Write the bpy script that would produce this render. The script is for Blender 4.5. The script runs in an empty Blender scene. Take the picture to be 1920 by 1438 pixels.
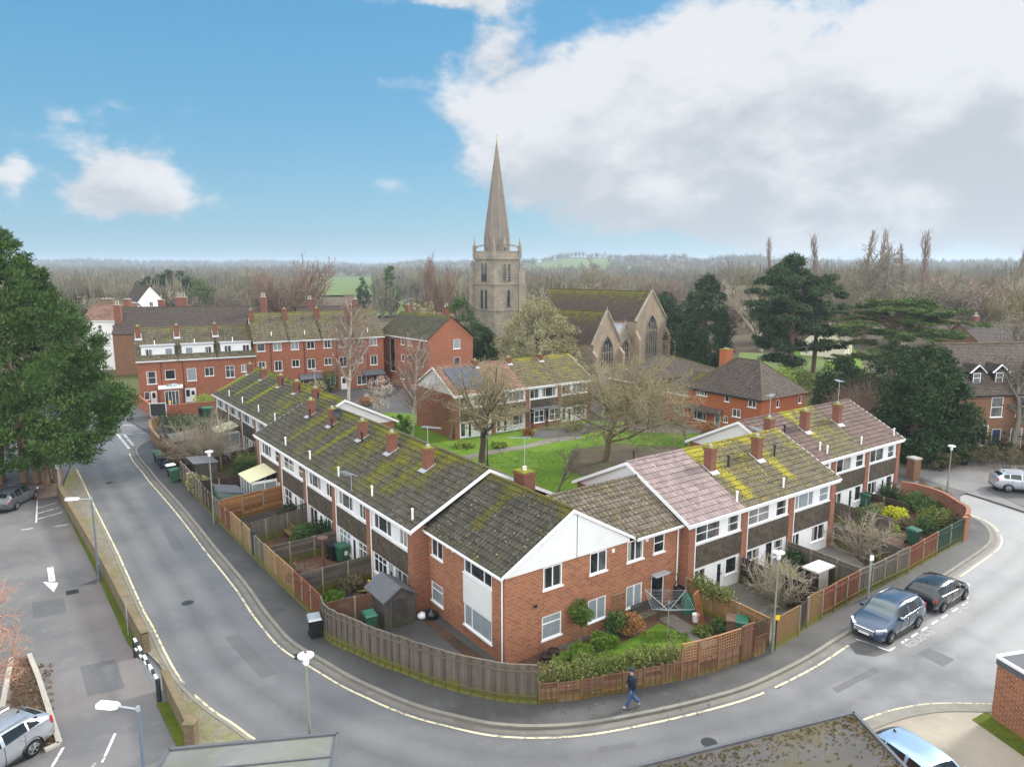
import bpy, math, random
import numpy as np
from mathutils import Vector, Matrix
R = math.radians
scene = bpy.context.scene
COL = scene.collection
# ------------------------------------------------------------------ camera
CAMH = 18.4; PITCH = R(9.51); FPX = 1337.0
cam_data = bpy.data.cameras.new('camera'); cam = bpy.data.objects.new('camera', cam_data); COL.objects.link(cam)
cam.location = (0, 0, CAMH); cam.rotation_euler = (R(90) - PITCH, 0, 0)
cam_data.sensor_fit = 'HORIZONTAL'; cam_data.sensor_width = 36.0; cam_data.lens = 36.0 * FPX / 1920.0
cam_data.clip_start = 0.5; cam_data.clip_end = 20000
scene.camera = cam
# ------------------------------------------------------------------ exposure, sun
scene.view_settings.view_transform = 'Standard'; scene.view_settings.look = 'None'
scene.view_settings.exposure = 1.72; scene.view_settings.gamma = 1.0
scene.cycles.max_bounces = 6; scene.cycles.diffuse_bounces = 3; scene.cycles.glossy_bounces = 2
scene.cycles.transmission_bounces = 3; scene.cycles.volume_bounces = 0; scene.cycles.transparent_max_bounces = 8
scene.cycles.caustics_reflective = False; scene.cycles.caustics_refractive = False
SUN_EL = R(30); SUN_AZ = math.atan2(0.86, 0.51)          # azimuth measured from +Y towards +X
sl = bpy.data.lights.new('sun', 'SUN'); sl.energy = 1.5; sl.angle = R(10.0); sl.color = (1.0, 0.95, 0.86)
so = bpy.data.objects.new('sun', sl); COL.objects.link(so)
sdir = Vector((math.sin(SUN_AZ) * math.cos(SUN_EL), math.cos(SUN_AZ) * math.cos(SUN_EL), math.sin(SUN_EL)))
so.rotation_euler = sdir.to_track_quat('Z', 'Y').to_euler(); so.location = sdir * 300
# ------------------------------------------------------------------ pixel <-> world helpers
_c, _s = math.cos(PITCH), math.sin(PITCH)
def ray(px, py):
    dx = px - 960; dy = py - 719
    return Vector((dx, FPX * _c - dy * _s, -FPX * _s - dy * _c))
def g(px, py, z=0.0):
    r = ray(px, py); t = (z - CAMH) / r.z
    return Vector((r.x * t, r.y * t, z))
def gl(pts, z=0.0): return [g(p[0], p[1], z) for p in pts]
def gy(px, py, Y):
    r = ray(px, py); t = Y / r.y
    return Vector((r.x * t, Y, CAMH + r.z * t))
AX = R(35.3)
UL = Vector((-math.sin(AX), math.cos(AX), 0)); VR = Vector((math.cos(AX), math.sin(AX), 0))
def xy(u, v, z=0.0): return UL * u + VR * v + Vector((0, 0, z))
# ------------------------------------------------------------------ node helpers
def nd(t, typ, ins=None, **props):
    n = t.nodes.new('ShaderNode' + typ)
    for k, v in props.items(): setattr(n, k, v)
    for k, v in (ins or {}).items():
        s = n.inputs[k]
        if isinstance(v, bpy.types.NodeSocket): t.links.new(v, s)
        elif v is not None: s.default_value = (*v, 1.0) if (isinstance(v, tuple) and len(v) == 3 and s.type == 'RGBA') else v
    return n
def mth(t, op, a, b=None, c=None, clamp=False):
    n = t.nodes.new('ShaderNodeMath'); n.operation = op; n.use_clamp = clamp
    for i, v in enumerate((a, b, c)):
        if v is None: continue
        if isinstance(v, bpy.types.NodeSocket): t.links.new(v, n.inputs[i])
        else: n.inputs[i].default_value = v
    return n.outputs[0]
def mix(t, fac, a, b, blend='MIX'):
    n = t.nodes.new('ShaderNodeMix'); n.data_type = 'RGBA'; n.blend_type = blend; n.clamp_factor = True
    for i, v in ((0, fac), (6, a), (7, b)):
        if isinstance(v, bpy.types.NodeSocket): t.links.new(v, n.inputs[i])
        elif i == 0: n.inputs[0].default_value = v
        else: n.inputs[i].default_value = (*v, 1.0)
    return n.outputs[2]
def noise(t, vec, scale, detail=3.0, rough=0.55, out='Fac', **k):
    n = nd(t, 'TexNoise', {'Vector': vec, 'Scale': scale, 'Detail': detail, 'Roughness': rough}, **k)
    return n.outputs[out]
def smooth(t, v, lo, hi, a=0.0, b=1.0):
    n = nd(t, 'MapRange', {'Value': v, 'From Min': lo, 'From Max': hi, 'To Min': a, 'To Max': b}, interpolation_type='SMOOTHSTEP')
    return n.outputs[0]
def ramp(t, fac, stops):
    n = t.nodes.new('ShaderNodeValToRGB'); t.links.new(fac, n.inputs[0]); e = n.color_ramp.elements
    while len(e) < len(stops): e.new(0.5)
    for i, (p, c) in enumerate(stops): e[i].position = p; e[i].color = (*c, 1.0)
    return n.outputs[0]
def newmat(name, rough=0.8, spec=0.25, metal=0.0):
    m = bpy.data.materials.new(name); m.use_nodes = True; t = m.node_tree
    b = t.nodes['Principled BSDF']; b.inputs['Roughness'].default_value = rough
    b.inputs['Specular IOR Level'].default_value = spec; b.inputs['Metallic'].default_value = metal
    return m, t, b
def setc(t, b, c):
    if isinstance(c, tuple): b.inputs['Base Color'].default_value = (*c, 1.0)
    else: t.links.new(c, b.inputs['Base Color'])
def bump(t, b, h, dist=0.02, strength=0.6):
    n = nd(t, 'Bump', {'Height': h, 'Distance': dist, 'Strength': strength}); t.links.new(n.outputs[0], b.inputs['Normal'])
def uvv(t): return nd(t, 'UVMap').outputs[0]
def objv(t): return nd(t, 'TexCoord').outputs['Object']
def posv(t): return nd(t, 'NewGeometry').outputs['Position']
def attr(t, name): return nd(t, 'Attribute', attribute_name=name).outputs['Fac']
def scl(t, v, s): return nd(t, 'Mapping', {'Vector': v, 'Scale': s}).outputs[0]
def sepz(t, v): return nd(t, 'SeparateXYZ', {'Vector': v}).outputs
# ------------------------------------------------------------------ world: sky with winter cumulus
world = bpy.data.worlds.new('World'); scene.world = world; world.use_nodes = True
wt = world.node_tree; wt.nodes.clear()
sky = nd(wt, 'TexSky', sky_type='NISHITA', sun_disc=False, sun_elevation=SUN_EL, sun_rotation=SUN_AZ, altitude=60.0, air_density=1.0, dust_density=0.4, ozone_density=2.2)
dirv = nd(wt, 'TexCoord').outputs['Generated']
dx, dy, dz = sepz(wt, dirv)[:3]
az = mth(wt, 'ARCTAN2', dx, dy); el = mth(wt, 'ARCSINE', dz)
def azel(px, py):
    r = ray(px, py).normalized(); return math.atan2(r.x, r.y), math.asin(r.z)
def px_size(px, py, sx, sy):
    a0, e0 = azel(px - sx, py); a1, e1 = azel(px + sx, py); _, e2 = azel(px, py - sy); _, e3 = azel(px, py + sy)
    return max(abs(a1 - a0) / 2, 1e-3), max(abs(e2 - e3) / 2, 1e-3)
CLOUDS = [  # centre and half size of each bank as seen from the town, and its weight
    (1480, 200, 460, 165, .95), (1800, 300, 400, 170, .9), (1120, 150, 210, 110, .95), (1320, 325, 310, 90, .78), (1030, 315, 150, 75, .72),
    (1680, 120, 380, 120, 1.0), (1270, 390, 240, 55, .5), (1700, 415, 360, 55, .7), (930, 90, 60, 60, .55), (860, 215, 70, 45, .55),
    (225, 322, 105, 82, 1.05), (255, 368, 110, 48, .9), (5, 320, 34, 28, .62), (850, 8, 150, 26, .8), (1830, 20, 130, 40, .85),
    (820, 115, 40, 30, .35), (2300, 250, 500, 220, 1.0), (700, -300, 700, 130, .8), (-500, 200, 420, 130, .9)]
warp = nd(wt, 'TexNoise', {'Vector': scl(wt, dirv, (1, 1, 1.6)), 'Scale': 7.0, 'Detail': 5.0, 'Roughness': 0.6}).outputs['Color']
wx, wy, wz = sepz(wt, warp)[:3]
azw = mth(wt, 'ADD', az, mth(wt, 'MULTIPLY', mth(wt, 'SUBTRACT', wx, 0.5), 0.11))
elw = mth(wt, 'ADD', el, mth(wt, 'MULTIPLY', mth(wt, 'SUBTRACT', wy, 0.5), 0.10))
tot = None; low = None
for (px, py, sx, sy, w) in CLOUDS:
    a0, e0 = azel(px, py); sa, se = px_size(px, py, sx, sy)
    A = mth(wt, 'MULTIPLY_ADD', azw, 1 / sa, -a0 / sa); E = mth(wt, 'MULTIPLY_ADD', elw, 1 / se, -e0 / se)
    q = mth(wt, 'ADD', mth(wt, 'MULTIPLY', A, A), mth(wt, 'MULTIPLY', E, E))
    b_ = mth(wt, 'MULTIPLY', mth(wt, 'EXPONENT', mth(wt, 'MULTIPLY', q, -0.9)), w)
    lw = mth(wt, 'MULTIPLY', b_, E)
    tot = b_ if tot is None else mth(wt, 'ADD', tot, b_)
    low = lw if low is None else mth(wt, 'ADD', low, lw)
n1 = noise(wt, scl(wt, dirv, (1, 1, 1.7)), 8.0, 10.0, 0.6)
n2 = noise(wt, scl(wt, dirv, (1, 1, 2.4)), 3.2, 4.0, 0.5)
dens = mth(wt, 'ADD', tot, mth(wt, 'MULTIPLY', mth(wt, 'SUBTRACT', n1, 0.5), 2.3))
alpha = smooth(wt, dens, 0.33, 0.92)
body = smooth(wt, mth(wt, 'ADD', mth(wt, 'ADD', low, mth(wt, 'MULTIPLY', mth(wt, 'SUBTRACT', n1, 0.5), 4.6)), mth(wt, 'MULTIPLY', mth(wt, 'SUBTRACT', n2, 0.5), 2.6)), -0.9, 0.7)
CW, CG = (2.58, 2.63, 2.70), (1.74, 1.85, 2.0)
ccol = mix(wt, body, CG, CW)
blue = ramp(wt, smooth(wt, el, -.02, .42), [(0.0, (.62, 1.33, 1.83)), (.35, (.39, 1.17, 1.81)), (1.0, (.22, .98, 1.76))])
skyc = mix(wt, .90, sky.outputs[0], blue)
wc = mix(wt, mth(wt, 'MULTIPLY', alpha, 0.95), skyc, ccol)
# unseen bright cloud, added overhead and behind the viewpoint as fill for the walls
over = mth(wt, 'MAXIMUM', smooth(wt, dy, .10, -.45), smooth(wt, el, .70, 1.0))
wc = mix(wt, over, wc, mix(wt, n1, (6.2, 6.35, 6.6), (9.2, 9.25, 9.4)))
bg = nd(wt, 'Background', {'Color': wc, 'Strength': 0.1}); wo = nd(wt, 'OutputWorld'); wt.links.new(bg.outputs[0], wo.inputs[0])
# ------------------------------------------------------------------ mesh builder
class MB:
    def __init__(s): s.v = []; s.f = []; s.m = []; s.a = []; s.r = []; s.cr = 0.5; s.cm = 0; s.ca = 0.0
    def add(s, vs, fs, at=None):
        n = len(s.v); s.v += [tuple(p) for p in vs]
        s.a += at if at is not None else [s.ca] * len(vs)
        for f in fs: s.f.append(tuple(i + n for i in f)); s.m.append(s.cm); s.r.append(s.cr)
    def poly(s, pts): s.add(pts, [tuple(range(len(pts)))])
    def box(s, x0, x1, y0, y1, z0, z1):
        s.add([(x0, y0, z0), (x1, y0, z0), (x1, y1, z0), (x0, y1, z0), (x0, y0, z1), (x1, y0, z1), (x1, y1, z1), (x0, y1, z1)],
              [(0, 3, 2, 1), (4, 5, 6, 7), (0, 1, 5, 4), (1, 2, 6, 5), (2, 3, 7, 6), (3, 0, 4, 7)])
    def obox(s, c, X, Y, Z):
        c, X, Y, Z = Vector(c), Vector(X), Vector(Y), Vector(Z)
        P = [c + X * i + Y * j + Z * k for k in (-1, 1) for i, j in ((-1, -1), (1, -1), (1, 1), (-1, 1))]
        s.add(P, [(0, 3, 2, 1), (4, 5, 6, 7), (0, 1, 5, 4), (1, 2, 6, 5), (2, 3, 7, 6), (3, 0, 4, 7)])
    def bar(s, p, q, w, h=None):
        p, q = Vector(p), Vector(q); d = q - p; L = d.length
        if L < 1e-6: return
        d /= L; up = Vector((0, 0, 1)) if abs(d.z) < .95 else Vector((1, 0, 0)); x = d.cross(up).normalized(); y = x.cross(d)
        s.obox((p + q) / 2, x * (w / 2), d * (L / 2), y * ((h or w) / 2))
    def pbox(s, F, a0, a1, z0, z1, d0, d1):
        O, X, N = F; Z = Vector((0, 0, 1))
        s.obox(O + X * ((a0 + a1) / 2) + Z * ((z0 + z1) / 2) + N * ((d0 + d1) / 2), X * ((a1 - a0) / 2), N * ((d1 - d0) / 2) * -1, Z * ((z1 - z0) / 2))
    def tube(s, pts, rad, n=6, cap=True):
        k = len(pts); pts = [Vector(p) for p in pts]
        if not hasattr(rad, '__len__'): rad = [rad] * k
        vs = []; prev = None
        for i in range(k):
            d = (pts[min(i + 1, k - 1)] - pts[max(i - 1, 0)])
            d = d.normalized() if d.length > 1e-9 else Vector((0, 0, 1))
            ref = Vector((0, 0, 1)) if abs(d.z) < .9 else Vector((1, 0, 0))
            x = (prev - d * prev.dot(d)) if prev is not None else d.cross(ref)
            x = x.normalized() if x.length > 1e-6 else d.cross(ref).normalized()
            prev = x; y = d.cross(x)
            for j in range(n):
                a = 2 * math.pi * j / n; vs.append(pts[i] + (x * math.cos(a) + y * math.sin(a)) * rad[i])
        fs = [(i * n + j, i * n + (j + 1) % n, (i + 1) * n + (j + 1) % n, (i + 1) * n + j) for i in range(k - 1) for j in range(n)]
        if cap: fs += [tuple(range(n))[::-1], tuple((k - 1) * n + j for j in range(n))]
        s.add(vs, fs)
    def lathe(s, prof, c=(0, 0, 0), n=16):
        vs = [(c[0] + r * math.cos(2 * math.pi * j / n), c[1] + r * math.sin(2 * math.pi * j / n), c[2] + z) for r, z in prof for j in range(n)]
        k = len(prof)
        fs = [(i * n + j, i * n + (j + 1) % n, (i + 1) * n + (j + 1) % n, (i + 1) * n + j) for i in range(k - 1) for j in range(n)]
        fs += [tuple(range(n))[::-1], tuple((k - 1) * n + j for j in range(n))]
        s.add(vs, fs)
    def build(s, name, mats, parent=None, smooth=False, uv=True, loc=None, rz=None):
        me = bpy.data.meshes.new(name); me.from_pydata(s.v, [], s.f)
        mats = mats if isinstance(mats, (list, tuple)) else [mats]
        for m in mats: me.materials.append(m)
        nf = len(s.f)
        if len(mats) > 1: me.polygons.foreach_set('material_index', s.m)
        if smooth: me.polygons.foreach_set('use_smooth', [True] * nf)
        if any(s.a): me.attributes.new('moss', 'FLOAT', 'POINT').data.foreach_set('value', s.a)
        if any(x != 0.5 for x in s.r): me.attributes.new('rnd', 'FLOAT', 'FACE').data.foreach_set('value', s.r)
        if uv and nf:
            me.update(); V = np.array(s.v); nl = len(me.loops)
            vi = np.empty(nl, np.int32); me.loops.foreach_get('vertex_index', vi)
            nrm = np.empty(nf * 3, np.float32); me.polygons.foreach_get('normal', nrm); nrm = nrm.reshape(-1, 3)
            lt = np.empty(nf, np.int32); me.polygons.foreach_get('loop_total', lt); nn = np.repeat(nrm, lt, axis=0)
            hor = np.hypot(nn[:, 0], nn[:, 1]); flat = hor < 0.05
            tx = np.where(flat, 1.0, -nn[:, 1] / np.maximum(hor, 1e-6)); ty = np.where(flat, 0.0, nn[:, 0] / np.maximum(hor, 1e-6))
            T = np.stack([tx, ty, np.zeros_like(tx)], 1); B = np.cross(nn, T); P = V[vi]
            uvs = np.stack([(P * T).sum(1), (P * B).sum(1)], 1).astype(np.float32)
            me.uv_layers.new(name='UVMap').data.foreach_set('uv', uvs.ravel())
        me.update()
        o = bpy.data.objects.new(name, me); COL.objects.link(o)
        if parent is not None: o.parent = parent
        if loc is not None: o.location = loc
        if rz is not None: o.rotation_euler = (0, 0, rz)
        return o
def tag(o, label=None, cat=None, group=None, kind=None):
    if label: o['label'] = label
    if cat: o['category'] = cat
    if group: o['group'] = group
    if kind: o['kind'] = kind
    return o
def thing(name, loc, rz=0.0, label=None, cat=None, group=None):
    o = bpy.data.objects.new(name, None); COL.objects.link(o); o.location = loc; o.rotation_euler = (0, 0, rz); o.empty_display_size = 0.3
    return tag(o, label, cat, group)
def copy_tree(o, parent=None):
    c = o.copy(); COL.objects.link(c)
    if parent is not None: c.parent = parent
    for ch in list(o.children): copy_tree(ch, c)
    return c
# ------------------------------------------------------------------ materials
M = {}
def plain(name, c, rough=0.6, spec=0.3, metal=0.0, var=0.12, sc=3.0):
    m, t, b = newmat(name, rough, spec, metal)
    n = noise(t, objv(t), sc, 4)
    setc(t, b, mix(t, n, tuple(x * (1 - var) for x in c), tuple(min(1, x * (1 + var)) for x in c))); M[name] = m; return m
def brick(name, c1, c2, mortar, dirt=(.05, .045, .035), dirt_amt=.35):
    m, t, b = newmat(name, 0.88, 0.2); u = uvv(t)
    bt = nd(t, 'TexBrick', {'Vector': u, 'Color1': c1, 'Color2': c2, 'Mortar': mortar, 'Scale': 1.0, 'Mortar Size': 0.0115, 'Mortar Smooth': 0.15, 'Bias': -0.1, 'Brick Width': 0.30, 'Row Height': 0.105})
    n = noise(t, u, 0.9, 5, 0.6); n2 = noise(t, u, 14, 2)
    c = mix(t, smooth(t, n, .35, .75, 0, dirt_amt), bt.outputs[0], mix(t, .5, bt.outputs[0], dirt))
    c = mix(t, smooth(t, n2, .3, .7, 0, .45), c, mix(t, 1.0, c, (1.25, 1.2, 1.15), 'MULTIPLY'))
    setc(t, b, c); bump(t, b, bt.outputs['Fac'], 0.008, -0.5); M[name] = m
brick('brick_corner', (.335, .112, .048), (.19, .057, .029), (.36, .27, .19))
brick('brick_pier', (.27, .092, .048), (.18, .056, .032), (.30, .22, .16))
brick('brick_storey', (.33, .10, .048), (.215, .06, .031), (.30, .19, .13), dirt_amt=.25)
brick('brick_orange', (.36, .098, .034), (.33, .085, .03), (.33, .16, .09), dirt_amt=.12)
brick('brick_brown', (.20, .088, .042), (.15, .064, .033), (.22, .17, .12))
brick('brick_wall_old', (.25, .115, .058), (.17, .085, .05), (.26, .22, .15), dirt=(.10, .11, .03), dirt_amt=.8)
brick('brick_pale', (.17, .125, .08), (.115, .082, .055), (.19, .165, .115), dirt=(.085, .09, .025), dirt_amt=1.0)
brick('brick_chimney', (.22, .066, .04), (.15, .046, .03), (.20, .15, .115), dirt=(.06, .06, .025), dirt_amt=.55)
def roof(name, base, alt, moss, lich=(.42, .40, .33), lich_amt=.4, course=.34, prof=.30, moss_bias=0.0, dark=(.018, .017, .015)):
    m, t, b = newmat(name, 0.85, 0.2); u = uvv(t); a = attr(t, 'moss')
    bt = nd(t, 'TexBrick', {'Vector': u, 'Color1': (.0, .0, .0), 'Color2': (1, 1, 1), 'Mortar': (.5, .5, .5), 'Scale': 1.0, 'Mortar Size': 0.0, 'Bias': 0.0, 'Brick Width': prof, 'Row Height': course}, offset=0.0)
    n = noise(t, u, 1.1, 6, .62); nf = noise(t, u, 6.5, 5, .68); ns = noise(t, scl(t, u, (6, .5, 1)), 1.2, 3)
    c = mix(t, bt.outputs[0], tuple(x * .82 for x in base), tuple(x * 1.12 for x in alt))
    c = mix(t, smooth(t, n, .38, .70, 0, .55), c, mix(t, 1.0, c, (.55, .55, .5), 'MULTIPLY'))
    ux, uy, _ = sepz(t, u)[:3]
    fr = mth(t, 'FRACT', mth(t, 'DIVIDE', ux, prof)); roll = mth(t, 'ABSOLUTE', mth(t, 'SUBTRACT', fr, .5))
    c = mix(t, smooth(t, roll, .36, .5, 0, .75), c, dark)
    vo = nd(t, 'TexVoronoi', {'Vector': u, 'Scale': 3.3, 'Randomness': 1.0}, feature='F1')
    vo2 = nd(t, 'TexVoronoi', {'Vector': u, 'Scale': 8.5, 'Randomness': 1.0}, feature='F1')
    sp = mth(t, 'MAXIMUM', mth(t, 'MULTIPLY', smooth(t, mth(t, 'ADD', vo.outputs['Distance'], mth(t, 'MULTIPLY', nf, .22)), .33, .25), smooth(t, n, .40, .58)),
             mth(t, 'MULTIPLY', smooth(t, mth(t, 'ADD', vo2.outputs['Distance'], mth(t, 'MULTIPLY', nf, .2)), .36, .26), smooth(t, noise(t, u, .7, 2), .45, .6)))
    c = mix(t, mth(t, 'MULTIPLY', sp, lich_amt), c, lich)
    mm = mth(t, 'ADD', mth(t, 'ADD', a, moss_bias), mth(t, 'MULTIPLY', mth(t, 'SUBTRACT', mth(t, 'ADD', mth(t, 'MULTIPLY', nf, .75), mth(t, 'MULTIPLY', n, .45)), .6), 3.2))
    mc = mix(t, nf, tuple(x * .62 for x in moss), tuple(x * 1.25 for x in moss))
    c = mix(t, smooth(t, mm, .30, .68, 0, .92), c, mc)
    setc(t, b, c)
    hh = mth(t, 'ADD', mth(t, 'MULTIPLY', smooth(t, roll, .25, .5), -1.0), mth(t, 'MULTIPLY', smooth(t, mm, .36, .7), mth(t, 'MULTIPLY', nf, 2.0)))
    bump(t, b, hh, 0.03, .8); M[name] = m
roof('roof_corner', (.058, .052, .039), (.078, .070, .052), (.12, .11, .014), lich=(.40, .38, .30), lich_amt=.6, moss_bias=.13)
roof('roof_left', (.062, .055, .042), (.088, .077, .058), (.15, .145, .012), lich_amt=.4, moss_bias=.13)
roof('roof_left_far', (.062, .058, .044), (.085, .078, .058), (.21, .21, .010), lich_amt=.3, moss_bias=.17)
roof('roof_grey_mossy', (.105, .086, .064), (.145, .118, .088), (.13, .12, .022), lich=(.36, .32, .24), lich_amt=.7, moss_bias=.14)
roof('roof_pink', (.235, .18, .175), (.265, .205, .20), (.3, .25, .2), lich_amt=.05, moss_bias=-.6, dark=(.17, .12, .11))
roof('roof_brown', (.115, .076, .066), (.14, .094, .08), (.2, .17, .05), lich_amt=.08, moss_bias=-.5, dark=(.06, .04, .035))
roof('roof_yellow_mossy', (.088, .073, .046), (.118, .098, .066), (.30, .262, .016), lich=(.36, .33, .21), lich_amt=.7, moss_bias=.25)
roof('roof_storey', (.095, .083, .056), (.13, .113, .074), (.18, .17, .03), lich=(.30, .27, .17), lich_amt=.55, moss_bias=.16)
roof('roof_terracotta', (.20, .115, .088), (.235, .138, .105), (.3, .28, .05), lich_amt=.15, moss_bias=-.5, dark=(.12, .07, .05))
roof('roof_plain_tile', (.085, .066, .056), (.125, .098, .08), (.15, .14, .02), lich=(.36, .33, .27), lich_amt=.5, course=.12, prof=.17, dark=(.06, .05, .045))
roof('roof_church', (.062, .042, .034), (.085, .058, .045), (.165, .17, .012), lich_amt=.1, course=.15, prof=.2, dark=(.05, .035, .03))
roof('roof_dark', (.062, .05, .044), (.085, .066, .056), (.13, .10, .03), lich_amt=.15, course=.15, prof=.2, dark=(.05, .04, .035))
def hung():
    m, t, b = newmat('tile_hanging', .8, .25); u = uvv(t)
    bt = nd(t, 'TexBrick', {'Vector': u, 'Color1': (.066, .048, .036), 'Color2': (.125, .098, .072), 'Mortar': (.018, .014, .012), 'Scale': 1.0, 'Mortar Size': 0.012, 'Mortar Smooth': .4, 'Bias': -.1, 'Brick Width': .165, 'Row Height': .115})
    n = noise(t, u, 2.0, 5); c = mix(t, smooth(t, n, .45, .75, 0, .6), bt.outputs[0], (.13, .12, .075))
    setc(t, b, c); bump(t, b, bt.outputs['Fac'], .02, -.8); M['tile_hanging'] = m
hung()
def boards(name, c, period=.15, horizontal=True, depth=.55):
    m, t, b = newmat(name, .45, .4); u = uvv(t); ux, uy, _ = sepz(t, u)[:3]
    fr = mth(t, 'FRACT', mth(t, 'DIVIDE', uy if horizontal else ux, period))
    n = noise(t, u, 1.3, 4)
    cc = mix(t, smooth(t, n, .4, .8, 0, .35), c, tuple(x * .78 for x in c))
    setc(t, b, mix(t, smooth(t, fr, .90, .97, 0, depth), cc, tuple(x * .35 for x in c)))
    bump(t, b, fr, .02, .6); M[name] = m
boards('white_cladding', (.80, .80, .79), .155); boards('white_board', (.78, .78, .77), .12, False, .25); boards('white_hung', (.74, .74, .71), .115, True, .35)
plain('upvc', (.82, .82, .81), .32, .5, var=.04); plain('white_paint', (.78, .78, .76), .55, var=.07); plain('cream_render', (.70, .64, .50), .8, var=.12)
plain('fascia', (.80, .80, .79), .4, var=.06); plain('lead', (.42, .43, .45), .45, .4, .2); plain('black_plastic', (.012, .012, .013), .4, .4)
plain('dark_timber', (.035, .025, .02), .7); plain('door_black', (.012, .014, .018), .3, .5); plain('door_blue', (.02, .035, .075), .35, .5); plain('door_grey', (.30, .33, .31), .5)
plain('concrete', (.36, .34, .29), .85, var=.25, sc=2.0); plain('terracotta', (.42, .15, .06), .8, var=.2); plain('galv', (.36, .40, .42), .4, .5, .4, sc=8)
plain('lamp_post_green', (.20, .215, .15), .55, .4, sc=2); plain('lamp_post_blue', (.10, .135, .175), .45, .5, sc=2); plain('lamp_white', (.80, .80, .78), .4)
plain('bin_black', (.014, .015, .017), .42, .45); plain('bin_green', (.03, .105, .062), .42, .45); plain('bin_blue', (.02, .026, .04), .42, .45); plain('bin_brown', (.14, .08, .055), .5, .4)
plain('plastic_green', (.02, .12, .07), .4, .45); plain('metal_dark', (.02, .022, .024), .45, .5); plain('stone_white', (.6, .58, .52), .8)
plain('felt_grey', (.10, .105, .115), .8, var=.25, sc=4); plain('shed_green', (.16, .22, .19), .7, var=.2); plain('tyre', (.012, .012, .012), .8, .2); plain('alloy', (.45, .46, .47), .3, .5, .8)
plain('skin', (.52, .30, .21), .6); plain('jacket', (.012, .018, .034), .8, var=.3, sc=9); plain('denim', (.045, .10, .20), .85, var=.25, sc=12); plain('hat', (.015, .022, .045), .85); plain('shoe', (.30, .29, .26), .7)
plain('red_lamp', (.45, .012, .012), .2, .5); plain('lens', (.72, .74, .76), .15, .6); plain('chrome', (.62, .63, .65), .18, .5, .9); plain('plate_white', (.72, .72, .68), .4); plain('plate_yellow', (.72, .50, .05), .4)
plain('ivory_poly', (.66, .64, .44), .35, .4, var=.12); plain('sign_yellow', (.75, .50, .02), .4); plain('gold', (.5, .34, .08), .35, .5, .6); plain('clock_blue', (.018, .03, .055), .4)
plain('bag_black', (.012, .012, .014), .3, .5); plain('tarp', (.36, .33, .29), .7, var=.2, sc=2); plain('solar', (.022, .026, .05), .18, .6); plain('solar_frame', (.30, .31, .33), .4, .5, .5)
def line_mat(name, c):
    m, t, b = newmat(name, .7, .25); p = posv(t); n = noise(t, p, 3.2, 5, .7); n2 = noise(t, p, .6, 3)
    setc(t, b, mix(t, smooth(t, mth(t, 'ADD', n, mth(t, 'MULTIPLY', n2, .35)), .68, .78, 0, .8), c, (.15, .148, .14))); M[name] = m
line_mat('yellow_line', (.62, .54, .34)); line_mat('white_line', (.68, .68, .65))
plain('white_text', (.60, .60, .57), .7, var=.25, sc=6)
plain('kerb', (.20, .19, .16), .85, var=.3, sc=1.5); plain('soil', (.06, .045, .03), .95, var=.45, sc=1.5)
def paint(name, c, rough=.28, metal=.35):
    m, t, b = newmat(name, rough, .5, metal); setc(t, b, c); b.inputs['Coat Weight'].default_value = .7; b.inputs['Coat Roughness'].default_value = .08
    n = noise(t, objv(t), 3.0, 3); b_ = mix(t, smooth(t, n, .45, .8, 0, .2), c, tuple(.75 * x + .03 for x in c)); setc(t, b, b_); M[name] = m
paint('car_blue', (.040, .070, .112)); paint('car_black', (.009, .010, .011), .22, .2); paint('car_silver', (.40, .43, .47), .3, .6); paint('car_grey', (.08, .09, .105)); paint('car_pale_blue', (.34, .47, .62), .3, .5); paint('car_white_silver', (.50, .53, .58), .3, .5)
def glass(name, dark, curt, rough=.06):
    m, t, b = newmat(name, rough, .6); u = uvv(t); n = noise(t, u, .8, 3); w = noise(t, scl(t, u, (9, .25, 1)), 1.0, 2)
    setc(t, b, mix(t, smooth(t, n, .42, .64), dark, mix(t, smooth(t, w, .35, .65), curt, tuple(x * .72 for x in curt)))); M[name] = m
glass('glass_dark', (.016, .019, .022), (.045, .05, .05)); glass('glass_mid', (.035, .04, .042), (.13, .14, .135)); glass('glass_curtain', (.20, .20, .185), (.32, .315, .29)); glass('glass_blind', (.25, .285, .30), (.33, .37, .385), .12); glass('glass_car', (.010, .012, .013), (.02, .022, .022), .04); glass('glass_windscreen', (.10, .13, .13), (.16, .2, .2), .05)
glass('curtain', (.30, .29, .26), (.44, .42, .38), .15); glass('curtain_dark', (.12, .10, .085), (.20, .17, .15), .15)
glass('glass_greenhouse', (.22, .27, .26), (.35, .40, .38), .1)
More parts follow.
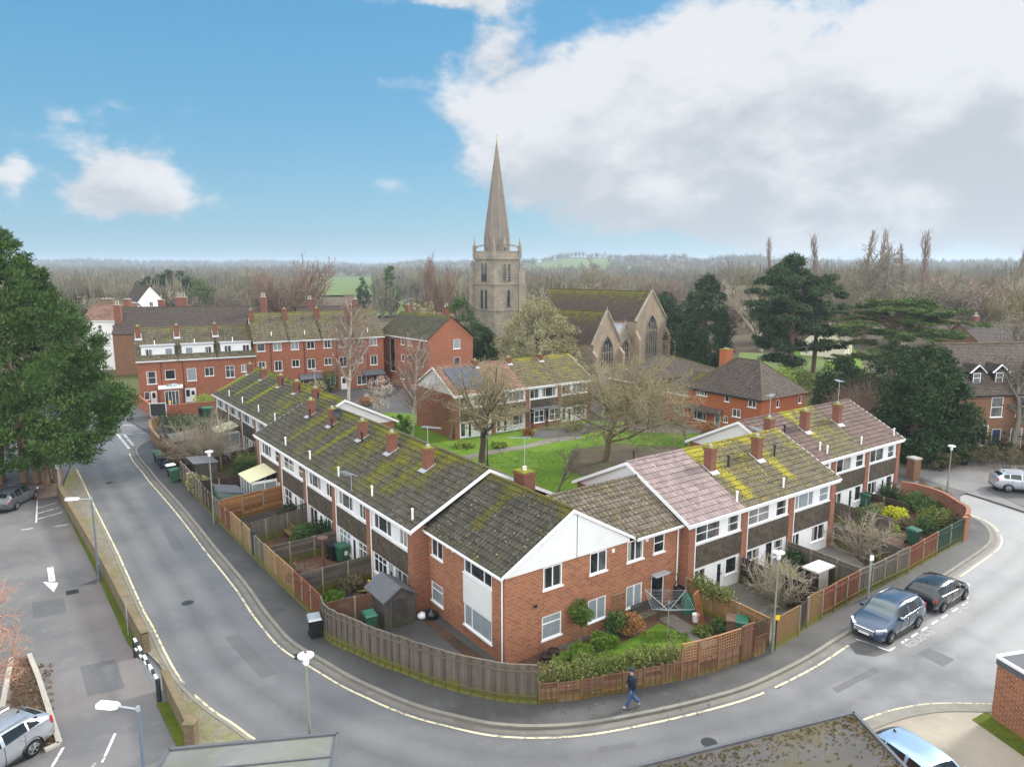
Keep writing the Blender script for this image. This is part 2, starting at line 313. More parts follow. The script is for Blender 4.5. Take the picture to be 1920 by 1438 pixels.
def asphalt(name, c, dark, light, rough=.55, wet=0.0, tint=None, tint_amt=.0, tint_sc=.2, sky_sheen=False):
    m, t, b = newmat(name, rough, .35); p = posv(t)
    n = noise(t, p, .22, 5, .6); n2 = noise(t, p, 1.7, 5, .65); n3 = noise(t, p, 26, 2, .6)
    k = mix(t, smooth(t, n, .35, .68), dark, c); k = mix(t, smooth(t, n2, .50, .78, 0, .6), k, light)
    if tint: k = mix(t, smooth(t, noise(t, p, tint_sc, 3, .5), .45, .62, 0, tint_amt), k, tint)
    k = mix(t, smooth(t, n3, .35, .75, 0, .35), k, mix(t, 1.0, k, (.55, .55, .55), 'MULTIPLY'))
    if sky_sheen:  # paler colour towards the right: sky sheen of wet tarmac painted in
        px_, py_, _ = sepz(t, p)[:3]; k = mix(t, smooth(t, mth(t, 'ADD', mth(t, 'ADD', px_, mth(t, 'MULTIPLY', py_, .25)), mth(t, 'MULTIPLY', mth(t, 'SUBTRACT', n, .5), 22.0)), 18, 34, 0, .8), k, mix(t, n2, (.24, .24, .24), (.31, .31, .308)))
    k = mix(t, mth(t, 'MULTIPLY', attr(t, 'moss'), smooth(t, n2, .2, .7, .3, 1.0)), k, mix(t, 1.0, k, (.66, .65, .64), 'MULTIPLY'))
    setc(t, b, k)
    t.links.new(smooth(t, n, .3, .72, rough - wet, rough + .12), b.inputs['Roughness']); bump(t, b, n3, .008, .4); M[name] = m
asphalt('asphalt_road', (.158, .158, .160), (.128, .128, .130), (.188, .186, .184), .56, .16, sky_sheen=True)
asphalt('asphalt_path', (.088, .086, .084), (.06, .059, .058), (.115, .113, .108), .62, .16)
asphalt('asphalt_patch', (.122, .121, .122), (.10, .10, .10), (.145, .143, .142), .62, .1)
asphalt('asphalt_lot', (.170, .165, .162), (.125, .122, .122), (.205, .198, .192), .6, .12, tint=(.225, .165, .14), tint_amt=.4, tint_sc=.07)
asphalt('concrete_yard', (.33, .285, .22), (.26, .22, .165), (.40, .36, .30), .6, .25)
asphalt('paving', (.20, .18, .155), (.14, .125, .105), (.26, .24, .21), .75, .1)
asphalt('block_paving', (.21, .155, .125), (.15, .11, .09), (.27, .21, .175), .6, .15)
def grass(name, a, b2, c3, sc=.5, bare=None, bare_amt=0):
    m, t, b = newmat(name, .9, .15); p = posv(t); n = noise(t, p, sc, 5, .6); n2 = noise(t, p, 7, 4, .7); n3 = noise(t, p, 40, 2)
    k = mix(t, smooth(t, n, .32, .68), a, b2); k = mix(t, smooth(t, n2, .45, .75, 0, .8), k, c3)
    k = mix(t, smooth(t, n3, .3, .7, 0, .4), k, mix(t, 1.0, k, (.5, .5, .5), 'MULTIPLY'))
    if bare: k = mix(t, smooth(t, noise(t, p, .16, 5, .65), .48, .60, 0, bare_amt), k, bare)
    setc(t, b, k); bump(t, b, mth(t, 'ADD', n2, n3), .06, .8); M[name] = m
grass('lawn', (.098, .19, .016), (.155, .26, .024), (.085, .135, .022), .4)
grass('moss_ground', (.085, .12, .012), (.13, .16, .015), (.06, .075, .02), .8)
grass('leaf_litter', (.115, .085, .062), (.15, .12, .085), (.075, .06, .045), .8, bare=(.12, .22, .03), bare_amt=.25)
grass('rough_ground', (.085, .105, .03), (.13, .12, .055), (.10, .085, .055), .05)
grass('leaf_soil', (.085, .062, .042), (.13, .075, .05), (.05, .04, .03), 1.2, bare=(.22, .10, .06), bare_amt=.4)
grass('flint', (.30, .28, .23), (.24, .22, .17), (.14, .125, .09), 2.0, bare=(.2, .2, .03), bare_amt=.5)
def terrain_mat():
    m, t, b = newmat('far_land', .95, .1); p = posv(t)
    n = noise(t, p, .0042, 3, .5); n2 = noise(t, p, .05, 5, .65); n3 = noise(t, p, .013, 4, .6)
    wood = mix(t, n2, (.085, .062, .045), (.125, .098, .066)); wood = mix(t, smooth(t, n3, .4, .65, 0, .5), wood, (.075, .075, .038))
    field = mix(t, n3, (.13, .22, .035), (.10, .165, .04))
    setc(t, b, mix(t, smooth(t, n, .575, .60), wood, field)); M['far_land'] = m
terrain_mat()
def wood(name, c, green=.5, sil=.3):
    m, t, b = newmat(name, .85, .15); u = uvv(t); r = attr(t, 'rnd'); z = sepz(t, objv(t))[2]
    n = noise(t, scl(t, u, (14, .8, 1)), 1.5, 4); n2 = noise(t, u, 1.4, 4, .6)
    k = mix(t, n, tuple(x * .68 for x in c), tuple(x * 1.25 for x in c))
    k = mix(t, 1.0, k, nd(t, 'CombineColor', {'Red': mth(t, 'MULTIPLY_ADD', r, .6, .7), 'Green': mth(t, 'MULTIPLY_ADD', r, .6, .7), 'Blue': mth(t, 'MULTIPLY_ADD', r, .6, .7)}).outputs[0], 'MULTIPLY')
    k = mix(t, smooth(t, n2, .45, .75, 0, sil), k, (.20, .18, .15))
    gm = smooth(t, mth(t, 'SUBTRACT', mth(t, 'ADD', mth(t, 'MULTIPLY', n2, .7), mth(t, 'MULTIPLY', n, .35)), mth(t, 'MULTIPLY', z, .62)), .12, .42, 0, green)
    setc(t, b, mix(t, gm, k, (.13, .135, .012))); M[name] = m
wood('fence_grey', (.135, .115, .092), .85, .35); wood('fence_brown', (.16, .062, .036), .55, .12); wood('fence_tan', (.27, .175, .085), .6, .15); wood('fence_dark', (.055, .04, .032), .4, .1)
wood('fence_lap', (.17, .088, .055), .3, .4); wood('fence_orange', (.33, .165, .07), .2, .1); wood('fence_ochre', (.26, .155, .072), .75, .15); wood('trellis_tan', (.36, .19, .095), 0, .1); wood('trellis_red', (.30, .105, .045), 0, .05); wood('fence_green', (.03, .055, .04), .3, .1); wood('fence_blue', (.035, .05, .07), .3, .1)
wood('shed_grey', (.085, .078, .07), .2, .3); wood('post_conc', (.38, .33, .25), .7, .2)
def foliage(name, a, b2, c3=None, rough=.75, trans=0.0):
    m, t, b = newmat(name, rough, .2); r = attr(t, 'rnd'); n = noise(t, posv(t), .55, 3)
    k = mix(t, r, a, b2)
    if c3: k = mix(t, smooth(t, n, .42, .62), k, mix(t, r, tuple(x * .7 for x in c3), tuple(x * 1.2 for x in c3)))
    setc(t, b, k); M[name] = m
foliage('fol_conifer', (.010, .032, .009), (.098, .168, .034), (.055, .105, .024)); foliage('fol_pine', (.022, .044, .018), (.08, .12, .046), (.045, .075, .03)); foliage('fol_cedar', (.03, .065, .024), (.14, .185, .04), (.09, .135, .034))
foliage('fol_yew', (.016, .034, .012), (.055, .095, .028), (.03, .058, .018)); foliage('fol_ivy', (.13, .145, .05), (.44, .41, .22), (.32, .28, .15)); foliage('fol_hedge', (.08, .105, .025), (.24, .25, .085), (.13, .17, .035)); foliage('fol_laurel', (.028, .065, .018), (.10, .165, .045), (.06, .11, .026))
foliage('fol_box', (.045, .085, .016), (.12, .175, .035)); foliage('fol_yellow', (.38, .40, .02), (.62, .58, .05)); foliage('fol_russet', (.20, .09, .03), (.40, .21, .08)); foliage('fol_blossom', (.42, .34, .27), (.70, .62, .54)); foliage('fol_grass', (.075, .135, .016), (.16, .26, .035), (.10, .19, .022)); foliage('fol_dry', (.09, .07, .035), (.21, .165, .09), (.10, .10, .04)); foliage('fol_spring', (.14, .22, .03), (.34, .40, .08))
foliage('leaf_dead', (.075, .052, .028), (.22, .155, .085)); foliage('moss_clump', (.07, .075, .01), (.15, .14, .02)); foliage('fol_orange', (.28, .15, .08), (.36, .22, .12))
def bark(name, a, b2):
    m, t, b = newmat(name, .9, .15); p = posv(t); n = noise(t, scl(t, p, (1, 1, .3)), 5, 4); setc(t, b, mix(t, n, a, b2)); M[name] = m
bark('bark_grey', (.085, .072, .055), (.20, .175, .135)); bark('bark_twig', (.20, .17, .095), (.31, .265, .15)); bark('bark_moss', (.15, .13, .065), (.24, .21, .10)); bark('bark_birch', (.36, .31, .25), (.55, .50, .42)); bark('bark_birch_twig', (.20, .135, .105), (.30, .215, .17)); bark('bark_dark', (.06, .045, .032), (.12, .09, .065)); bark('bark_red', (.17, .105, .07), (.28, .19, .14)); bark('bark_far', (.165, .14, .10), (.25, .215, .155)); bark('bark_orange', (.36, .19, .13), (.5, .3, .22)); bark('bark_pale', (.25, .215, .155), (.38, .33, .25))
def stone(name, a, b2, c3):
    m, t, b = newmat(name, .92, .15); u = uvv(t)
    bt = nd(t, 'TexBrick', {'Vector': u, 'Color1': a, 'Color2': b2, 'Mortar': tuple(x * .8 for x in a), 'Scale': 1.0, 'Mortar Size': .02, 'Bias': 0, 'Brick Width': .7, 'Row Height': .32})
    n = noise(t, u, .35, 6, .6); n2 = noise(t, u, 2.5, 5, .65); c = mix(t, smooth(t, n, .4, .66, 0, .75), bt.outputs[0], c3); c = mix(t, smooth(t, n2, .52, .74, 0, .55), c, tuple(x * .45 for x in a))
    setc(t, b, c); bump(t, b, n2, .06, .5); M[name] = m
stone('stone_tower', (.28, .235, .17), (.37, .32, .24), (.175, .165, .15)); stone('stone_spire', (.185, .155, .125), (.23, .195, .155), (.15, .14, .125)); stone('stone_church', (.30, .235, .165), (.36, .285, .20), (.21, .165, .125))
# ------------------------------------------------------------------ ground, roads, markings
def crom(pts, n=6):
    P = [Vector(p) for p in pts]; out = []
    for i in range(len(P) - 1):
        p0 = P[max(i - 1, 0)]; p1 = P[i]; p2 = P[i + 1]; p3 = P[min(i + 2, len(P) - 1)]
        for k in range(n):
            t = k / n
            out.append(0.5 * ((2 * p1) + (p2 - p0) * t + (2 * p0 - 5 * p1 + 4 * p2 - p3) * t * t + (3 * p1 - p0 - 3 * p2 + p3) * t ** 3))
    out.append(P[-1]); return out
def offset(pts, d):
    out = []
    for i, p in enumerate(pts):
        t = (pts[min(i + 1, len(pts) - 1)] - pts[max(i - 1, 0)]).normalized()
        out.append(p + Vector((-t.y, t.x, 0)) * d)
    return out
def setz(pts, z): return [Vector((p[0], p[1], z)) for p in pts]
def sheet(name, pts, z, mat, kind='structure', label=None):
    mb = MB(); P = setz(pts, z)
    A = sum(P[i].x * P[(i + 1) % len(P)].y - P[(i + 1) % len(P)].x * P[i].y for i in range(len(P)))
    mb.poly(P if A > 0 else P[::-1]); return tag(mb.build(name, M[mat]), kind=kind, label=label)
def ribbon(mb, pts, w0, w1, z):
    a = setz(offset(pts, w0), z); b = setz(offset(pts, w1), z)
    for i in range(len(pts) - 1): mb.poly([a[i], a[i + 1], b[i + 1], b[i]] if w1 > w0 else [b[i], b[i + 1], a[i + 1], a[i]])
# terrain out to the hills
def hill(px, d):
    def bump_(x0, sx, d0, sd, yh):
        top = CAMH + (495 - yh) / 1356.0 * d0
        return top * math.exp(-((px - x0) / sx) ** 4) * math.exp(-((d - d0) / sd) ** 2)
    w = 1 + .16 * math.sin(px * .013) + .08 * math.sin(px * .041 + 1) + .04 * math.sin(px * .09)
    z = max(bump_(250, 420, 3600, 900, 493), bump_(1240, 300, 1900, 600, 486), bump_(1800, 330, 2300, 700, 496), bump_(860, 130, 2600, 600, 492), bump_(-600, 700, 3000, 900, 493), bump_(2700, 600, 2600, 800, 494)) * w
    return -0.06 + z * min(1, max(0, (d - 500) / 500))
mb = MB(); nA, rings = 150, [0.5, 8, 40, 90, 150, 200, 280, 360, 450, 560, 700, 850] + [1000 + 150 * i for i in range(30)]
for r in rings:
    for i in range(nA + 1):
        a = R(-62 + 124 * i / nA); px = 960 + 1356 * math.tan(max(-1.2, min(1.2, a)))
        mb.v.append((r * math.sin(a), r * math.cos(a), hill(px, r))); mb.a.append(0.0)
for k in range(len(rings) - 1):
    for i in range(nA):
        mb.f.append((k * (nA + 1) + i, k * (nA + 1) + i + 1, (k + 1) * (nA + 1) + i + 1, (k + 1) * (nA + 1) + i)[::-1]); mb.m.append(0 if rings[k] < 150 else 1); mb.r.append(.5)
mb.f = [f[::-1] for f in mb.f]
mb2 = mb; terr = mb.build('terrain', [M['rough_ground'], M['far_land']], smooth=True); tag(terr, kind='structure')
if terr.data.polygons[200].normal.z < 0: terr.data.flip_normals()
# road
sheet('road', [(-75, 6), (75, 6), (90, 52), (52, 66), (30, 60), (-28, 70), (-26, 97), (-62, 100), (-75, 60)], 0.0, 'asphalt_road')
YEL = gl([(283, 822), (262, 830), (247, 840), (243, 850), (250, 865), (265, 883), (280, 903), (295, 920), (325, 955), (355, 993), (385, 1033), (415, 1070), (446, 1110), (470, 1147), (495, 1180), (518, 1207), (545, 1228), (585, 1252), (640, 1285), (690, 1309), (737, 1330), (785, 1347), (830, 1359), (900, 1375), (950, 1381), (1000, 1383), (1062, 1381), (1125, 1374), (1200, 1360), (1275, 1344), (1350, 1325), (1412, 1306), (1465, 1283), (1537, 1245), (1606, 1200), (1690, 1150), (1789, 1088), (1830, 1060), (1865, 1035), (1877, 1020), (1877, 1005), (1865, 988), (1845, 975), (1818, 964), (1806, 955)])
YL = crom(YEL, 5); KERB = offset(YL, 0.52); KIN = offset(YL, 0.68)
isl = KIN + gl([(1800, 944), (1800, 930), (1812, 926), (1922, 962)]) + [Vector((80, 58, 0)), Vector((60, 130, 0)), Vector((-20, 140, 0)), Vector((-40, 88, 0)), Vector((-46.5, 84, 0))]
mb = MB(); top = setz(isl, .10); mb.poly(top)
for i in range(len(isl) - 1): mb.poly([setz([isl[i]], -.02)[0], setz([isl[i + 1]], -.02)[0], top[i + 1], top[i]])
tag(mb.build('pavement', M['asphalt_path']), kind='structure')
mb = MB(); ribbon(mb, YL, .52, .70, .115)
for i in range(len(KERB) - 1): mb.poly([setz([KERB[i]], -.01)[0], setz([KERB[i + 1]], -.01)[0], setz([KERB[i + 1]], .115)[0], setz([KERB[i]], .115)[0]])
tag(mb.build('kerb', M['kerb']), kind='structure')
mb = MB(); ribbon(mb, YL, .22, .50, .004); tag(mb.build('gutter', M['paving']), kind='structure')
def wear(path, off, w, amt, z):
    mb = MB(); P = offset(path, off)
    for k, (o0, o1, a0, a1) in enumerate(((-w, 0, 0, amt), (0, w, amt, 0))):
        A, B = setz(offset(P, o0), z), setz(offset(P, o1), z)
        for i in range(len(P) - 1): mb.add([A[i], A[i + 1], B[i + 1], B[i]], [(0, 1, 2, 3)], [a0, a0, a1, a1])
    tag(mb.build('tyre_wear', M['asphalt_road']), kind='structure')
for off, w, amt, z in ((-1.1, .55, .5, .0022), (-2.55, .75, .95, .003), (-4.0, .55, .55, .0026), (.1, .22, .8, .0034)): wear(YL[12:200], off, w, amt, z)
def lane(name, pts, w, mat, z=.008):
    mb = MB(); ribbon(mb, pts, -w / 2, w / 2, z); return tag(mb.build(name, M[mat]), kind='structure')
iA = 5 * 33 + 3; iG = 5 * 17
lane('yellow_line', YL[15:82], .11, 'yellow_line'); lane('yellow_line', YL[83:158], .11, 'yellow_line'); lane('yellow_line', YL[159:170], .11, 'yellow_line'); lane('yellow_line', YL[181:216], .11, 'yellow_line')
# left kerb, verge, car park
LK = gl([(118, 840), (140, 873), (155, 903), (170, 935), (185, 965), (200, 995), (220, 1035), (238, 1075), (258, 1120), (272, 1150), (288, 1178), (308, 1220), (330, 1260), (357, 1295), (400, 1332), (438, 1357), (478, 1386), (540, 1420), (640, 1470)])
LKs = crom(LK, 5); lane('yellow_line', LKs[6:64], .10, 'yellow_line'); lane('yellow_line', LKs[66:84], .10, 'yellow_line')
WB = gl([(112, 930), (150, 995), (196, 1075), (240, 1160), (276, 1226)], 0)
mb = MB(); ribbon(mb, LKs, -.12, -.27, .10)
for i in range(len(LKs) - 1):
    a, b = offset(LKs, -.12)[i:i + 2]; mb.poly([setz([b], -.01)[0], setz([a], -.01)[0], setz([a], .10)[0], setz([b], .10)[0]])
tag(mb.build('kerb', M['kerb']), kind='structure')
LIN = offset(LKs, -.26)[5:]
sheet('verge', LIN + [Vector((-8.5, 17.5, 0)), Vector((-14, 18, 0))] + gl([(372, 1400), (350, 1330), (300, 1250)]) + [p for p in WB[::-1]], .085, 'flint')
LOT = [Vector((-80, 66, 0)), Vector((-44, 62, 0)), Vector((-37.5, 56, 0))] + gl([(121, 945), (190, 1090), (247, 1212), (262, 1240), (300, 1330), (332, 1400)]) + [Vector((-10.5, 18, 0)), Vector((-10, 8, 0)), Vector((-70, 8, 0))]
sheet('car_park', LOT, .03, 'asphalt_lot')
sheet('block_paving', gl([(-60, 900), (108, 880), (118, 880), (116, 932), (60, 938), (-60, 945)]), .045, 'block_paving')
sheet('moss_strip', gl([(112, 938), (134, 950), (160, 1005), (208, 1090), (272, 1222), (262, 1236), (238, 1205), (188, 1092), (140, 995)]), .07, 'moss_ground')
sheet('moss_strip', gl([(293, 1322), (318, 1318), (362, 1400), (332, 1402)]), .095, 'moss_ground')
def dashes(name, segs, w, mat='white_line', z=.012):
    for p, q in segs:
        mb = MB(); ribbon(mb, [g(*p), g(*q)], -w / 2, w / 2, z); tag(mb.build(name, M[mat]), kind='structure')
dashes('bay_line', [((70, 939), (68, 981)), ((71, 953), (106, 943)), ((72, 963), (111, 952)), ((70, 974), (117, 961)), ((40, 994), (62, 991)), ((100, 988), (128, 984)), ((119, 1402), (98, 1438)), ((216, 1376), (192, 1430)), ((179, 1431), (173, 1440))], .10, z=.038)
mb = MB(); ribbon(mb, [g(94, 1064), g(98, 1091)], -.16, .16, .038); mb.poly(setz([g(110, 1093), g(81, 1092), g(101, 1111)][::-1], .038)); o = tag(mb.build('arrow_marking', M['white_line']), kind='structure')
if o.data.polygons[1].normal.z < 0: o.data.flip_normals()
sheet('drain_cover', gl([(123, 1109), (147, 1105), (148, 1112), (125, 1117)]), .036, 'metal_dark')
sheet('tar_or_shadow_patch', gl([(150, 1098), (184, 1085), (180, 1096)]), .034, 'asphalt_path'); sheet('tar_or_shadow_patch', gl([(345, 1292), (357, 1300), (367, 1305), (352, 1306)]), .012, 'asphalt_path')
# junction markings, residents' bay
for (a, b) in (((220, 814), (243, 842)), ((232, 814), (251, 836))):
    n = 9; dashes('give_way_line', [((a[0] + (b[0] - a[0]) * (i + .1) / n, a[1] + (b[1] - a[1]) * (i + .1) / n), (a[0] + (b[0] - a[0]) * (i + .62) / n, a[1] + (b[1] - a[1]) * (i + .62) / n)) for i in range(n)], .26)
dashes('road_line', [((226, 815), (282, 811)), ((224, 797), (290, 799))], .12)
dashes('bay_line', [((1605, 1198), (1627, 1205)), ((1647, 1213), (1667, 1220)), ((1667, 1220), (1678, 1213))] + [((1690 + 19 * i, 1205 - 11.6 * i), (1701 + 19 * i, 1198 - 11.6 * i)) for i in range(7)] + [((1812, 1123), (1818, 1118)), ((1806, 1115), (1819, 1120))], .10)
sheet('tar_or_shadow_patch', gl([(1592, 1208), (1612, 1200), (1668, 1222), (1640, 1231), (1604, 1226)]), .006, 'asphalt_path')  # dark sheet painted as the blue car's shadow before its nose
def disc(name, px, py, r, mat, z):
    c = g(px, py); sheet(name, [c + Vector((r * math.cos(2 * math.pi * i / 18), r * math.sin(2 * math.pi * i / 18), 0)) for i in range(18)], z, mat)
for q in ([(300, 985), (318, 983), (346, 1030), (326, 1033)], [(420, 1195), (447, 1188), (520, 1262), (490, 1272)], [(1120, 1400), (1190, 1390), (1196, 1400), (1124, 1411)], [(1560, 1290), (1640, 1250), (1650, 1258), (1570, 1299)], [(1720, 1225), (1740, 1214), (1790, 1236), (1768, 1250)]): sheet('tar_or_shadow_patch', gl(q), .0044, 'asphalt_patch')
for q in ([(60, 1130), (120, 1122), (124, 1150), (62, 1160)], [(150, 1250), (215, 1236), (235, 1290), (165, 1306)]): sheet('tar_or_shadow_patch', gl(q), .0335, 'asphalt_patch')
disc('manhole_cover', 352, 1130, .32, 'metal_dark', .006); disc('manhole_cover', 1330, 1392, .32, 'metal_dark', .006); disc('manhole_cover', 205, 905, .3, 'metal_dark', .006)
sheet('tar_or_shadow_patch', gl([(545, 1231), (556, 1238), (566, 1230), (556, 1224)]), .0052, 'metal_dark'); sheet('tar_or_shadow_patch', gl([(1455, 1292), (1464, 1288), (1472, 1279), (1462, 1282)]), .0052, 'metal_dark')
def road_text(txt, p0, p1, h):
    cu = bpy.data.curves.new('road_lettering', 'FONT'); cu.body = txt; cu.size = 1.0; cu.offset = -.022
    ob = bpy.data.objects.new('tmp_text', cu); COL.objects.link(ob); dg = bpy.context.evaluated_depsgraph_get()
    me = bpy.data.meshes.new_from_object(ob.evaluated_get(dg)); bpy.data.objects.remove(ob)
    xs = [v.co.x for v in me.vertices]; ys = [v.co.y for v in me.vertices]; x0, x1, y0, y1 = min(xs), max(xs), min(ys), max(ys)
    A, B = g(*p0), g(*p1); d = B - A; n = Vector((-d.y, d.x, 0)).normalized()
    for v in me.vertices:
        q = A + d * ((v.co.x - x0) / (x1 - x0)) + n * ((v.co.y - y0) / (y1 - y0) * h); v.co = (q.x, q.y, .013)
    me.materials.append(M['white_text']); o = bpy.data.objects.new('road_lettering', me); COL.objects.link(o); tag(o, kind='structure')
road_text('RESIDENTS', (1708, 1214), (1754, 1186), .46); road_text('ONLY', (1798, 1149), (1820, 1135), .46)
# right: forecourt, far parking, pink bays
sheet('forecourt', gl([(1480, 1450), (1520, 1414), (1560, 1385), (1600, 1362), (1650, 1342), (1700, 1330), (1760, 1323), (1861, 1322), (1990, 1322), (1990, 1500)]), .05, 'concrete_yard')
FK = crom(gl([(1440, 1480), (1520, 1412), (1560, 1384), (1600, 1360), (1650, 1340), (1700, 1327), (1760, 1320), (1861, 1321)]), 5)
mb = MB(); ribbon(mb, FK, 0, .10, .012); tag(mb.build('yellow_line', M['yellow_line']), kind='structure')
mb = MB(); ribbon(mb, FK, -.05, -.6, .075); tag(mb.build('kerb', M['kerb']), kind='structure')
sheet('parking_bays', gl([(1812, 925), (1700, 890), (1735, 862), (1990, 880), (1990, 985)]), .108, 'asphalt_lot'); sheet('tar_or_shadow_patch', gl([(1845, 920), (1870, 915), (1990, 930), (1990, 968), (1925, 958)]), .113, 'asphalt_path')  # the dark sheet is a painted shadow round the silver car
lane('bay_line', gl([(1812, 926), (1865, 942), (1922, 961), (1990, 985)]), .14, 'kerb', .12)
# courtyard green, gardens, paths
sheet('lawn', gl([(640, 800), (720, 775), (1330, 800), (1340, 830), (1230, 870), (1180, 880), (1020, 940), (860, 900), (740, 860)]), .112, 'lawn')
sheet('leaf_litter', gl([(1060, 880), (1075, 845), (1150, 833), (1250, 838), (1300, 845), (1240, 868), (1160, 892), (1090, 895)]), .120, 'leaf_litter')
sheet('courtyard_path', gl([(862, 858), (920, 846), (985, 836), (1030, 824), (1090, 818), (1092, 824), (1035, 832), (990, 842), (925, 853), (868, 866)]), .124, 'paving')
sheet('forecourt_paving', gl([(985, 822), (1010, 806), (1110, 793), (1150, 805), (1080, 818), (1030, 824)]), .118, 'asphalt_path'); sheet('forecourt_paving', gl([(1130, 800), (1330, 790), (1380, 800), (1340, 815), (1200, 812)]), .116, 'paving')
for pts, mat, nm in [([(300, 830), (420, 800), (480, 870), (560, 960), (470, 930), (390, 950)], 'leaf_soil', 'garden_soil'), ([(480, 990), (560, 960), (770, 1130), (700, 1190), (600, 1150)], 'leaf_soil', 'garden_soil'), ([(610, 1165), (700, 1190), (780, 1150), (930, 1245), (1000, 1300), (900, 1290), (700, 1235)], 'asphalt_path', 'garden_paving'),
                     ([(1008, 1305), (940, 1245), (1068, 1212), (1225, 1145), (1330, 1150), (1440, 1215), (1300, 1262), (1150, 1295)], 'leaf_soil', 'garden_soil'), ([(1270, 1130), (1560, 1010), (1640, 950), (1720, 900), (1800, 960), (1790, 1005), (1620, 1100), (1450, 1205)], 'paving', 'garden_paving'),
                     ([(1570, 1010), (1650, 945), (1730, 900), (1795, 960), (1790, 1000), (1640, 1080)], 'leaf_soil', 'garden_soil')]:
    sheet(nm, gl(pts, .1), .108 if nm == 'garden_paving' else .113, mat)
sheet('leaf_litter', gl([(785, 1158), (797, 1153), (912, 1236), (900, 1254)], .1), .119, 'leaf_soil'); sheet('lawn', gl([(1035, 1290), (1050, 1255), (1120, 1225), (1200, 1190), (1235, 1168), (1300, 1195), (1310, 1205), (1200, 1255), (1120, 1280)], .1), .122, 'lawn')
sheet('garden_path', gl([(1235, 1160), (1262, 1152), (1350, 1205), (1318, 1215)], .1), .127, 'paving')
sheet('lawn', gl([(1560, 700), (1620, 690), (1600, 650), (1500, 640), (1470, 690), (1500, 720)]), .115, 'lawn')
# ------------------------------------------------------------------ building helpers (local axes: x along the front, y into the house)
ZV = Vector((0, 0, 1))
def FRONT(x0=0, y0=0): return (Vector((x0, y0, 0)), Vector((1, 0, 0)), Vector((0, -1, 0)))
def RIGHT(x, y0=0): return (Vector((x, y0, 0)), Vector((0, 1, 0)), Vector((1, 0, 0)))
def LEFT(x, y1): return (Vector((x, y1, 0)), Vector((0, -1, 0)), Vector((-1, 0, 0)))
def BACK(x1, y): return (Vector((x1, y, 0)), Vector((-1, 0, 0)), Vector((0, 1, 0)))
def fp(F, a, z, d=0.0): return F[0] + F[1] * a + ZV * z + F[2] * d
def fquad(mb, F, a0, a1, z0, z1, d=0.0): mb.poly([fp(F, a0, z0, d), fp(F, a1, z0, d), fp(F, a1, z1, d), fp(F, a0, z1, d)])
def wall(mb, F, a0, a1, z0, z1, holes=(), rev=.08, d=0.0):
    hs = [(max(h[0], a0), min(h[1], a1), max(h[2], z0), min(h[3], z1)) for h in holes if h[1] > a0 and h[0] < a1 and h[3] > z0 and h[2] < z1]
    A = sorted({a0, a1, *[h[0] for h in hs], *[h[1] for h in hs]}); Z = sorted({z0, z1, *[h[2] for h in hs], *[h[3] for h in hs]})
    for i in range(len(A) - 1):
        for j in range(len(Z) - 1):
            ca, cz = (A[i] + A[i + 1]) / 2, (Z[j] + Z[j + 1]) / 2
            if any(h[0] < ca < h[1] and h[2] < cz < h[3] for h in hs): continue
            fquad(mb, F, A[i], A[i + 1], Z[j], Z[j + 1], d)
    for h in hs:
        for (p, q) in (((h[0], h[2]), (h[0], h[3])), ((h[0], h[3]), (h[1], h[3])), ((h[1], h[3]), (h[1], h[2])), ((h[1], h[2]), (h[0], h[2]))):
            mb.poly([fp(F, *p, d), fp(F, *q, d), fp(F, *q, d - rev), fp(F, *p, d - rev)])
rw = random.Random(4)
def window(parent, F, a0, a1, z0, z1, lay=((1, (1,)),), gl_='glass_dark', frame='upvc', rec=.06, sill=True, fw=.055, name='window', d=0.0):
    mb = MB(); p = MB(); dd = (d - rec, d - rec + .05)
    mb.pbox(F, a0, a1, z1 - fw, z1, *dd); mb.pbox(F, a0, a1, z0, z0 + fw, *dd)
    mb.pbox(F, a0, a0 + fw, z0 + fw, z1 - fw, *dd); mb.pbox(F, a1 - fw, a1, z0 + fw, z1 - fw, *dd)
    tw = sum(l[0] for l in lay); a = a0 + fw * .5; W = (a1 - a0 - fw)
    gls = gl_ if isinstance(gl_, (list, tuple)) else [gl_]; um = list(dict.fromkeys(gls))
    for i, (w, rows) in enumerate(lay):
        b = a + W * w / tw
        if i < len(lay) - 1: mb.pbox(F, b - fw * .5, b + fw * .5, z0 + fw, z1 - fw, dd[0], dd[1] - .004)
        tr = sum(rows); z = z1 - fw * .5; Hh = z1 - z0 - fw
        for k, rr in enumerate(rows):
            zb = z - Hh * rr / tr
            if k < len(rows) - 1: mb.pbox(F, a + fw * .5, b - fw * .5, zb - fw * .4, zb + fw * .4, dd[0], dd[1] - .008)
            p.cm = um.index(gls[i % len(gls)]); tl = rw.uniform(-.004, .004)
            p.poly([fp(F, a, zb, d - rec + .018 + tl), fp(F, b, zb, d - rec + .018 - tl), fp(F, b, z, d - rec + .018 - tl), fp(F, a, z, d - rec + .018 + tl)])
            z = zb
        a = b
    if a1 - a0 > .7 and not any('blind' in x or 'curtain' in x or 'green' in x for x in gls) and rw.random() < .62:
        um2 = rw.choice(['curtain', 'curtain', 'curtain_dark']); um.append(um2); p.cm = len(um) - 1; wl, wr_ = (a1 - a0) * rw.uniform(.06, .24), (a1 - a0) * rw.uniform(.06, .24)
        fquad(p, F, a0 + fw, a0 + fw + wl, z0 + fw, z1 - fw, d - rec + .026); fquad(p, F, a1 - fw - wr_, a1 - fw, z0 + fw, z1 - fw, d - rec + .026)
    if sill: mb.pbox(F, a0 - .06, a1 + .06, z0 - .06, z0 + .012, d - rec + .01, d + .07)
    o = mb.build(name, M[frame], parent); p.build('pane', [M[x] for x in um], o); return o
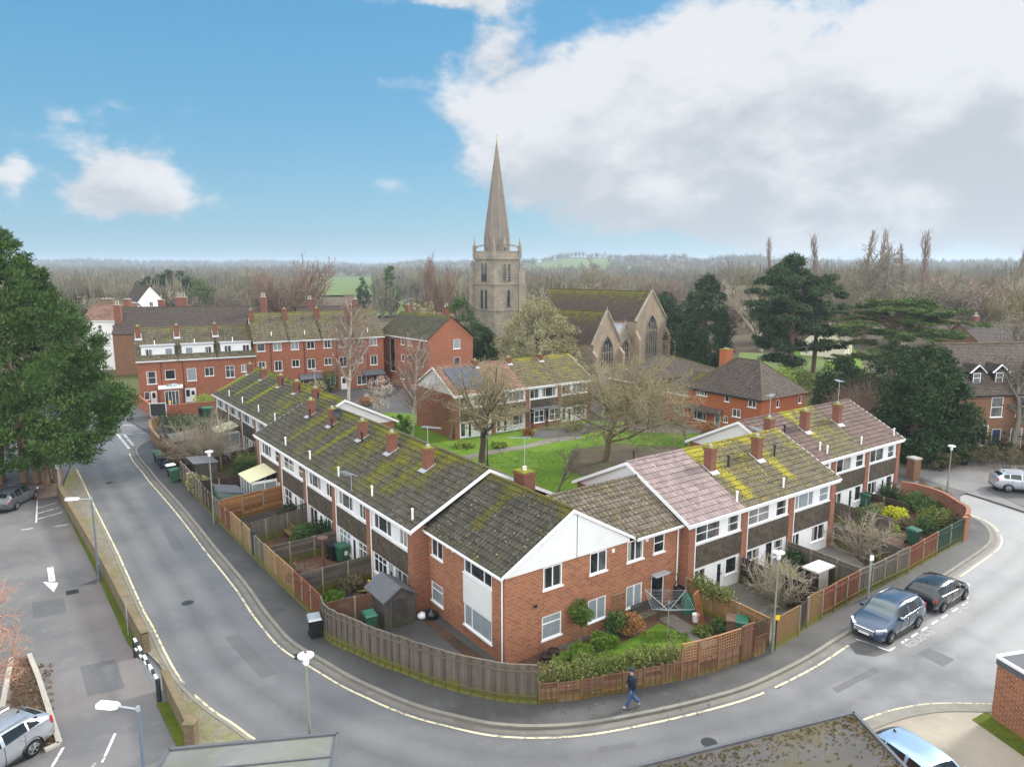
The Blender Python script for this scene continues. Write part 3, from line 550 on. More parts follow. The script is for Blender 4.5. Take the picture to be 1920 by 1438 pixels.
def door(parent, F, a0, a1, z0, z1, mat='upvc', lights=((.2, .8, .45, .92),), gl_='glass_dark', d=0.0, frame='upvc', rec=.07):
    fr = MB(); fw = .05
    fr.pbox(F, a0, a0 + fw, z0, z1, d - rec, d - rec + .06); fr.pbox(F, a1 - fw, a1, z0, z1, d - rec, d - rec + .06); fr.pbox(F, a0 + fw, a1 - fw, z1 - fw, z1, d - rec, d - rec + .06)
    fr.pbox(F, a0, a1, z0 - .04, z0 + .02, d - rec, d + .05)
    mb = MB(); mb.pbox(F, a0 + fw, a1 - fw, z0 + .02, z1 - fw, d - rec, d - rec + .04); o = mb.build('door', M[mat], parent); fr.build('door_frame', M[frame], o)
    w, h = a1 - a0 - 2 * fw, z1 - z0 - fw
    for l in lights:
        p = MB(); fquad(p, F, a0 + fw + w * l[0], a0 + fw + w * l[1], z0 + h * l[2], z0 + h * l[3], d - rec + .046); p.build('pane', M[gl_], o)
    k = MB(); k.pbox(F, a1 - fw - .14, a1 - fw - .10, z0 + 1.0, z0 + 1.14, d - rec + .04, d - rec + .09); k.build('handle', M['galv'], o); return o
def slope(mb, A, B, C, D, n=13, m=None, moss=None, lip=.046):
    """tiled slope: A,B eave left/right, C,D ridge right/left; n courses, each stepping over the one below"""
    A, B, C, D = map(Vector, (A, B, C, D)); m = m or max(1, int((B - A).length / .4))
    N = (B - A).cross(D - A).normalized()
    if N.z < 0: N = -N
    for k in range(n):
        t0, t1 = k / n, (k + 1) / n; l0, r0 = A.lerp(D, t0), B.lerp(C, t0); l1, r1 = A.lerp(D, t1), B.lerp(C, t1)
        vs = []; at = []; n0 = len(mb.v)
        for i in range(m + 1):
            s = i / m; p0 = l0.lerp(r0, s); p1 = l1.lerp(r1, s)
            vs += [p0 + N * .002, p0 + N * lip, p1 + N * .004]
            for t in (t0, t0, t1):
                q = A.lerp(D, t).lerp(B.lerp(C, t), s); at.append(moss((q - A).dot((B - A).normalized()), t) if moss else 0.0)
        fs = []
        for i in range(m):
            b = i * 3; fs += [(b, b + 3, b + 4, b + 1), (b + 1, b + 4, b + 5, b + 2)]
        mb.add(vs, fs, at)
def ridge_tiles(mb, p, q, r=.11, moss=.25):
    p, q = Vector(p), Vector(q); L = (q - p).length; n = max(1, int(L / .45)); mb.ca = moss
    for i in range(n): mb.tube([p.lerp(q, i / n), p.lerp(q, (i + .97) / n)], [r, r * .94], 8)
    mb.ca = 0.0
def chimney(parent, x, y, zb, zt, w=.48, dpt=.56, pots=1, mat='brick_chimney', mossy=True, potmat='concrete', pot_h=.16, flash=True, cap_h=.12):
    mb = MB(); mb.box(x - w / 2, x + w / 2, y - dpt / 2, y + dpt / 2, zb, zt); e = .045
    mb.box(x - w / 2 - e, x + w / 2 + e, y - dpt / 2 - e, y + dpt / 2 + e, zt - .16, zt - .002)
    o = mb.build('chimney', M[mat], parent)
    c = MB(); c.ca = .55 if mossy else .1; c.box(x - w / 2 - e + .02, x + w / 2 + e - .02, y - dpt / 2 - e + .02, y + dpt / 2 + e - .02, zt - .002, zt + cap_h * .4); c.build('cap', M['roof_left_far' if mossy else 'concrete'], o)
    for i in range(pots):
        p = MB(); px = x + (i - (pots - 1) / 2) * (w / max(pots, 1)) * .8; p.lathe([(.11, 0), (.10, pot_h * .8), (.125, pot_h * .82), (.12, pot_h), (.08, pot_h)], (px, y, zt + cap_h * .4), 10); p.build('pot', M[potmat], o)
    return o
def flashing(parent, x, y, zf, w, dpt, sl):
    mb = MB(); e = .10
    f = lambda yy: zf + sl * (yy - y) + .05
    y0, y1 = y - dpt / 2 - .26, y + dpt / 2 + .05; x0, x1 = x - w / 2 - e, x + w / 2 + e
    P = [(x0, y0, f(y0)), (x1, y0, f(y0)), (x1, y1, f(y1)), (x0, y1, f(y1))]; mb.poly(P); mb.poly([(a, b, c - .05) for a, b, c in P][::-1])
    for i in range(4): a, b = P[i], P[(i + 1) % 4]; mb.poly([(a[0], a[1], a[2] - .05), (b[0], b[1], b[2] - .05), b, a])
    mb.build('flashing', M['lead'], parent)
def aerial(parent, x, y, z, h=1.5, rz=0.0, n=8):
    mb = MB(); mb.tube([(x, y, z), (x, y, z + h)], .022, 5); c, s = math.cos(rz), math.sin(rz)
    mb.bar((x - c * .35, y - s * .35, z + h - .05), (x + c * .9, y + s * .9, z + h - .05), .03)
    for i in range(n):
        q = -.3 + i * 1.15 / n; w = .28 - .015 * i; mb.bar((x + c * q + s * w, y + s * q - c * w, z + h - .03), (x + c * q - s * w, y + s * q + c * w, z + h - .03), .018)
    mb.build('aerial', M['galv'], parent)
def vent(parent, x, y, z, h=.55, mat='upvc', r=.055, hood=False):
    mb = MB(); mb.lathe([(r, -.2), (r, h), (r * 1.4, h + .01), (r * 1.4, h + .07), (r * .6, h + .1)] if not hood else [(r * 1.5, -.1), (r * 1.1, .1), (r, h), (r * 1.8, h + .02), (r * 1.8, h + .12), (r, h + .15)], (x, y, z), 8); pass
    mb.build('vent_pipe', M[mat], parent)
def pipe(parent, F, a, z0, z1, mat='upvc', d=.06, r=.038):
    mb = MB(); mb.tube([fp(F, a, z0, d), fp(F, a, z1 - .12, d), fp(F, a, z1, d + .10)], r, 6); mb.build('drainpipe', M[mat], parent)
def gutter(parent, F, a0, a1, z, d, h=.2, mat='fascia'):
    mb = MB(); mb.pbox(F, a0, a1, z - h, z, d - .04, d); mb.tube([fp(F, a0, z - .03, d + .05), fp(F, a1, z - .03, d + .05)], .05, 6); mb.build('fascia', M[mat], parent)
def barge(parent, pts, N, h=.2, th=.04, mat='fascia'):
    mb = MB(); N = Vector(N)
    for p, q in zip(pts[:-1], pts[1:]):
        p, q = Vector(p), Vector(q); Dn = Vector((0, 0, -h))
        vs = [p, q, q + Dn, p + Dn]; vs = vs + [v + N * th for v in vs]
        mb.add(vs, [(0, 1, 2, 3), (7, 6, 5, 4), (0, 4, 5, 1), (1, 5, 6, 2), (2, 6, 7, 3), (3, 7, 4, 0)])
    mb.build('bargeboard', M[mat], parent)
def moss_f(stripes=(), ridge=.3, base=0.0, eave=0.0):
    def f(x, t):
        v = base + ridge * math.exp(-((1 - t) / .10) ** 2) + eave * math.exp(-(t / .12) ** 2)
        for (xc, w, amp, tb) in stripes: v += amp * math.exp(-((x - xc) / w) ** 2) * min(1.0, max(0.0, (t - tb) / .12))
        return min(v, 1.2)
    return f
W2 = ((1, (1,)), (1, (1,))); W3 = ((1, (1,)), (2, (1,)), (1, (1,))); WT = ((1, (1, 2)),); WR2 = ((1, (1, 1)),); W22 = ((1, (1, 1)), (1, (1, 1))); W3T = ((1, (1, 2.4)), (1, (1, 2.4)), (1, (1, 2.4)))
def terrace_house(name, label, loc, rz, W, eave, ridge_z, rd, roofmat, moss, up, low, doors, chim=None, end_l=False, end_r=False, pier_r=False, pipe_on=True, gable=(), group=None, vents=(), aer=None, panel_low='white_board', dark_vents=(), ncourse=13):
    t = thing(name, loc, rz, label, 'house', group); D = 2 * rd; ze = eave - .22; pw = .5; x1 = W + (pw if pier_r else 0)
    F = FRONT(); sl = (ridge_z - eave) / (rd + .28)
    mb = MB()   # brick shell
    mb.box(0, pw, -.10, .06, 0, ze)
    if pier_r: mb.box(W, W + pw, -.10, .06, 0, ze)
    wall(mb, BACK(x1, D), 0, x1, 0, eave)
    if end_l: wall(mb, LEFT(0, D), 0, D - .06, 0, eave - .02)
    if end_r: wall(mb, RIGHT(x1, .06), 0, D - .06, 0, eave - .02)
    mb.build('wall', M['brick_pier'], t)
    infill = MB(); hs = [(a, b, c, d) for (a, b, c, d, *_) in up]; wall(infill, F, pw, W, 3.32, ze, hs)
    hl = [(a, b, c, d) for (a, b, c, d, *_) in low] + [(a, b, c, d) for (a, b, c, d, *_) in doors]; wall(infill, F, pw, W, 0, 1.97, hl); infill.pbox(F, pw, W, 3.26, 3.34, .0, .07)
    infill.build('infill_panel', M[panel_low], t)
    th = MB(); th.pbox(F, pw + .003, W - .003, 1.94, 3.26, -.02, .05); th.build('tile_hanging', M['tile_hanging'], t)
    for w in list(up) + list(low): window(t, F, *w[:4], lay=w[4], gl_=w[5], sill=len(w) > 6)
    for dd in doors: door(t, F, *dd[:4], **(dd[4] if len(dd) > 4 else {}))
    xa = -.0 - (.22 if end_l else 0); xb = x1 + (.22 if end_r else 0)
    r = MB(); ye = -.28
    slope(r, (xa, ye, eave), (xb, ye, eave), (xb, rd, ridge_z), (xa, rd, ridge_z), ncourse, moss=moss)
    slope(r, (xb, D - ye, eave), (xa, D - ye, eave), (xa, rd, ridge_z), (xb, rd, ridge_z), ncourse, m=3, moss=lambda x, tt: .2)
    r.add([(xa, ye, eave - .03), (xb, ye, eave - .03), (xb, rd, ridge_z - .05), (xa, rd, ridge_z - .05), (xa, D - ye, eave - .03), (xb, D - ye, eave - .03)], [(0, 1, 2, 3), (3, 2, 5, 4)])
    ridge_tiles(r, (xa, rd, ridge_z + .0), (xb, rd, ridge_z + .0), moss=.3 if moss else 0)
    ro = r.build('roof', M[roofmat], t)
    gutter(t, F, xa, xb, eave - .015, .27, .24)
    for side in gable:
        F2 = LEFT(0, D) if side == 'l' else RIGHT(x1, 0); gmb = MB(); P = [fp(F2, 0, eave - .02, .02), fp(F2, D, eave - .02, .02), fp(F2, rd, ridge_z - .06, .02)]
        gmb.poly(P); gmb.build('gable_cladding', M['white_cladding'], t)
    if end_l: barge(t, [(xa, ye, eave + .02), (xa, rd, ridge_z + .02), (xa, D - ye, eave + .02)], (-1, 0, 0))
    if end_r: barge(t, [(xb, ye, eave + .02), (xb, rd, ridge_z + .02), (xb, D - ye, eave + .02)], (1, 0, 0))
    if chim:
        cx_, cyo, hh = chim[:3]; yy = rd - cyo; zr = eave + sl * (yy + .28)
        c = chimney(t, cx_, yy, zr - .5, ridge_z + hh); flashing(c, cx_, yy, zr, .48, .56, sl)
        if aer: aerial(c, cx_, yy, ridge_z + hh, aer[0], aer[1])
    for (vx, vy) in vents: vent(t, vx, vy, eave + sl * (vy + .28))
    for (vx, vy) in dark_vents: vent(t, vx, vy, eave + sl * (vy + .28), .6, 'black_plastic', .06, True)
    if pipe_on: pipe(t, F, pw + .07 if pipe_on != 'r' else W - .07, 0, eave - .1, d=.07)
    return t
# ------------------------------------------------------------------ corner house
ROT = AX
ch = thing('corner_house', xy(24.82, 17.2), ROT, 'red brick corner house with a white boarded gable, behind the curved grey fence', 'house')
F = FRONT(); FL = LEFT(0, 7.3); FC2 = FRONT(7.73, 0)
CE, CR = 4.60, 6.92
up_f = [(2.17, 3.31, 3.27, 4.38), (5.07, 6.19, 3.27, 4.38)]; lo_f = [(2.11, 3.29, .74, 1.93), (5.01, 6.19, .74, 1.93)]
up_c = [(-.06 + 7.73 - 7.73 + 7.67, 8.77, 3.27, 4.38), (9.54, 10.36, 3.27, 4.38)]; lo_c = [(7.62, 8.76, .72, 1.93)]; dr_c = [(9.45, 10.40, 0, 2.03)]
mb = MB(); wall(mb, F, 0, 11.72, 0, 4.42, up_f + lo_f + up_c + lo_c + dr_c)
hl = [(7.3 - 6.83, 7.3 - 5.64, 3.24, 4.30), (7.3 - 6.93, 7.3 - 5.69, .66, 1.77), (7.3 - 3.55, 7.3 - 1.10, 3.50, 4.40), (7.3 - 3.58, 7.3 - 1.10, .72, 1.88)]
wall(mb, FL, 0, 7.3, 0, 4.55, hl); wall(mb, RIGHT(11.72, .001), 0, 6.4, 0, 4.5); wall(mb, BACK(11.72, 6.4), 0, 4, 0, 4.5); wall(mb, BACK(7.73, 9.0), 0, 7.73, 0, 4.5); mb.build('wall', M['brick_corner'], ch)
gb = MB(); gb.poly([(-.0, -.035, 4.42), (7.73, -.035, 4.42), (7.73, -.035, 4.60), (3.87, -.035, CR - .06), (0, -.035, 4.60)]); gb.poly([(0, -.035, 4.42), (0, 0, 4.42), (7.73, 0, 4.42), (7.73, -.035, 4.42)][::-1]); gb.build('gable_cladding', M['white_cladding'], ch)
mb = MB(); mb.pbox(F, 4.17, 4.20, 4.42, 6.6, .035, .045); mb.build('cable', M['metal_dark'], ch)
for w in up_f + [up_c[0]]: window(ch, F, *w, lay=W2, gl_=['glass_dark', 'glass_mid'])
window(ch, F, *up_c[1], lay=WR2, gl_='glass_dark'); window(ch, F, *lo_f[0], lay=WT, gl_='glass_blind'); window(ch, F, *lo_f[1], lay=W2, gl_='glass_blind'); window(ch, F, *lo_c[0], lay=W2, gl_='glass_blind')
door(ch, F, *dr_c[0], mat='door_black', lights=((.22, .78, .42, .9), (.22, .78, .1, .34)))
window(ch, FL, *hl[0], lay=W2, gl_=['glass_mid', 'glass_dark']); window(ch, FL, *hl[1], lay=WT, gl_=['glass_blind']); window(ch, FL, *hl[2], lay=((1, (1,)), (2, (1,)), (1.1, (1,))), gl_=['glass_mid', 'glass_dark', 'glass_dark']); window(ch, FL, *hl[3], lay=((1, (1,)), (2.6, (1,))), gl_='glass_blind')
mb = MB(); mb.pbox(FL, 7.3 - 3.6, 7.3 - 1.08, 1.90, 3.43, 0, .04); mb.build('white_panel', M['white_hung'], ch)
mo = moss_f([(4.3, .5, .5, .22), (7.0, .35, .3, .7)], ridge=.4, eave=.2, base=-.02)
r = MB(); slope(r, (-.3, 7.5, CE), (-.3, -.12, CE), (3.87, -.12, CR), (3.87, 7.5, CR), 12, 22, moss=lambda x, t: mo(7.5 - x, t) + .35 * math.exp(-((7.5 - x) / .5) ** 2) * t)
slope(r, (8.03, -.12, CE), (8.03, 9.2, CE), (3.87, 9.2, CR), (3.87, -.12, CR), 12, 22, moss=lambda x, t: .35 * math.exp(-(x / .35) ** 2))
slope(r, (-.3, 9.2, CE), (-.3, 7.5, CE), (3.87, 7.5, CR), (3.87, 9.2, CR), 12, 3)
r.add([(-.3, -.1, CE - .03), (3.87, -.1, CR - .04), (8.03, -.1, CE - .03), (-.3, 9.2, CE - .03), (3.87, 9.2, CR - .04), (8.03, 9.2, CE - .03)], [(0, 1, 4, 3), (1, 2, 5, 4), (3, 4, 5)])
ridge_tiles(r, (3.87, -.1, CR), (3.87, 9.2, CR), moss=.5); r.build('roof', M['roof_corner'], ch)
r = MB(); mo2 = moss_f([(6.2, .9, .3, 0)], ridge=.15, base=.05)
slope(r, (8.03, -.3, CE), (11.9, -.3, CE), (11.9, 3.2, 6.46), (4.69, 3.2, 6.46), 11, 18, moss=mo2); slope(r, (11.9, 6.7, CE), (4.6, 6.7, CE), (4.6, 3.2, 6.46), (11.9, 3.2, 6.46), 11, 4)
ridge_tiles(r, (4.3, 3.2, 6.46), (11.9, 3.2, 6.46), moss=.1); r.build('roof', M['roof_grey_mossy'], ch)['label'] = 'lower greyish roof with scattered lichen'
gutter(ch, FC2, .32, 4.2, CE - .02, .29, .18); gutter(ch, FL, -.2, 7.4, CE - .02, .29, .18)
barge(ch, [(-.3, -.14, CE + .02), (3.87, -.14, CR + .03), (8.03, -.14, CE + .02)], (0, -1, 0), .16, .03)
pipe(ch, LEFT(0, 7.3), 7.13, 0, 4.4); pipe(ch, F, 11.35, 0, 4.4)
c = chimney(ch, 5.4, 5.9, 5.0, 7.1, .78, .95, 1, mossy=True, potmat='stone_white', pot_h=.22); aerial(c, 5.4, 5.9, 7.15, 1.9, 2.6, 10)
mb = MB(); mb.tube([(1.63, -.02, 2.62), (1.63, -.16, 2.66), (1.63, -.2, 2.8)], .05, 6); mb.build('wall_lamp', M['metal_dark'], ch)
for a, z in ((6.6, 4.2), (9.0, 4.22)): mb = MB(); mb.pbox(F, a - .08, a + .08, z - .1, z + .08, 0, .05); mb.build('vent_cover', M['upvc'], ch)
for a in (7.3 - 5.2, 7.3 - 4.6): mb = MB(); mb.pbox(FL, a - .07, a + .07, 4.15, 4.3, 0, .05); mb.build('vent_cover', M['upvc'], ch)
mb = MB(); mb.pbox(F, 9.40, 10.5, 2.10, 2.16, 0, .42); mb.build('door_canopy', M['lead'], ch)
mb = MB(); mb.tube([(10.45, -.02, 1.9), (10.45, -.45, 2.12), (10.8, -.55, 2.05), (11.15, -.35, 1.6), (11.2, -.1, 1.1)], .025, 5); mb.build('canopy_bracket', M['metal_dark'], ch)
# ------------------------------------------------------------------ right hand terrace, near block
UP = lambda g1, g2, l1=W22: [(.55, 2.70, 3.36, 4.40, l1, g1, 1), (3.34, 4.38, 3.36, 4.34, WR2, g2, 1)]
AORG = xy(24.32, 28.8); Z3 = .0
def along(o, rz, a, b=0, z=0): return o + Vector((math.cos(rz) * a - math.sin(rz) * b, math.sin(rz) * a + math.cos(rz) * b, z))
DG = dict(mat='upvc', lights=((.25, .75, .12, .9),))
terrace_house('terraced_house', 'terraced house with a clean pale pink tiled roof, next to the brick corner house', AORG, ROT, 4.55, 4.70, 7.05, 4.55, 'roof_pink', None, UP('glass_mid', 'glass_mid'),
    [(.58, 1.62, .10, 1.80, W2, 'glass_mid'), (3.35, 4.35, .85, 1.82, ((1, (1,)),), 'glass_dark', 1)], [(2.45, 3.15, 0, 1.9, DG)], end_l=True, gable='l', vents=[(4.4, .25)], group='near block of the right hand terrace')
terrace_house('terraced_house', 'yellow mossy roofed terraced house with a dark front door, right beside the pink roofed house', along(AORG, ROT, 4.55), ROT, 4.55, 4.70, 7.05, 4.55, 'roof_yellow_mossy', moss_f([(1.15, .55, .48, .05), (0.2, .5, .3, .6), (4.0, 1.0, .12, .3)], ridge=.35, base=-.02), UP('glass_curtain', 'glass_dark'),
    [(.58, 1.95, .55, 1.82, W22, ['glass_mid', 'glass_dark'], 1), (3.3, 4.3, .8, 1.85, WR2, 'glass_mid', 1)], [(2.5, 3.2, 0, 1.9, dict(mat='door_black', lights=((.3, .7, .3, .9),)))], chim=(.5, 1.75, .45), vents=[(4.3, .25)], dark_vents=[(2.0, 2.6)], group='near block of the right hand terrace')
terrace_house('terraced_house', 'end terraced house with a yellow moss streaked roof, last of the near right block', along(AORG, ROT, 9.10), ROT, 4.55, 4.70, 7.05, 4.55, 'roof_yellow_mossy', moss_f([(1.35, .5, .5, .12), (4.6, .3, .25, .3)], ridge=.3, base=-.08), UP('glass_blind', 'glass_blind', W3),
    [(.58, 1.45, .10, 1.80, W2, 'glass_dark'), (2.75, 4.25, .8, 1.85, W2, 'glass_dark', 1)], [], chim=(.5, 1.75, .45), aer=(.55, 1.2), end_r=True, pier_r=True, gable='r', dark_vents=[(2.05, 2.55)], group='near block of the right hand terrace')
BORG = xy(27.25, 42.85)
BL = dict(group='far block of the right hand terrace')
terrace_house('terraced_house', 'brown roofed terraced house half hidden at the step behind the mossy end house', BORG, ROT, 4.6, 4.72, 7.12, 4.55, 'roof_brown', None, UP('glass_dark', 'glass_mid'), [(.58, 1.9, .55, 1.82, W2, 'glass_dark', 1)], [(2.6, 3.3, 0, 1.9, DG)], chim=(.75, 1.9, .45), aer=(1.7, .4), end_l=True, gable='l', dark_vents=[(2.6, 2.6)], vents=[(4.0, .6), (4.3, .2)], **BL)
terrace_house('terraced_house', 'terraced house with a yellow and grey mossy roof between two brown roofed houses', along(BORG, ROT, 4.6), ROT, 4.6, 4.72, 7.12, 4.55, 'roof_yellow_mossy', moss_f([(.8, .4, .5, .3), (2.5, 1.2, .1, .1)], ridge=.3, base=-.05), UP(['glass_dark', 'glass_curtain'], 'glass_dark', W2), [(.58, 1.7, .25, 1.8, W2, 'glass_mid', 1), (3.5, 4.4, .7, 1.85, ((1, (1,)),), 'glass_dark', 1)], [(2.6, 3.3, 0, 1.9, DG)], chim=(.55, 1.9, .45), vents=[(4.25, .2)], **BL)
terrace_house('terraced_house', 'end terraced house with a clean brown tiled roof, farthest along the right hand terrace', along(BORG, ROT, 9.2), ROT, 4.6, 4.72, 7.12, 4.55, 'roof_brown', None, UP('glass_mid', 'glass_mid', W2), [(.58, 2.1, .8, 1.8, W2, 'glass_dark', 1), (3.5, 4.4, .7, 1.85, ((1, (1,)),), 'glass_dark', 1)], [(2.7, 3.3, 0, 1.9, DG)], chim=(.3, 1.9, .45), aer=(1.9, .9), end_r=True, pier_r=True, gable='r', vents=[(4.45, .2)], **BL)
# ------------------------------------------------------------------ left hand terrace, two blocks
ALR = R(36.5); ULR = Vector((-math.sin(ALR), math.cos(ALR), 0)); VLR = Vector((math.cos(ALR), math.sin(ALR), 0)); OL = xy(32, 16.3); RL = -R(90) + ALR
LP = lambda s, d=0.0: OL + ULR * s + VLR * d
UPL = lambda g1, g2, l1=W3, l2=W2: [(.9, 3.05, 3.42, 4.46, l1, g1, 1), (3.98, 4.88, 3.42, 4.46, l2, g2, 1)]
lows = [([(.75, 2.9, .5, 1.85, W3, 'glass_mid', 1)], [(3.4, 4.1, 0, 1.9, DG)]), ([(.75, 2.3, .6, 1.85, W22, 'glass_mid', 1), (3.9, 4.7, .6, 1.85, W2, 'glass_dark', 1)], [(2.7, 3.4, 0, 1.9, DG)]),
        ([(.75, 2.2, .12, 1.85, W2, 'glass_dark'), (3.5, 4.9, .25, 1.85, W3, 'glass_mid')], [(2.4, 3.2, 0, 1.9, DG)]), ([(.75, 2.5, .5, 1.85, W3T, 'glass_blind', 1), (3.6, 4.9, .6, 1.85, ((1, (1, 2)), (1, (1, 2))), 'glass_mid', 1)], [(2.65, 3.4, 0, 1.9, DG)]),
        ([(.72, 2.35, .68, 1.88, W3T, 'glass_dark', 1), (3.3, 5.0, .45, 1.88, W22, 'glass_mid', 1)], [(2.5, 3.2, 0, 1.9, dict(mat='door_grey', lights=((.3, .7, .6, .75), (.3, .7, .35, .5))))])]
ords = ['left terraced house at the step in the roofline, dark flue beside its chimney', 'left terraced house with a broad mossy strip by a chimney carrying a satellite dish', 'left terraced house with a bright moss streak between grey tiles, middle of the near block', 'left terraced house with a clean grey roof strip and a pale aerial over its eaves', 'left terraced house whose streaked tan roof ends at the white board beside the corner house']
gls = [('glass_mid', 'glass_dark'), ('glass_mid', 'glass_mid'), ('glass_mid', 'glass_dark'), ('glass_mid', 'glass_mid'), (['glass_mid', 'glass_dark', 'glass_mid'], 'glass_curtain')]
stripes = [[(1.0, .3, .25, .5), (4.9, .35, .5, .2)], [(.15, .5, .6, .1), (3.2, .9, .25, .0)], [(.2, .42, .75, .1), (4.2, .9, .35, .0)], [(.25, .5, .45, .2), (3.6, 1.4, .45, 0)], [(.6, .8, .5, .1), (2.2, .7, .35, .3)]]
chx = [3.15, 2.4, 2.55, 1.85, 1.40]
for i in range(5):
    t = terrace_house('terraced_house', ords[i], LP(25.95 - 5.1 * i), RL, 5.1, 4.78, 7.2, 4.7, 'roof_left', moss_f(stripes[i], ridge=.4, base=.02 + (.05 if i in (1, 2) else -.03)), UPL(*gls[i], l1=[W3, W22, W3, W3, W3][i], l2=[WR2, WR2, W2, W2, W2][i]), lows[i][0], lows[i][1],
        chim=(chx[i], 1.35, .5), aer=(1.3, .6) if i == 4 else None, end_l=(i == 0), end_r=(i == 4), pier_r=(i == 4), gable='l' if i == 0 else '', vents=[(5.8 - 5.1 * .98 + .0 if False else (25.95 - 5.1 * i) - [20.05, 15.13, 10.2, 5.34, .47][i], .25)], dark_vents=[(chx[i] + .65, 3.0)] if i in (0, 1, 2) else [], group='near block of the left hand terrace')
    if i == 1: mb = MB(); mb.lathe([(.02, .0), (.3, .08), (.36, .16), (.34, .17), (.26, .1), (.02, .03)], (0, 0, 0), 14); o = mb.build('satellite_dish', M['metal_dark'], t); o.location = (chx[i] + .75, 3.5, 7.45); o.rotation_euler = (R(75), R(20), R(40))
    if i == 3: mb = MB(); mb.tube([(3.2, -.1, 4.3), (3.2, -.1, 6.0)], .025, 5); mb.bar((2.2, -.3, 5.9), (3.7, .1, 5.9), .03); [mb.bar((2.3 + .18 * q, -.55, 5.92), (2.3 + .18 * q, .05, 5.92), .018) for q in range(7)]; mb.build('aerial', M['galv'], t)
UP2 = lambda g1, g2, l1=W3: [(.8, 2.75, 3.32, 4.28, l1, g1, 1), (3.5, 4.35, 3.32, 4.28, W2, g2, 1)]
ords2 = ['far left terraced house with green moss along its gable edge, nearest the road junction', 'far left terraced house with a yellow moss streak, second from the road junction', 'far left terraced house with the longest yellow moss streak under its chimney', 'far left terraced house with a dark evenly mossy roof and a pale weathered chimney', 'far left terraced house with a white boarded gable rising behind the near roofs']
st2 = [[(.3, .55, .95, .05)], [(.15, .4, .9, .15)], [(.3, .42, .95, .1)], [(.7, .8, .25, .3), (3.0, 1.0, .2, .0)], [(1.5, 1.2, .25, .2)]]
for i in range(5):
    t = terrace_house('terraced_house', ords2[i], LP(48.4 - 4.6 * i, 2.35), RL, 4.6, 4.55, 7.02, 4.7, 'roof_left_far', moss_f(st2[i], ridge=.45, base=.05), UP2('glass_mid', 'glass_dark'), [(.75, 2.1, .4, 1.85, W2, 'glass_mid', 1), (3.0, 4.3, .3, 1.85, W3, 'glass_dark')], [(2.25, 2.9, 0, 1.9, DG)],
        chim=([.35, .35, 1.2, 1.1, 1.1][i], .95, .5), aer=(1.6, .5) if i == 4 else None, end_l=(i == 0), end_r=(i == 4), pier_r=(i == 4), gable='l' if i == 0 else ('r' if i == 4 else ''), vents=[((48.4 - 4.6 * i) - [44.13, 39.53, 34.47, 29.87, 26.5][i], .35)] if i < 4 else [], dark_vents=[(1.8, 3.7)] if i in (2, 3, 4) else [], group='far block of the left hand terrace')
# ------------------------------------------------------------------ row across the green, solar panels on its first house
SO = xy(63.2, 37.4); rm = ['roof_terracotta', 'roof_terracotta', 'roof_yellow_mossy', 'roof_yellow_mossy']
ordS = ['terraced house with dark solar panels and a white boarded gable, across the green', 'terraced house with a clean terracotta roof beside the solar panels', 'terraced house with a yellow lichen roof and a glazed white porch, across the green', 'end terraced house with a yellow lichen roof behind the bare tree on the green']
for i in range(4):
    t = terrace_house('terraced_house', ordS[i], along(SO, ROT, 4.6 * i), ROT, 4.6, 4.82, 7.35, 4.3, rm[i], moss_f([(3, 2, .08, 0)], ridge=.2, base=-.02) if i > 1 else None, [(.6, 1.9, 3.4, 4.5, W2, 'glass_mid', 1), (2.3, 4.4, 3.4, 4.5, W3, ['glass_mid', 'glass_curtain'][i % 2], 1)], [(.7, 1.3, .3, 1.8, ((1, (1,)),), 'glass_mid', 1), (2.4, 4.3, .7, 1.85, W3, 'glass_mid', 1)], [(1.5, 2.2, 0, 1.9, DG)],
        chim=(.4 if i else 3.9, .35, .4) if i in (1, 2, 3) else None, end_l=(i == 0), end_r=(i == 3), pier_r=(i == 3), gable='l' if i == 0 else ('r' if i == 3 else ''), group='row of houses across the green')
    sl = (7.35 - 4.82) / 4.58
    if i == 0:
        for a in range(4):
            for b in range(2):
                mb = MB(); p = lambda x, y, dz: (x, y, 4.82 + sl * (y + .28) + dz); x0, x1, y0, y1 = .75 + 1.02 * a, 1.72 + 1.02 * a, .35 + 1.68 * b, 1.98 + 1.68 * b
                vs = [p(x0, y0, .08), p(x1, y0, .08), p(x1, y1, .08), p(x0, y1, .08), p(x0, y0, .14), p(x1, y0, .14), p(x1, y1, .14), p(x0, y1, .14)]
                mb.add(vs, [(0, 3, 2, 1), (0, 1, 5, 4), (1, 2, 6, 5), (2, 3, 7, 6), (3, 0, 4, 7)]); mb.cm = 1; mb.add(vs[4:], [(0, 1, 2, 3)]); mb.build('solar_panel', [M['solar_frame'], M['solar']], t)
    if i == 2: mb = MB(); mb.box(.5, 4.5, -.9, -.05, 2.25, 2.33); mb.build('porch_roof', M['felt_grey'], t); window(t, FRONT(0, -.85), .6, 2.0, .8, 2.2, W22, 'glass_mid'); window(t, FRONT(0, -.85), 2.7, 4.4, .8, 2.2, W22, 'glass_mid'); mb = MB(); mb.box(.6, 2.0, -.85, -.1, 0, .8); mb.box(2.7, 4.4, -.85, -.1, 0, .8); mb.build('porch_wall', M['brick_pier'], t)
    if i == 1: mb = MB(); mb.add([(.3, -1.0, 2.25), (4.6, -1.0, 2.25), (4.6, 0, 2.75), (.3, 0, 2.75), (.3, -1, 2.15), (4.6, -1, 2.15)], [(0, 1, 2, 3), (4, 5, 1, 0)]); mb.build('porch_roof', M['roof_yellow_mossy'], t)
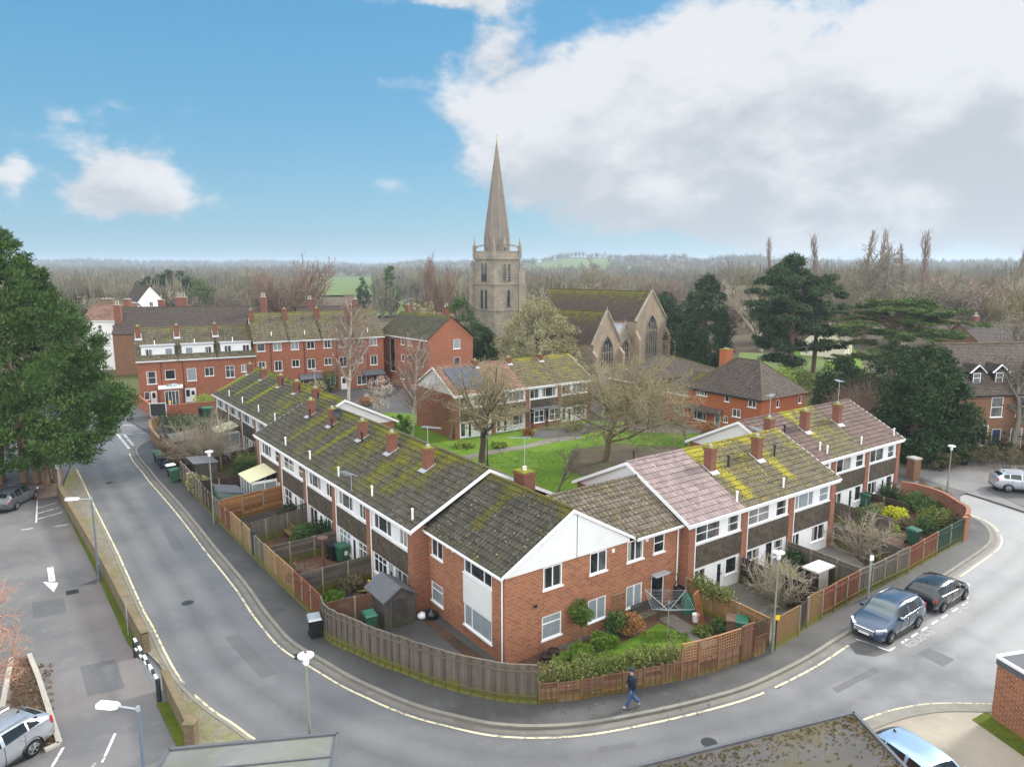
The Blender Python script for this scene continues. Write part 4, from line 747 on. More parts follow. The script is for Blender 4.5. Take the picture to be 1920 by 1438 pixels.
# ------------------------------------------------------------------ generic brick house with a gabled or hipped roof
def brick_house(name, label, loc, rz, W, D, eave, rz_, roofmat, wmat, wins=(), left=(), right=(), hip=0.0, moss=None, over=.3, fasc='fascia', nc=14, group=None, end_l=True, end_r=True, cat='house', ridge_y=None, eave_dz=0.0):
    t = thing(name, loc, rz, label, cat, group); rd = ridge_y or D / 2; mb = MB(); F = FRONT()
    holes = [w[:4] for w in wins]; wall(mb, F, 0, W, 0, eave, holes); wall(mb, BACK(W, D), 0, W, 0, eave)
    FLs, FRs = LEFT(0, D), RIGHT(W, 0)
    wall(mb, FLs, 0, D, 0, eave, [w[:4] for w in left]); wall(mb, FRs, 0, D, 0, eave, [w[:4] for w in right])
    if not hip:
        mb.poly([fp(FLs, 0, eave), fp(FLs, D, eave), fp(FLs, D - rd, rz_ - .05)]); mb.poly([fp(FRs, 0, eave), fp(FRs, D, eave), fp(FRs, rd, rz_ - .05)])
    mb.build('wall', M[wmat], t)
    for FF, ws in ((F, wins), (FLs, left), (FRs, right)):
        for w in ws:
            if len(w) > 6 and w[6] == 'door': door(t, FF, *w[:4], mat=w[5], lights=w[4])
            else: window(t, FF, *w[:4], lay=w[4], gl_=w[5])
    xa, xb = (-over * .6, W + over * .6) if not hip else (-over, W + over); r = MB(); ze = eave - .02
    slope(r, (xa, -over, ze), (xb, -over, ze), (xb - hip, rd, rz_), (xa + hip, rd, rz_), nc, moss=moss); slope(r, (xb, D + over, ze), (xa, D + over, ze), (xa + hip, rd, rz_), (xb - hip, rd, rz_), nc, m=4, moss=moss)
    if hip:
        slope(r, (xb, -over, ze), (xb, D + over, ze), (xb - hip, rd, rz_), (xb - hip, rd, rz_), nc, m=12, moss=moss); slope(r, (xa, D + over, ze), (xa, -over, ze), (xa + hip, rd, rz_), (xa + hip, rd, rz_), nc, m=8)
        for a, b in (((xa, -over, ze), (xa + hip, rd, rz_)), ((xb, -over, ze), (xb - hip, rd, rz_)), ((xb, D + over, ze), (xb - hip, rd, rz_))): ridge_tiles(r, a, b, .09, .5)
    r.add([(xa, -over, ze - .04), (xb, -over, ze - .04), (xb - hip, rd, rz_ - .06), (xa + hip, rd, rz_ - .06), (xa, D + over, ze - .04), (xb, D + over, ze - .04)], [(0, 1, 2, 3), (3, 2, 5, 4)])
    ridge_tiles(r, (xa + hip, rd, rz_), (xb - hip, rd, rz_), .11, .3); r.build('roof', M[roofmat], t)
    if fasc: gutter(t, F, xa, xb, ze - .02, over - .02, .16, fasc)
    return t
# orange brick hipped house
OH = xy(53.6, 62.6); rO = AX - R(90)
oh = brick_house('brick_house', 'orange brick house with a grey hipped roof and a pale green front door', OH, rO, 9.6, 7.8, 4.62, 8.0, 'roof_plain_tile', 'brick_orange',
    [(1.16, 2.6, 3.9, 4.45, W3, ['glass_mid', 'glass_curtain'], 1), (5.02, 5.6, 3.75, 4.4, ((1, (1,)),), 'glass_dark', 1), (8.0, 9.0, 3.65, 4.38, W2, 'glass_mid', 1), (6.1, 7.15, 2.3, 3.15, W2, 'glass_mid', 1), (4.98, 5.55, 1.45, 2.15, ((1, (1,)),), 'glass_dark', 1), (.85, 2.6, 1.1, 2.05, W3, 'glass_mid', 1), (3.75, 4.55, .15, 2.1, ((.3, .7, .55, .85),), 'door_grey', 'door')],
    right=[(2.6, 3.1, 3.5, 4.3, ((1, (1,)),), 'glass_mid'), (6.6, 7.1, 3.5, 4.3, ((1, (1,)),), 'glass_mid')], hip=3.5, moss=moss_f([(9.6, .5, .3, 0)], ridge=.3, base=-.05), fasc='metal_dark', nc=30)
chimney(oh, 2.2, 3.5, 6.0, 8.9, .9, 1.2, 2, 'brick_orange', pot_h=.12)
mb = MB(); mb.add([(.1, -.75, 2.35), (4.9, -.75, 2.35), (4.9, 0, 2.75), (.1, 0, 2.75), (.1, -.75, 2.25), (4.9, -.75, 2.25), (4.9, 0, 2.6), (.1, 0, 2.6)], [(0, 1, 2, 3), (4, 5, 1, 0), (5, 6, 2, 1), (7, 4, 0, 3), (4, 7, 6, 5)]); mb.build('porch_roof', M['roof_plain_tile'], oh)
lr = brick_house('brick_house', 'low house with a mossy plain tiled roof just left of the orange brick house', xy(57.5, 63.0), rO, 5, 9, 3.6, 5.6, 'roof_plain_tile', 'brick_orange', [(1.5, 3, 1.4, 2.5, W2, 'glass_dark')], moss=moss_f([(2.4, .7, .6, 0)], ridge=.4, base=.05), nc=22)
brick_house('brick_house', 'long low mossy ridged roof between the church and the orange brick house', xy(66, 62), rO, 4.5, 16, 4.2, 6.6, 'roof_plain_tile', 'brick_pale', moss=moss_f(ridge=.4), nc=22, hip=1.5)
# ------------------------------------------------------------------ three storey row
R3 = R(26.5); O3 = Vector((-48.9, 92.2, 0)); G1 = 'three storey brick row beyond the terraces'
def dormer(t, x0, x1, eave, glz):
    mb = MB(); mb.box(x0, x1, .55, 3.2, eave + .0, eave + 1.72); mb.build('dormer', M['white_board'], t)
    mb = MB(); mb.box(x0 - .12, x1 + .12, .38, 3.3, eave + 1.73, eave + 1.83); mb.build('dormer_roof', M['lead'], t)
    w = x1 - x0
    for k, gz in ((.24, glz[0]), (.84, glz[1])): window(t, FRONT(0, .55), x0 + w * k - .45 - .05, x0 + w * k + .45 - .05, eave + .42, eave + 1.4, W2 if gz != 'glass_blind' else ((1, (1,)),), gz, rec=-.02, sill=False)
lw = [[(.94, 2.11, 2.75, 4.45, WR2, 'glass_dark'), (3.16, 4.38, 3.25, 4.5, ((1, (1,)),), 'glass_dark'), (.5, 1.12, .7, 1.75, ((1, (1,)),), 'glass_mid'), (1.25, 2.0, 0, 1.8, ((.2, .8, .5, .9),), 'upvc', 'door')], [(.95, 2.1, 2.85, 4.55, ((1, (1,)),), 'glass_blind'), (3.17, 4.3, 3.35, 4.55, W2, 'glass_mid'), (.5, 1.9, 0, 1.9, ((.1, .45, .4, .9), (.6, .9, .5, .8)), 'upvc', 'door')], [(.95, 2.1, 2.95, 4.6, ((1, (1, 2)), (1, (1, 2))), 'glass_mid'), (3.0, 3.9, 3.6, 4.65, W2, 'glass_blind'), (1.0, 2.5, .6, 1.9, W2, 'glass_mid')]]
l3 = ['three storey house with a side gable and flat roofed porch ending the brick row', 'three storey house with a white dormer and a pale blind in its first floor window', 'three storey house with a white dormer at the step up to the taller houses']
for i in range(3):
    x0 = 4.85 * i; t = brick_house('brick_house', l3[i], along(O3, R3, x0), R3, 4.84, 8.8, 5.86, 9.75, 'roof_storey', 'brick_storey', lw[i], left=[(3.0, 3.4, 1.5, 3.6, ((1, (1,)),), 'glass_mid')] if i == 0 else (), moss=moss_f([(4.2, .5, .2, 0)], ridge=.25, base=.0), over=.3, group=G1, nc=16)
    dormer(t, .55, 4.5, 5.95, [('glass_dark', 'glass_blind'), ('glass_blind', 'glass_mid'), ('glass_mid', 'glass_mid')][i]); c = chimney(t, .15 if i else .3, 3.2, 7.5, 10.15, .62, .7, 1, pot_h=.2); vent(t, 2.2, 1.2, 7.8, .5); pipe(t, FRONT(), [2.7, .5, 4.4][i], 0, 5.7, 'metal_dark')
    flashing(t, .15 if i else .3, 3.2, 8.85, .62, .7, .84)
mb = MB(); mb.box(2.35, 5.0, -1.9, -.0, 0, 2.25); pr = thing('porch', along(O3, R3, 0), R3, 'flat roofed brick porch extension with glazed white doors on the three storey end house', 'porch'); mb.build('wall', M['brick_storey'], pr); mb = MB(); mb.box(2.2, 5.15, -2.05, .0, 2.26, 2.5); mb.build('porch_roof', M['white_paint'], pr); window(pr, FRONT(0, -1.9), 2.9, 4.6, .05, 2.0, ((1, (1,)), (1, (1,)), (1, (1,)), (1, (1,))), 'glass_mid', rec=-.02); mb = MB(); mb.lathe([(.9, 0), (.75, .18), (.3, .3), (.02, .34)], (4.0, -1.0, 2.5), 14); mb.build('roof_dome', M['glass_greenhouse'], pr)
t3 = [(.3, 1.4), (2.5, 3.6)]; l3b = ['tall three storey house with the first upper windows right of the dormers', 'tall three storey house behind the pale bare birch, grey canopy at its foot', 'tall three storey house left of the inner corner with two bare framed upper windows', 'tall three storey house tucked against the white panel of the inner corner']
for i in range(4):
    x0 = 14.6 + 4.6 * i; ws = []
    for k, (a, b) in enumerate(t3): ws += [(a, b, 6.35, 7.42, W2 if (i + k) % 3 else ((1, (1,)),), ['glass_mid', 'glass_blind', 'glass_dark'][(i + k) % 3]), (a, b, 3.45 if k else 3.85, 4.9, W2, ['glass_mid', 'glass_dark'][(i + k) % 2])]
    ws += [(.4, 1.8, .6, 2.0, W2, 'glass_mid'), (2.6, 3.5, 0, 2.0, ((.2, .8, .5, .9),), ['upvc', 'door_black'][i % 2], 'door')]
    t = brick_house('brick_house', l3b[i], along(O3, R3, x0), R3, 4.6, 8.8, 7.7, 11.35, 'roof_storey', 'brick_storey', ws, moss=moss_f([(1, .8, .25, .5)], ridge=.35, base=.02), group=G1, nc=16); chimney(t, .15, 3.3, 9.5, 11.95, .62, .75, 1, pot_h=.18); flashing(t, .15, 3.3, 10.45, .62, .75, .78); vent(t, 2.4, .6, 8.4, .45); pipe(t, FRONT(), 2.1, 0, 7.5, 'metal_dark')
    if i in (1, 3): mb = MB(); mb.add([(1.2, -1.6, 2.2), (4.4, -1.6, 2.2), (4.4, 0, 2.75), (1.2, 0, 2.75)], [(0, 1, 2, 3)]); mb.add([(1.2, -1.6, 2.1), (4.4, -1.6, 2.1), (4.4, 0, 2.65), (1.2, 0, 2.65)], [(0, 3, 2, 1)]); mb.build('canopy', M['felt_grey'], t)
OW = Vector((-20.6, 111, 0)); RW = math.atan2(-10, 8.7)
wing = brick_house('brick_house', 'three storey brick wing with a plain gable wall and dark green mossy roof', OW, RW, 13.25, 8.0, 7.7, 10.95, 'roof_left_far', 'brick_storey', [(6.0, 6.95, 6.5, 7.5, ((1, (1,)),), 'glass_mid'), (7.9, 8.98, 6.5, 7.5, W2, 'glass_mid'), (10.9, 12, 6.1, 7.45, ((1, (1,)),), 'glass_dark'), (6, 6.85, 4, 5, ((1, (1,)),), 'glass_mid'), (7.75, 8.75, 3.9, 5.1, ((1, (1,)),), 'glass_mid'), (10.85, 11.95, 3.7, 5, ((1, (1,)),), 'glass_dark'), (5.75, 7, 1.3, 2.3, W2, 'glass_mid'), (2.9, 4.3, 2.2, 7.3, ((1, (1,)),), 'glass_dark')],
    right=[(4.4, 5.65, 6.1, 7.5, ((1, (1,)),), 'glass_blind'), (4.45, 5.6, 3.6, 4.85, ((1, (1,)),), 'glass_mid')], moss=moss_f(ridge=.3, base=.04), group=G1, nc=16)
mb = MB(); mb.box(0, .95, -.9, -.02, 2.4, 7.6); mb.build('white_panel', M['white_board'], wing); chimney(wing, 1.2, 4.6, 9.6, 12.0, .8, .9, 1); aerial(wing, 2.0, 4.2, 10.9, 2.2, .3)
# ------------------------------------------------------------------ vegetation
def fast_mesh(name, V, Q, mats, rnd=None, smooth=False, mi=None):
    V = np.asarray(V, np.float32); Q = np.asarray(Q, np.int32); k = Q.shape[1]; n = len(Q)
    me = bpy.data.meshes.new(name); me.vertices.add(len(V)); me.vertices.foreach_set('co', V.ravel())
    me.loops.add(n * k); me.loops.foreach_set('vertex_index', Q.ravel()); me.polygons.add(n); me.polygons.foreach_set('loop_start', np.arange(0, n * k, k, dtype=np.int32))
    for m in (mats if isinstance(mats, list) else [mats]): me.materials.append(M[m])
    if smooth: me.polygons.foreach_set('use_smooth', np.ones(n, bool))
    if mi is not None: me.polygons.foreach_set('material_index', np.asarray(mi, np.int32))
    if rnd is not None: me.attributes.new('rnd', 'FLOAT', 'FACE').data.foreach_set('value', np.asarray(rnd, np.float32))
    me.update(calc_edges=True); return me
def link(me, name, parent=None, loc=None, rz=0.0, s=None):
    o = bpy.data.objects.new(name, me); COL.objects.link(o)
    if parent is not None: o.parent = parent
    if loc is not None: o.location = loc
    o.rotation_euler = (0, 0, rz)
    if s is not None: o.scale = s if hasattr(s, '__len__') else (s, s, s)
    return o
def tubes_np(lines, n):
    """lines: list of (pts Kx3, radii K) -> verts, quads"""
    VV, QQ = [], []; base = 0; groups = {}
    for p, r in lines: groups.setdefault(len(p), []).append((p, r))
    ang = np.arange(n) * 2 * np.pi / n
    for K, L in groups.items():
        P = np.array([a for a, _ in L], np.float64); Rd = np.array([b for _, b in L]); N = len(P)
        T = np.empty_like(P); T[:, 1:-1] = P[:, 2:] - P[:, :-2]; T[:, 0] = P[:, 1] - P[:, 0]; T[:, -1] = P[:, -1] - P[:, -2]
        T /= np.maximum(np.linalg.norm(T, axis=2, keepdims=True), 1e-9)
        ref = np.where(np.abs(T[:, :1, 2:3]) < .8, [[[0, 0, 1.0]]], [[[1.0, 0, 0]]])
        X = np.cross(T, np.broadcast_to(ref, T.shape)); X /= np.maximum(np.linalg.norm(X, axis=2, keepdims=True), 1e-9); Y = np.cross(T, X)
        ring = P[:, :, None] + (X[:, :, None] * np.cos(ang)[None, None, :, None] + Y[:, :, None] * np.sin(ang)[None, None, :, None]) * Rd[:, :, None, None]
        VV.append(ring.reshape(-1, 3)); i = np.arange(N)[:, None, None] * K * n + np.arange(K - 1)[None, :, None] * n; j = np.arange(n)[None, None, :]; j2 = (j + 1) % n
        QQ.append((np.stack([i + j, i + j2, i + n + j2, i + n + j], -1).reshape(-1, 4)) + base); base += N * K * n
    return np.concatenate(VV), np.concatenate(QQ)
def perp(d, rng):
    v = Vector((rng.gauss(0, 1), rng.gauss(0, 1), rng.gauss(0, 1))); v = v - d * v.dot(d); return v.normalized()
def grow(rng, H, r0, kids, ratio, angle, up, wig, trunk_frac=.35, start=.3, minr=.011, droop=0.0, lean=(0, 0), fork=1):
    """recursive winter tree; returns (thick lines, twig lines)"""
    thick, thin = [], []; maxl = len(kids)
    def br(p, d, L, r, lvl):
        ns = 6 if lvl == 0 else (4 if lvl < maxl else 2); pts = [p.copy()]; rr = [r]
        rend = r * (.35 if lvl < maxl else .5)
        for i in range(ns):
            u = up * (1 if lvl > 0 else .5) - (droop * i / ns if lvl >= maxl - 1 else 0)
            d = (d + Vector((rng.gauss(0, wig), rng.gauss(0, wig), rng.gauss(0, wig))) + Vector((0, 0, u))).normalized()
            p = p + d * (L / ns); pts.append(p.copy()); rr.append(max(minr, r + (rend - r) * (i + 1) / ns))
        (thick if lvl <= 1 else thin).append(([tuple(q) for q in pts], rr))
        if lvl >= maxl: return
        k = kids[lvl]; k = max(1, int(k * rng.uniform(.8, 1.2)))
        st = start if lvl == 0 else .15
        for j in range(k):
            t = st + (1 - st) * ((j + rng.random()) / k); f = t * ns; i0 = min(int(f), ns - 1); q = Vector(pts[i0]).lerp(Vector(pts[i0 + 1]), f - i0)
            dd = (Vector(pts[i0 + 1]) - Vector(pts[i0])).normalized(); a = R(angle * rng.uniform(.65, 1.3)) * (1 - .35 * t if lvl == 0 else 1)
            nd_ = (dd * math.cos(a) + perp(dd, rng) * math.sin(a)).normalized()
            Lc = L * ratio[lvl] * rng.uniform(.7, 1.2) * (1.15 - .55 * t); br(q, nd_, Lc, max(minr, rr[i0] * rng.uniform(.45, .65)), lvl + 1)
    for f in range(fork): br(Vector((rng.gauss(0, .2) * (fork > 1), rng.gauss(0, .2) * (fork > 1), -.1)), Vector((lean[0] + rng.gauss(0, .25) * (fork > 1), lean[1] + rng.gauss(0, .25) * (fork > 1), 1)).normalized(), H, r0, 0)
    return thick, thin
def tree_pair(name, seed, bark_, twig_, sides=6, **k):
    rng = random.Random(seed); th, tn = grow(rng, **k)
    a = fast_mesh('trunk', *tubes_np(th, sides), bark_, smooth=True); b = fast_mesh('crown', *tubes_np(tn, 3), twig_)
    return a, b
def plant(pair, name, label, cat, loc, rz=0.0, s=1.0, group=None):
    t = thing(name, loc, rz, label, cat, group); t.scale = s if hasattr(s, '__len__') else (s, s, s); link(pair[0], 'trunk', t); link(pair[1], 'crown', t); return t
NR = np.random.default_rng(7)
def cloud(C, Rr, per, size, aspect=.35, out=.6, squash=1.0, shell=.45, upb=0.2):
    """leaf sprays through a set of clumps -> verts, quads, per-face value"""
    C = np.asarray(C, float); Rr = np.asarray(Rr, float); N = len(C) * per
    c = np.repeat(C, per, 0); r = np.repeat(Rr, per)
    d = NR.normal(size=(N, 3)); d /= np.linalg.norm(d, axis=1, keepdims=True); rad = r * (shell + (1 - shell) * NR.random(N)) ; p = c + d * rad[:, None] * np.array([1, 1, squash])
    a = d * out + NR.normal(size=(N, 3)) * (1 - out) + np.array([0, 0, upb]); a /= np.linalg.norm(a, axis=1, keepdims=True)
    b = np.cross(a, NR.normal(size=(N, 3))); b /= np.maximum(np.linalg.norm(b, axis=1, keepdims=True), 1e-6)
    l = size * NR.uniform(.55, 1.25, N)[:, None]; w = l * aspect
    V = np.stack([p - a * l * .5 - b * w * .35, p - a * l * .1 + b * w * .6, p + a * l * .6, p - a * l * .1 - b * w * .6], 1).reshape(-1, 3)
    Q = np.arange(N * 4).reshape(-1, 4); clump = np.repeat(NR.normal(0, .14, len(C)), per)
    return V, Q, np.clip(.45 + clump + NR.normal(0, .2, N), 0, 1)
def crown_pts(prof, n, seed, jit=.25, fill=.0):
    """points on a crown outline given as (height, radius) pairs"""
    rng = np.random.default_rng(seed); hs = np.array([p[0] for p in prof]); rs = np.array([p[1] for p in prof]); out = []
    w = np.interp(np.linspace(hs[0], hs[-1], 200), hs, rs) + .15; cdf = np.cumsum(w) / w.sum()
    for i in range(n):
        h = np.interp(rng.random(), cdf, np.linspace(hs[0], hs[-1], 200)); r = np.interp(h, hs, rs) * (1 - abs(rng.normal(0, jit)) if rng.random() > fill else rng.random() ** .5)
        a = rng.random() * 2 * np.pi; lob = 1 + .10 * np.sin(3 * a + h) + .07 * np.sin(5 * a - 1.3 * h); out.append((r * lob * np.cos(a), r * lob * np.sin(a), h))
    return np.array(out)
def evergreen(name, label, loc, prof, nclump, cr, per, size, mat, trunk, seed, cat='tree', group=None, aspect=.35, jit=.22, fill=.15, squash=.8, out=.6, bark_='bark_dark', limbs=0, upb=.2, s=1.0):
    t = thing(name, loc, 0, label, cat, group); rng = random.Random(seed); C = crown_pts(prof, nclump, seed, jit, fill)
    t.scale = (s, s, s)
    V, Q, r = cloud(C, [cr * rng.uniform(.6, 1.25) for _ in C], per, size, aspect, out, squash, upb=upb); me = fast_mesh('crown', V, Q, mat, r); link(me, 'crown', t)
    if trunk:
        H, r0 = trunk; L = [([(0, 0, -.1), (rng.gauss(0, .1), rng.gauss(0, .1), H * .5), (0, 0, H)], [r0, r0 * .75, r0 * .2])]
        for i in range(limbs):
            c = C[rng.randrange(len(C))]; z = max(.5, c[2] * .75); L.append(([(0, 0, z), (c[0] * .5, c[1] * .5, (z + c[2]) / 2 - .1), tuple(c)], [r0 * .35, r0 * .2, .03]))
        link(fast_mesh('trunk', *tubes_np(L, 6), bark_, smooth=True), 'trunk', t)
    return t
def shrub(name, label, loc, r, h, mat, seed, per=40, size=.16, n=26, cat='shrub', group=None, aspect=.5):
    t = thing(name, loc, 0, label, cat, group); rng = np.random.default_rng(seed); d = rng.normal(size=(n, 3)); d /= np.linalg.norm(d, axis=1, keepdims=True)
    C = d * rng.uniform(.45, .8, (n, 1)) * np.array([r, r, h * .5]) + np.array([0, 0, h * .5]); V, Q, rr = cloud(C, [min(r, h) * .38] * n, per, size, aspect, .55, .9); link(fast_mesh('foliage', V, Q, mat, rr), 'foliage', t)
    L = [([(0, 0, -.05), (C[i][0] * .4, C[i][1] * .4, C[i][2] * .5), tuple(C[i])], [.035, .025, .012]) for i in range(0, n, 4)]; link(fast_mesh('stem', *tubes_np(L, 4), 'bark_dark'), 'stem', t); return t
def hedge(name, label, pts, w, h, mat, seed, per=30, size=.16, zb=.1, cat='hedge', dens=7.0, wob=.15, group=None, h0=.15):
    t = thing(name, pts[0], 0, label, cat, group); rng = np.random.default_rng(seed); C = []; o = Vector(pts[0]); L = []
    for a, b in zip(pts[:-1], pts[1:]):
        a, b = Vector(a), Vector(b); d = (b - a); n = max(2, int(d.length * dens)); nn = Vector((-d.y, d.x, 0)).normalized()
        for i in range(n):
            q = a.lerp(b, (i + rng.random()) / n) - o + nn * rng.uniform(-w / 2, w / 2); C.append((q.x, q.y, rng.uniform(h0, 1) * h * (1 + rng.normal(0, wob * .5)))); L.append(([(q.x, q.y, -.02), (q.x + rng.normal(0, .05), q.y, C[-1][2])], [.022, .01]))
    V, Q, r = cloud(C, [.26 + .1 * rng.random() for _ in C], per, size, .5, .45, .9); link(fast_mesh('foliage', V, Q, mat, r), 'foliage', t); link(fast_mesh('stem', *tubes_np(L[::2], 3), 'bark_dark'), 'stem', t); return t
def twig_bush(name, label, loc, H, spread, n, mat, seed, cat='shrub', group=None, r=.02, wig=.14):
    rng = random.Random(seed); lines = []; th = []
    for i in range(n):
        a = rng.random() * 6.283; tilt = rng.random() ** .6 * spread; d = Vector((math.cos(a) * tilt, math.sin(a) * tilt, 1)).normalized(); L = H * rng.uniform(.6, 1.1) * (1 if tilt < 1 else .85); p = Vector((rng.gauss(0, .15), rng.gauss(0, .15), 0)); pts = [tuple(p)]; ds = []
        for k in range(4): d = (d + Vector((rng.gauss(0, wig), rng.gauss(0, wig), rng.gauss(0, wig) + .02))).normalized(); p = p + d * L / 4; pts.append(tuple(p)); ds.append(d)
        th.append((pts, [r, r * .8, r * .6, r * .45, r * .3]))
        for k in range(20):
            f = rng.uniform(.8, 3.99); i0 = int(f); q = Vector(pts[i0]).lerp(Vector(pts[i0 + 1]), f - i0); dd = (ds[i0] + perp(ds[i0], rng) * rng.uniform(.5, 1.2)).normalized(); l = L * rng.uniform(.12, .3); q2 = q + dd * l * .5; q3 = q2 + (dd + perp(dd, rng) * .4).normalized() * l * .5; lines.append(([tuple(q), tuple(q2), tuple(q3)], [.012, .009, .005]))
    t = thing(name, loc, 0, label, cat, group); link(fast_mesh('stem', *tubes_np(th, 4), mat), 'stem', t); link(fast_mesh('twigs', *tubes_np(lines, 3), mat), 'twigs', t); return t
# --- the big evergreen by the car park
PROF = [(2.3, 4.6), (3.2, 7.2), (5, 8.1), (7.5, 7.9), (10, 6.9), (13, 5.5), (16, 3.9), (18.5, 2.4), (20.3, 1.0), (21.3, .25)]
bt = thing('evergreen_tree', (-41.6, 58.3, 0), 0, 'huge dense evergreen tree with several bare trunks at the left edge, beside the car park', 'tree')
Cb = np.concatenate([crown_pts(PROF, 760, 11, .10, .0), crown_pts([(h_, r_ * .72) for h_, r_ in PROF], 260, 12, .2, .2)]); rb = random.Random(2)
V, Q, r = cloud(Cb, [rb.uniform(.6, 1.25) * (1 if c[2] < 16 else .65) for c in Cb], 130, .40, .2, .62, .75, upb=.35); link(fast_mesh('crown', V, Q, 'fol_conifer', r), 'crown', bt)
for (x, y, tz) in ((-3.0, .6, 5), (-1.6, -.3, 8), (-.1, .5, 12), (1.2, .2, 9), (2.1, .1, 6), (2.7, .5, 5)):
    link(fast_mesh('trunk', *tubes_np([([(x, y, -.1), (x * .95 + .1, y, 1.4), (x * .7, y * .6, tz * .6), (x * .4, y * .4, tz)], [.34, .27, .22, .1])], 8), 'bark_red', smooth=True), 'trunk', bt)
V, Q, r = cloud([(x, y, .02) for x, y in zip(NR.uniform(-9, 3, 60), NR.uniform(-2.5, 2, 60))], [.5] * 60, 18, .14, .5, .1, .1); o = link(fast_mesh('leaf_litter', V, Q, 'leaf_dead', r), 'leaf_litter', None, (-41, 57.5, .06)); tag(o, 'brown fallen needles under the huge evergreen', 'leaf litter', kind='stuff')
# --- bare trees on and round the green
TG = tree_pair('t', 5, 'bark_moss', 'bark_twig', H=5.6, r0=.19, kids=(14, 11, 9, 6), ratio=(1.08, .62, .5, .5), angle=66, up=.07, wig=.15, start=.26, minr=.0095)
plant(TG, 'bare_tree', 'wide bare tree with fine yellowish twigs standing in leaf litter on the green', 'tree', g(1135, 864, .1), .4, (1.65, 1.65, 1.14))
TP = tree_pair('t', 8, 'bark_dark', 'bark_twig', H=4.8, r0=.32, kids=(12, 9, 8, 6), ratio=(1.1, .62, .5, .5), angle=62, up=.09, wig=.17, start=.38, minr=.0095)
plant(TP, 'bare_tree', 'bare dark trunked tree on the green behind the black lantern post', 'tree', g(904, 867, .1), 1.0, (1.2, 1.2, 1.2))
TB = tree_pair('t', 9, 'bark_birch', 'bark_birch_twig', H=8.6, r0=.15, kids=(30, 10, 8), ratio=(.36, .55, .5), angle=50, up=.10, wig=.08, start=.25, droop=.35, minr=.012)
plant(TB, 'birch_tree', 'slim bare birch with pinkish twigs beside the white gabled house across the green', 'tree', g(773, 821, .1), .0, 1.08)
plant(TB, 'birch_tree', 'tall pale bare birch against the three storey row', 'tree', (-20.6, 88.5, 0), 2.0, (1.45, 1.45, 1.42))
TS = tree_pair('t', 12, 'bark_grey', 'bark_grey', H=2.6, r0=.11, kids=(9, 7, 5), ratio=(.6, .55, .5), angle=52, up=.08, wig=.16, start=.35, minr=.012)
plant(TS, 'bare_tree', 'small bare tree on the lawn just behind the corner house chimney', 'tree', g(1046, 924, .1), .3, 1.25); plant(TS, 'bare_tree', 'small bare tree on the green in front of the orange brick house', 'tree', g(1288, 836, .1), 2.3, 1.35)
plant(TS, 'bare_tree', 'dark small bare tree with a few twigs left of the solar panelled row', 'tree', g(845, 826, .1), 1.3, 1.5)
bl = evergreen('blossom_tree', 'small tree with pale white blossom behind the left hand terrace', g(716, 786, .1), [(1.4, .8), (2.4, 2.1), (3.6, 2.2), (4.8, 1.2), (5.3, .3)], 70, .5, 26, .11, 'fol_blossom', (3.6, .14), 31, aspect=.5, fill=.5, limbs=20, bark_='bark_pale')
twig_bush('bare_bush', 'tangled bare red brown bush at the foot of the white gabled house', g(842, 808, .1), 3.0, .9, 40, 'bark_red', 3); twig_bush('bare_bush', 'bare bush in leaf litter left of the orange brick house', g(1225, 800, .1), 4.2, .8, 50, 'bark_birch_twig', 4)
for i, (x, y) in enumerate(((738, 836), (750, 832), (762, 829))): evergreen('conifer_shrub', ['left one of three slim green conifers by the birch', 'middle one of three slim green conifers by the birch', 'right one of three slim green conifers, touching the birch trunk'][i], g(x, y, .1), [(.1, .5), (1, .6), (2.2, .4), (3.1, .1)], 34, .32, 30, .2, 'fol_laurel', (2, .06), 40 + i, cat='shrub', group='slim conifers by the birch')
# --- ivy tree by the church, evergreens round the churchyard
evergreen('ivy_clad_tree', 'broad pale green ivy covered tree in front of the church tower', (4.0, 115, 0), [(.3, 6.2), (2, 7.2), (5, 7.0), (8, 5.8), (10.8, 3.6), (12.8, 1.2)], 380, 1.0, 90, .28, 'fol_ivy', (9, .4), 51, aspect=.4, fill=.25, limbs=25)
TI = tree_pair('t', 15, 'bark_pale', 'bark_pale', H=9.5, r0=.3, kids=(12, 9, 6), ratio=(.5, .5, .5), angle=45, up=.1, wig=.12, start=.4, minr=.018); plant(TI, 'bare_tree', 'pale bare branches rising out of the ivy by the church tower', 'tree', (5.0, 113.5, 0), 0, 1.25)
evergreen('ivy_clad_tree', 'mid green ivy column of a tree left of the church tower', (-8.6, 122, 0), [(.3, 2.6), (4, 3.0), (8, 2.8), (11, 2.1), (12.6, .7)], 110, .9, 50, .42, 'fol_laurel', (8, .3), 52)
evergreen('yew_tree', 'dark dense yew between the brick wing and the church tower', (-5.2, 118, 0), [(.3, 2.8), (3, 3.1), (6, 2.4), (8.2, .6)], 160, .85, 75, .4, 'fol_yew', (6, .3), 53)
evergreen('ivy_clad_tree', 'pale green shrubby tree over the roof of the brick wing', (-16, 132, 0), [(.3, 3), (5, 3.4), (9, 3.0), (11.2, 1)], 90, 1.0, 40, .45, 'fol_ivy', (8, .3), 54)
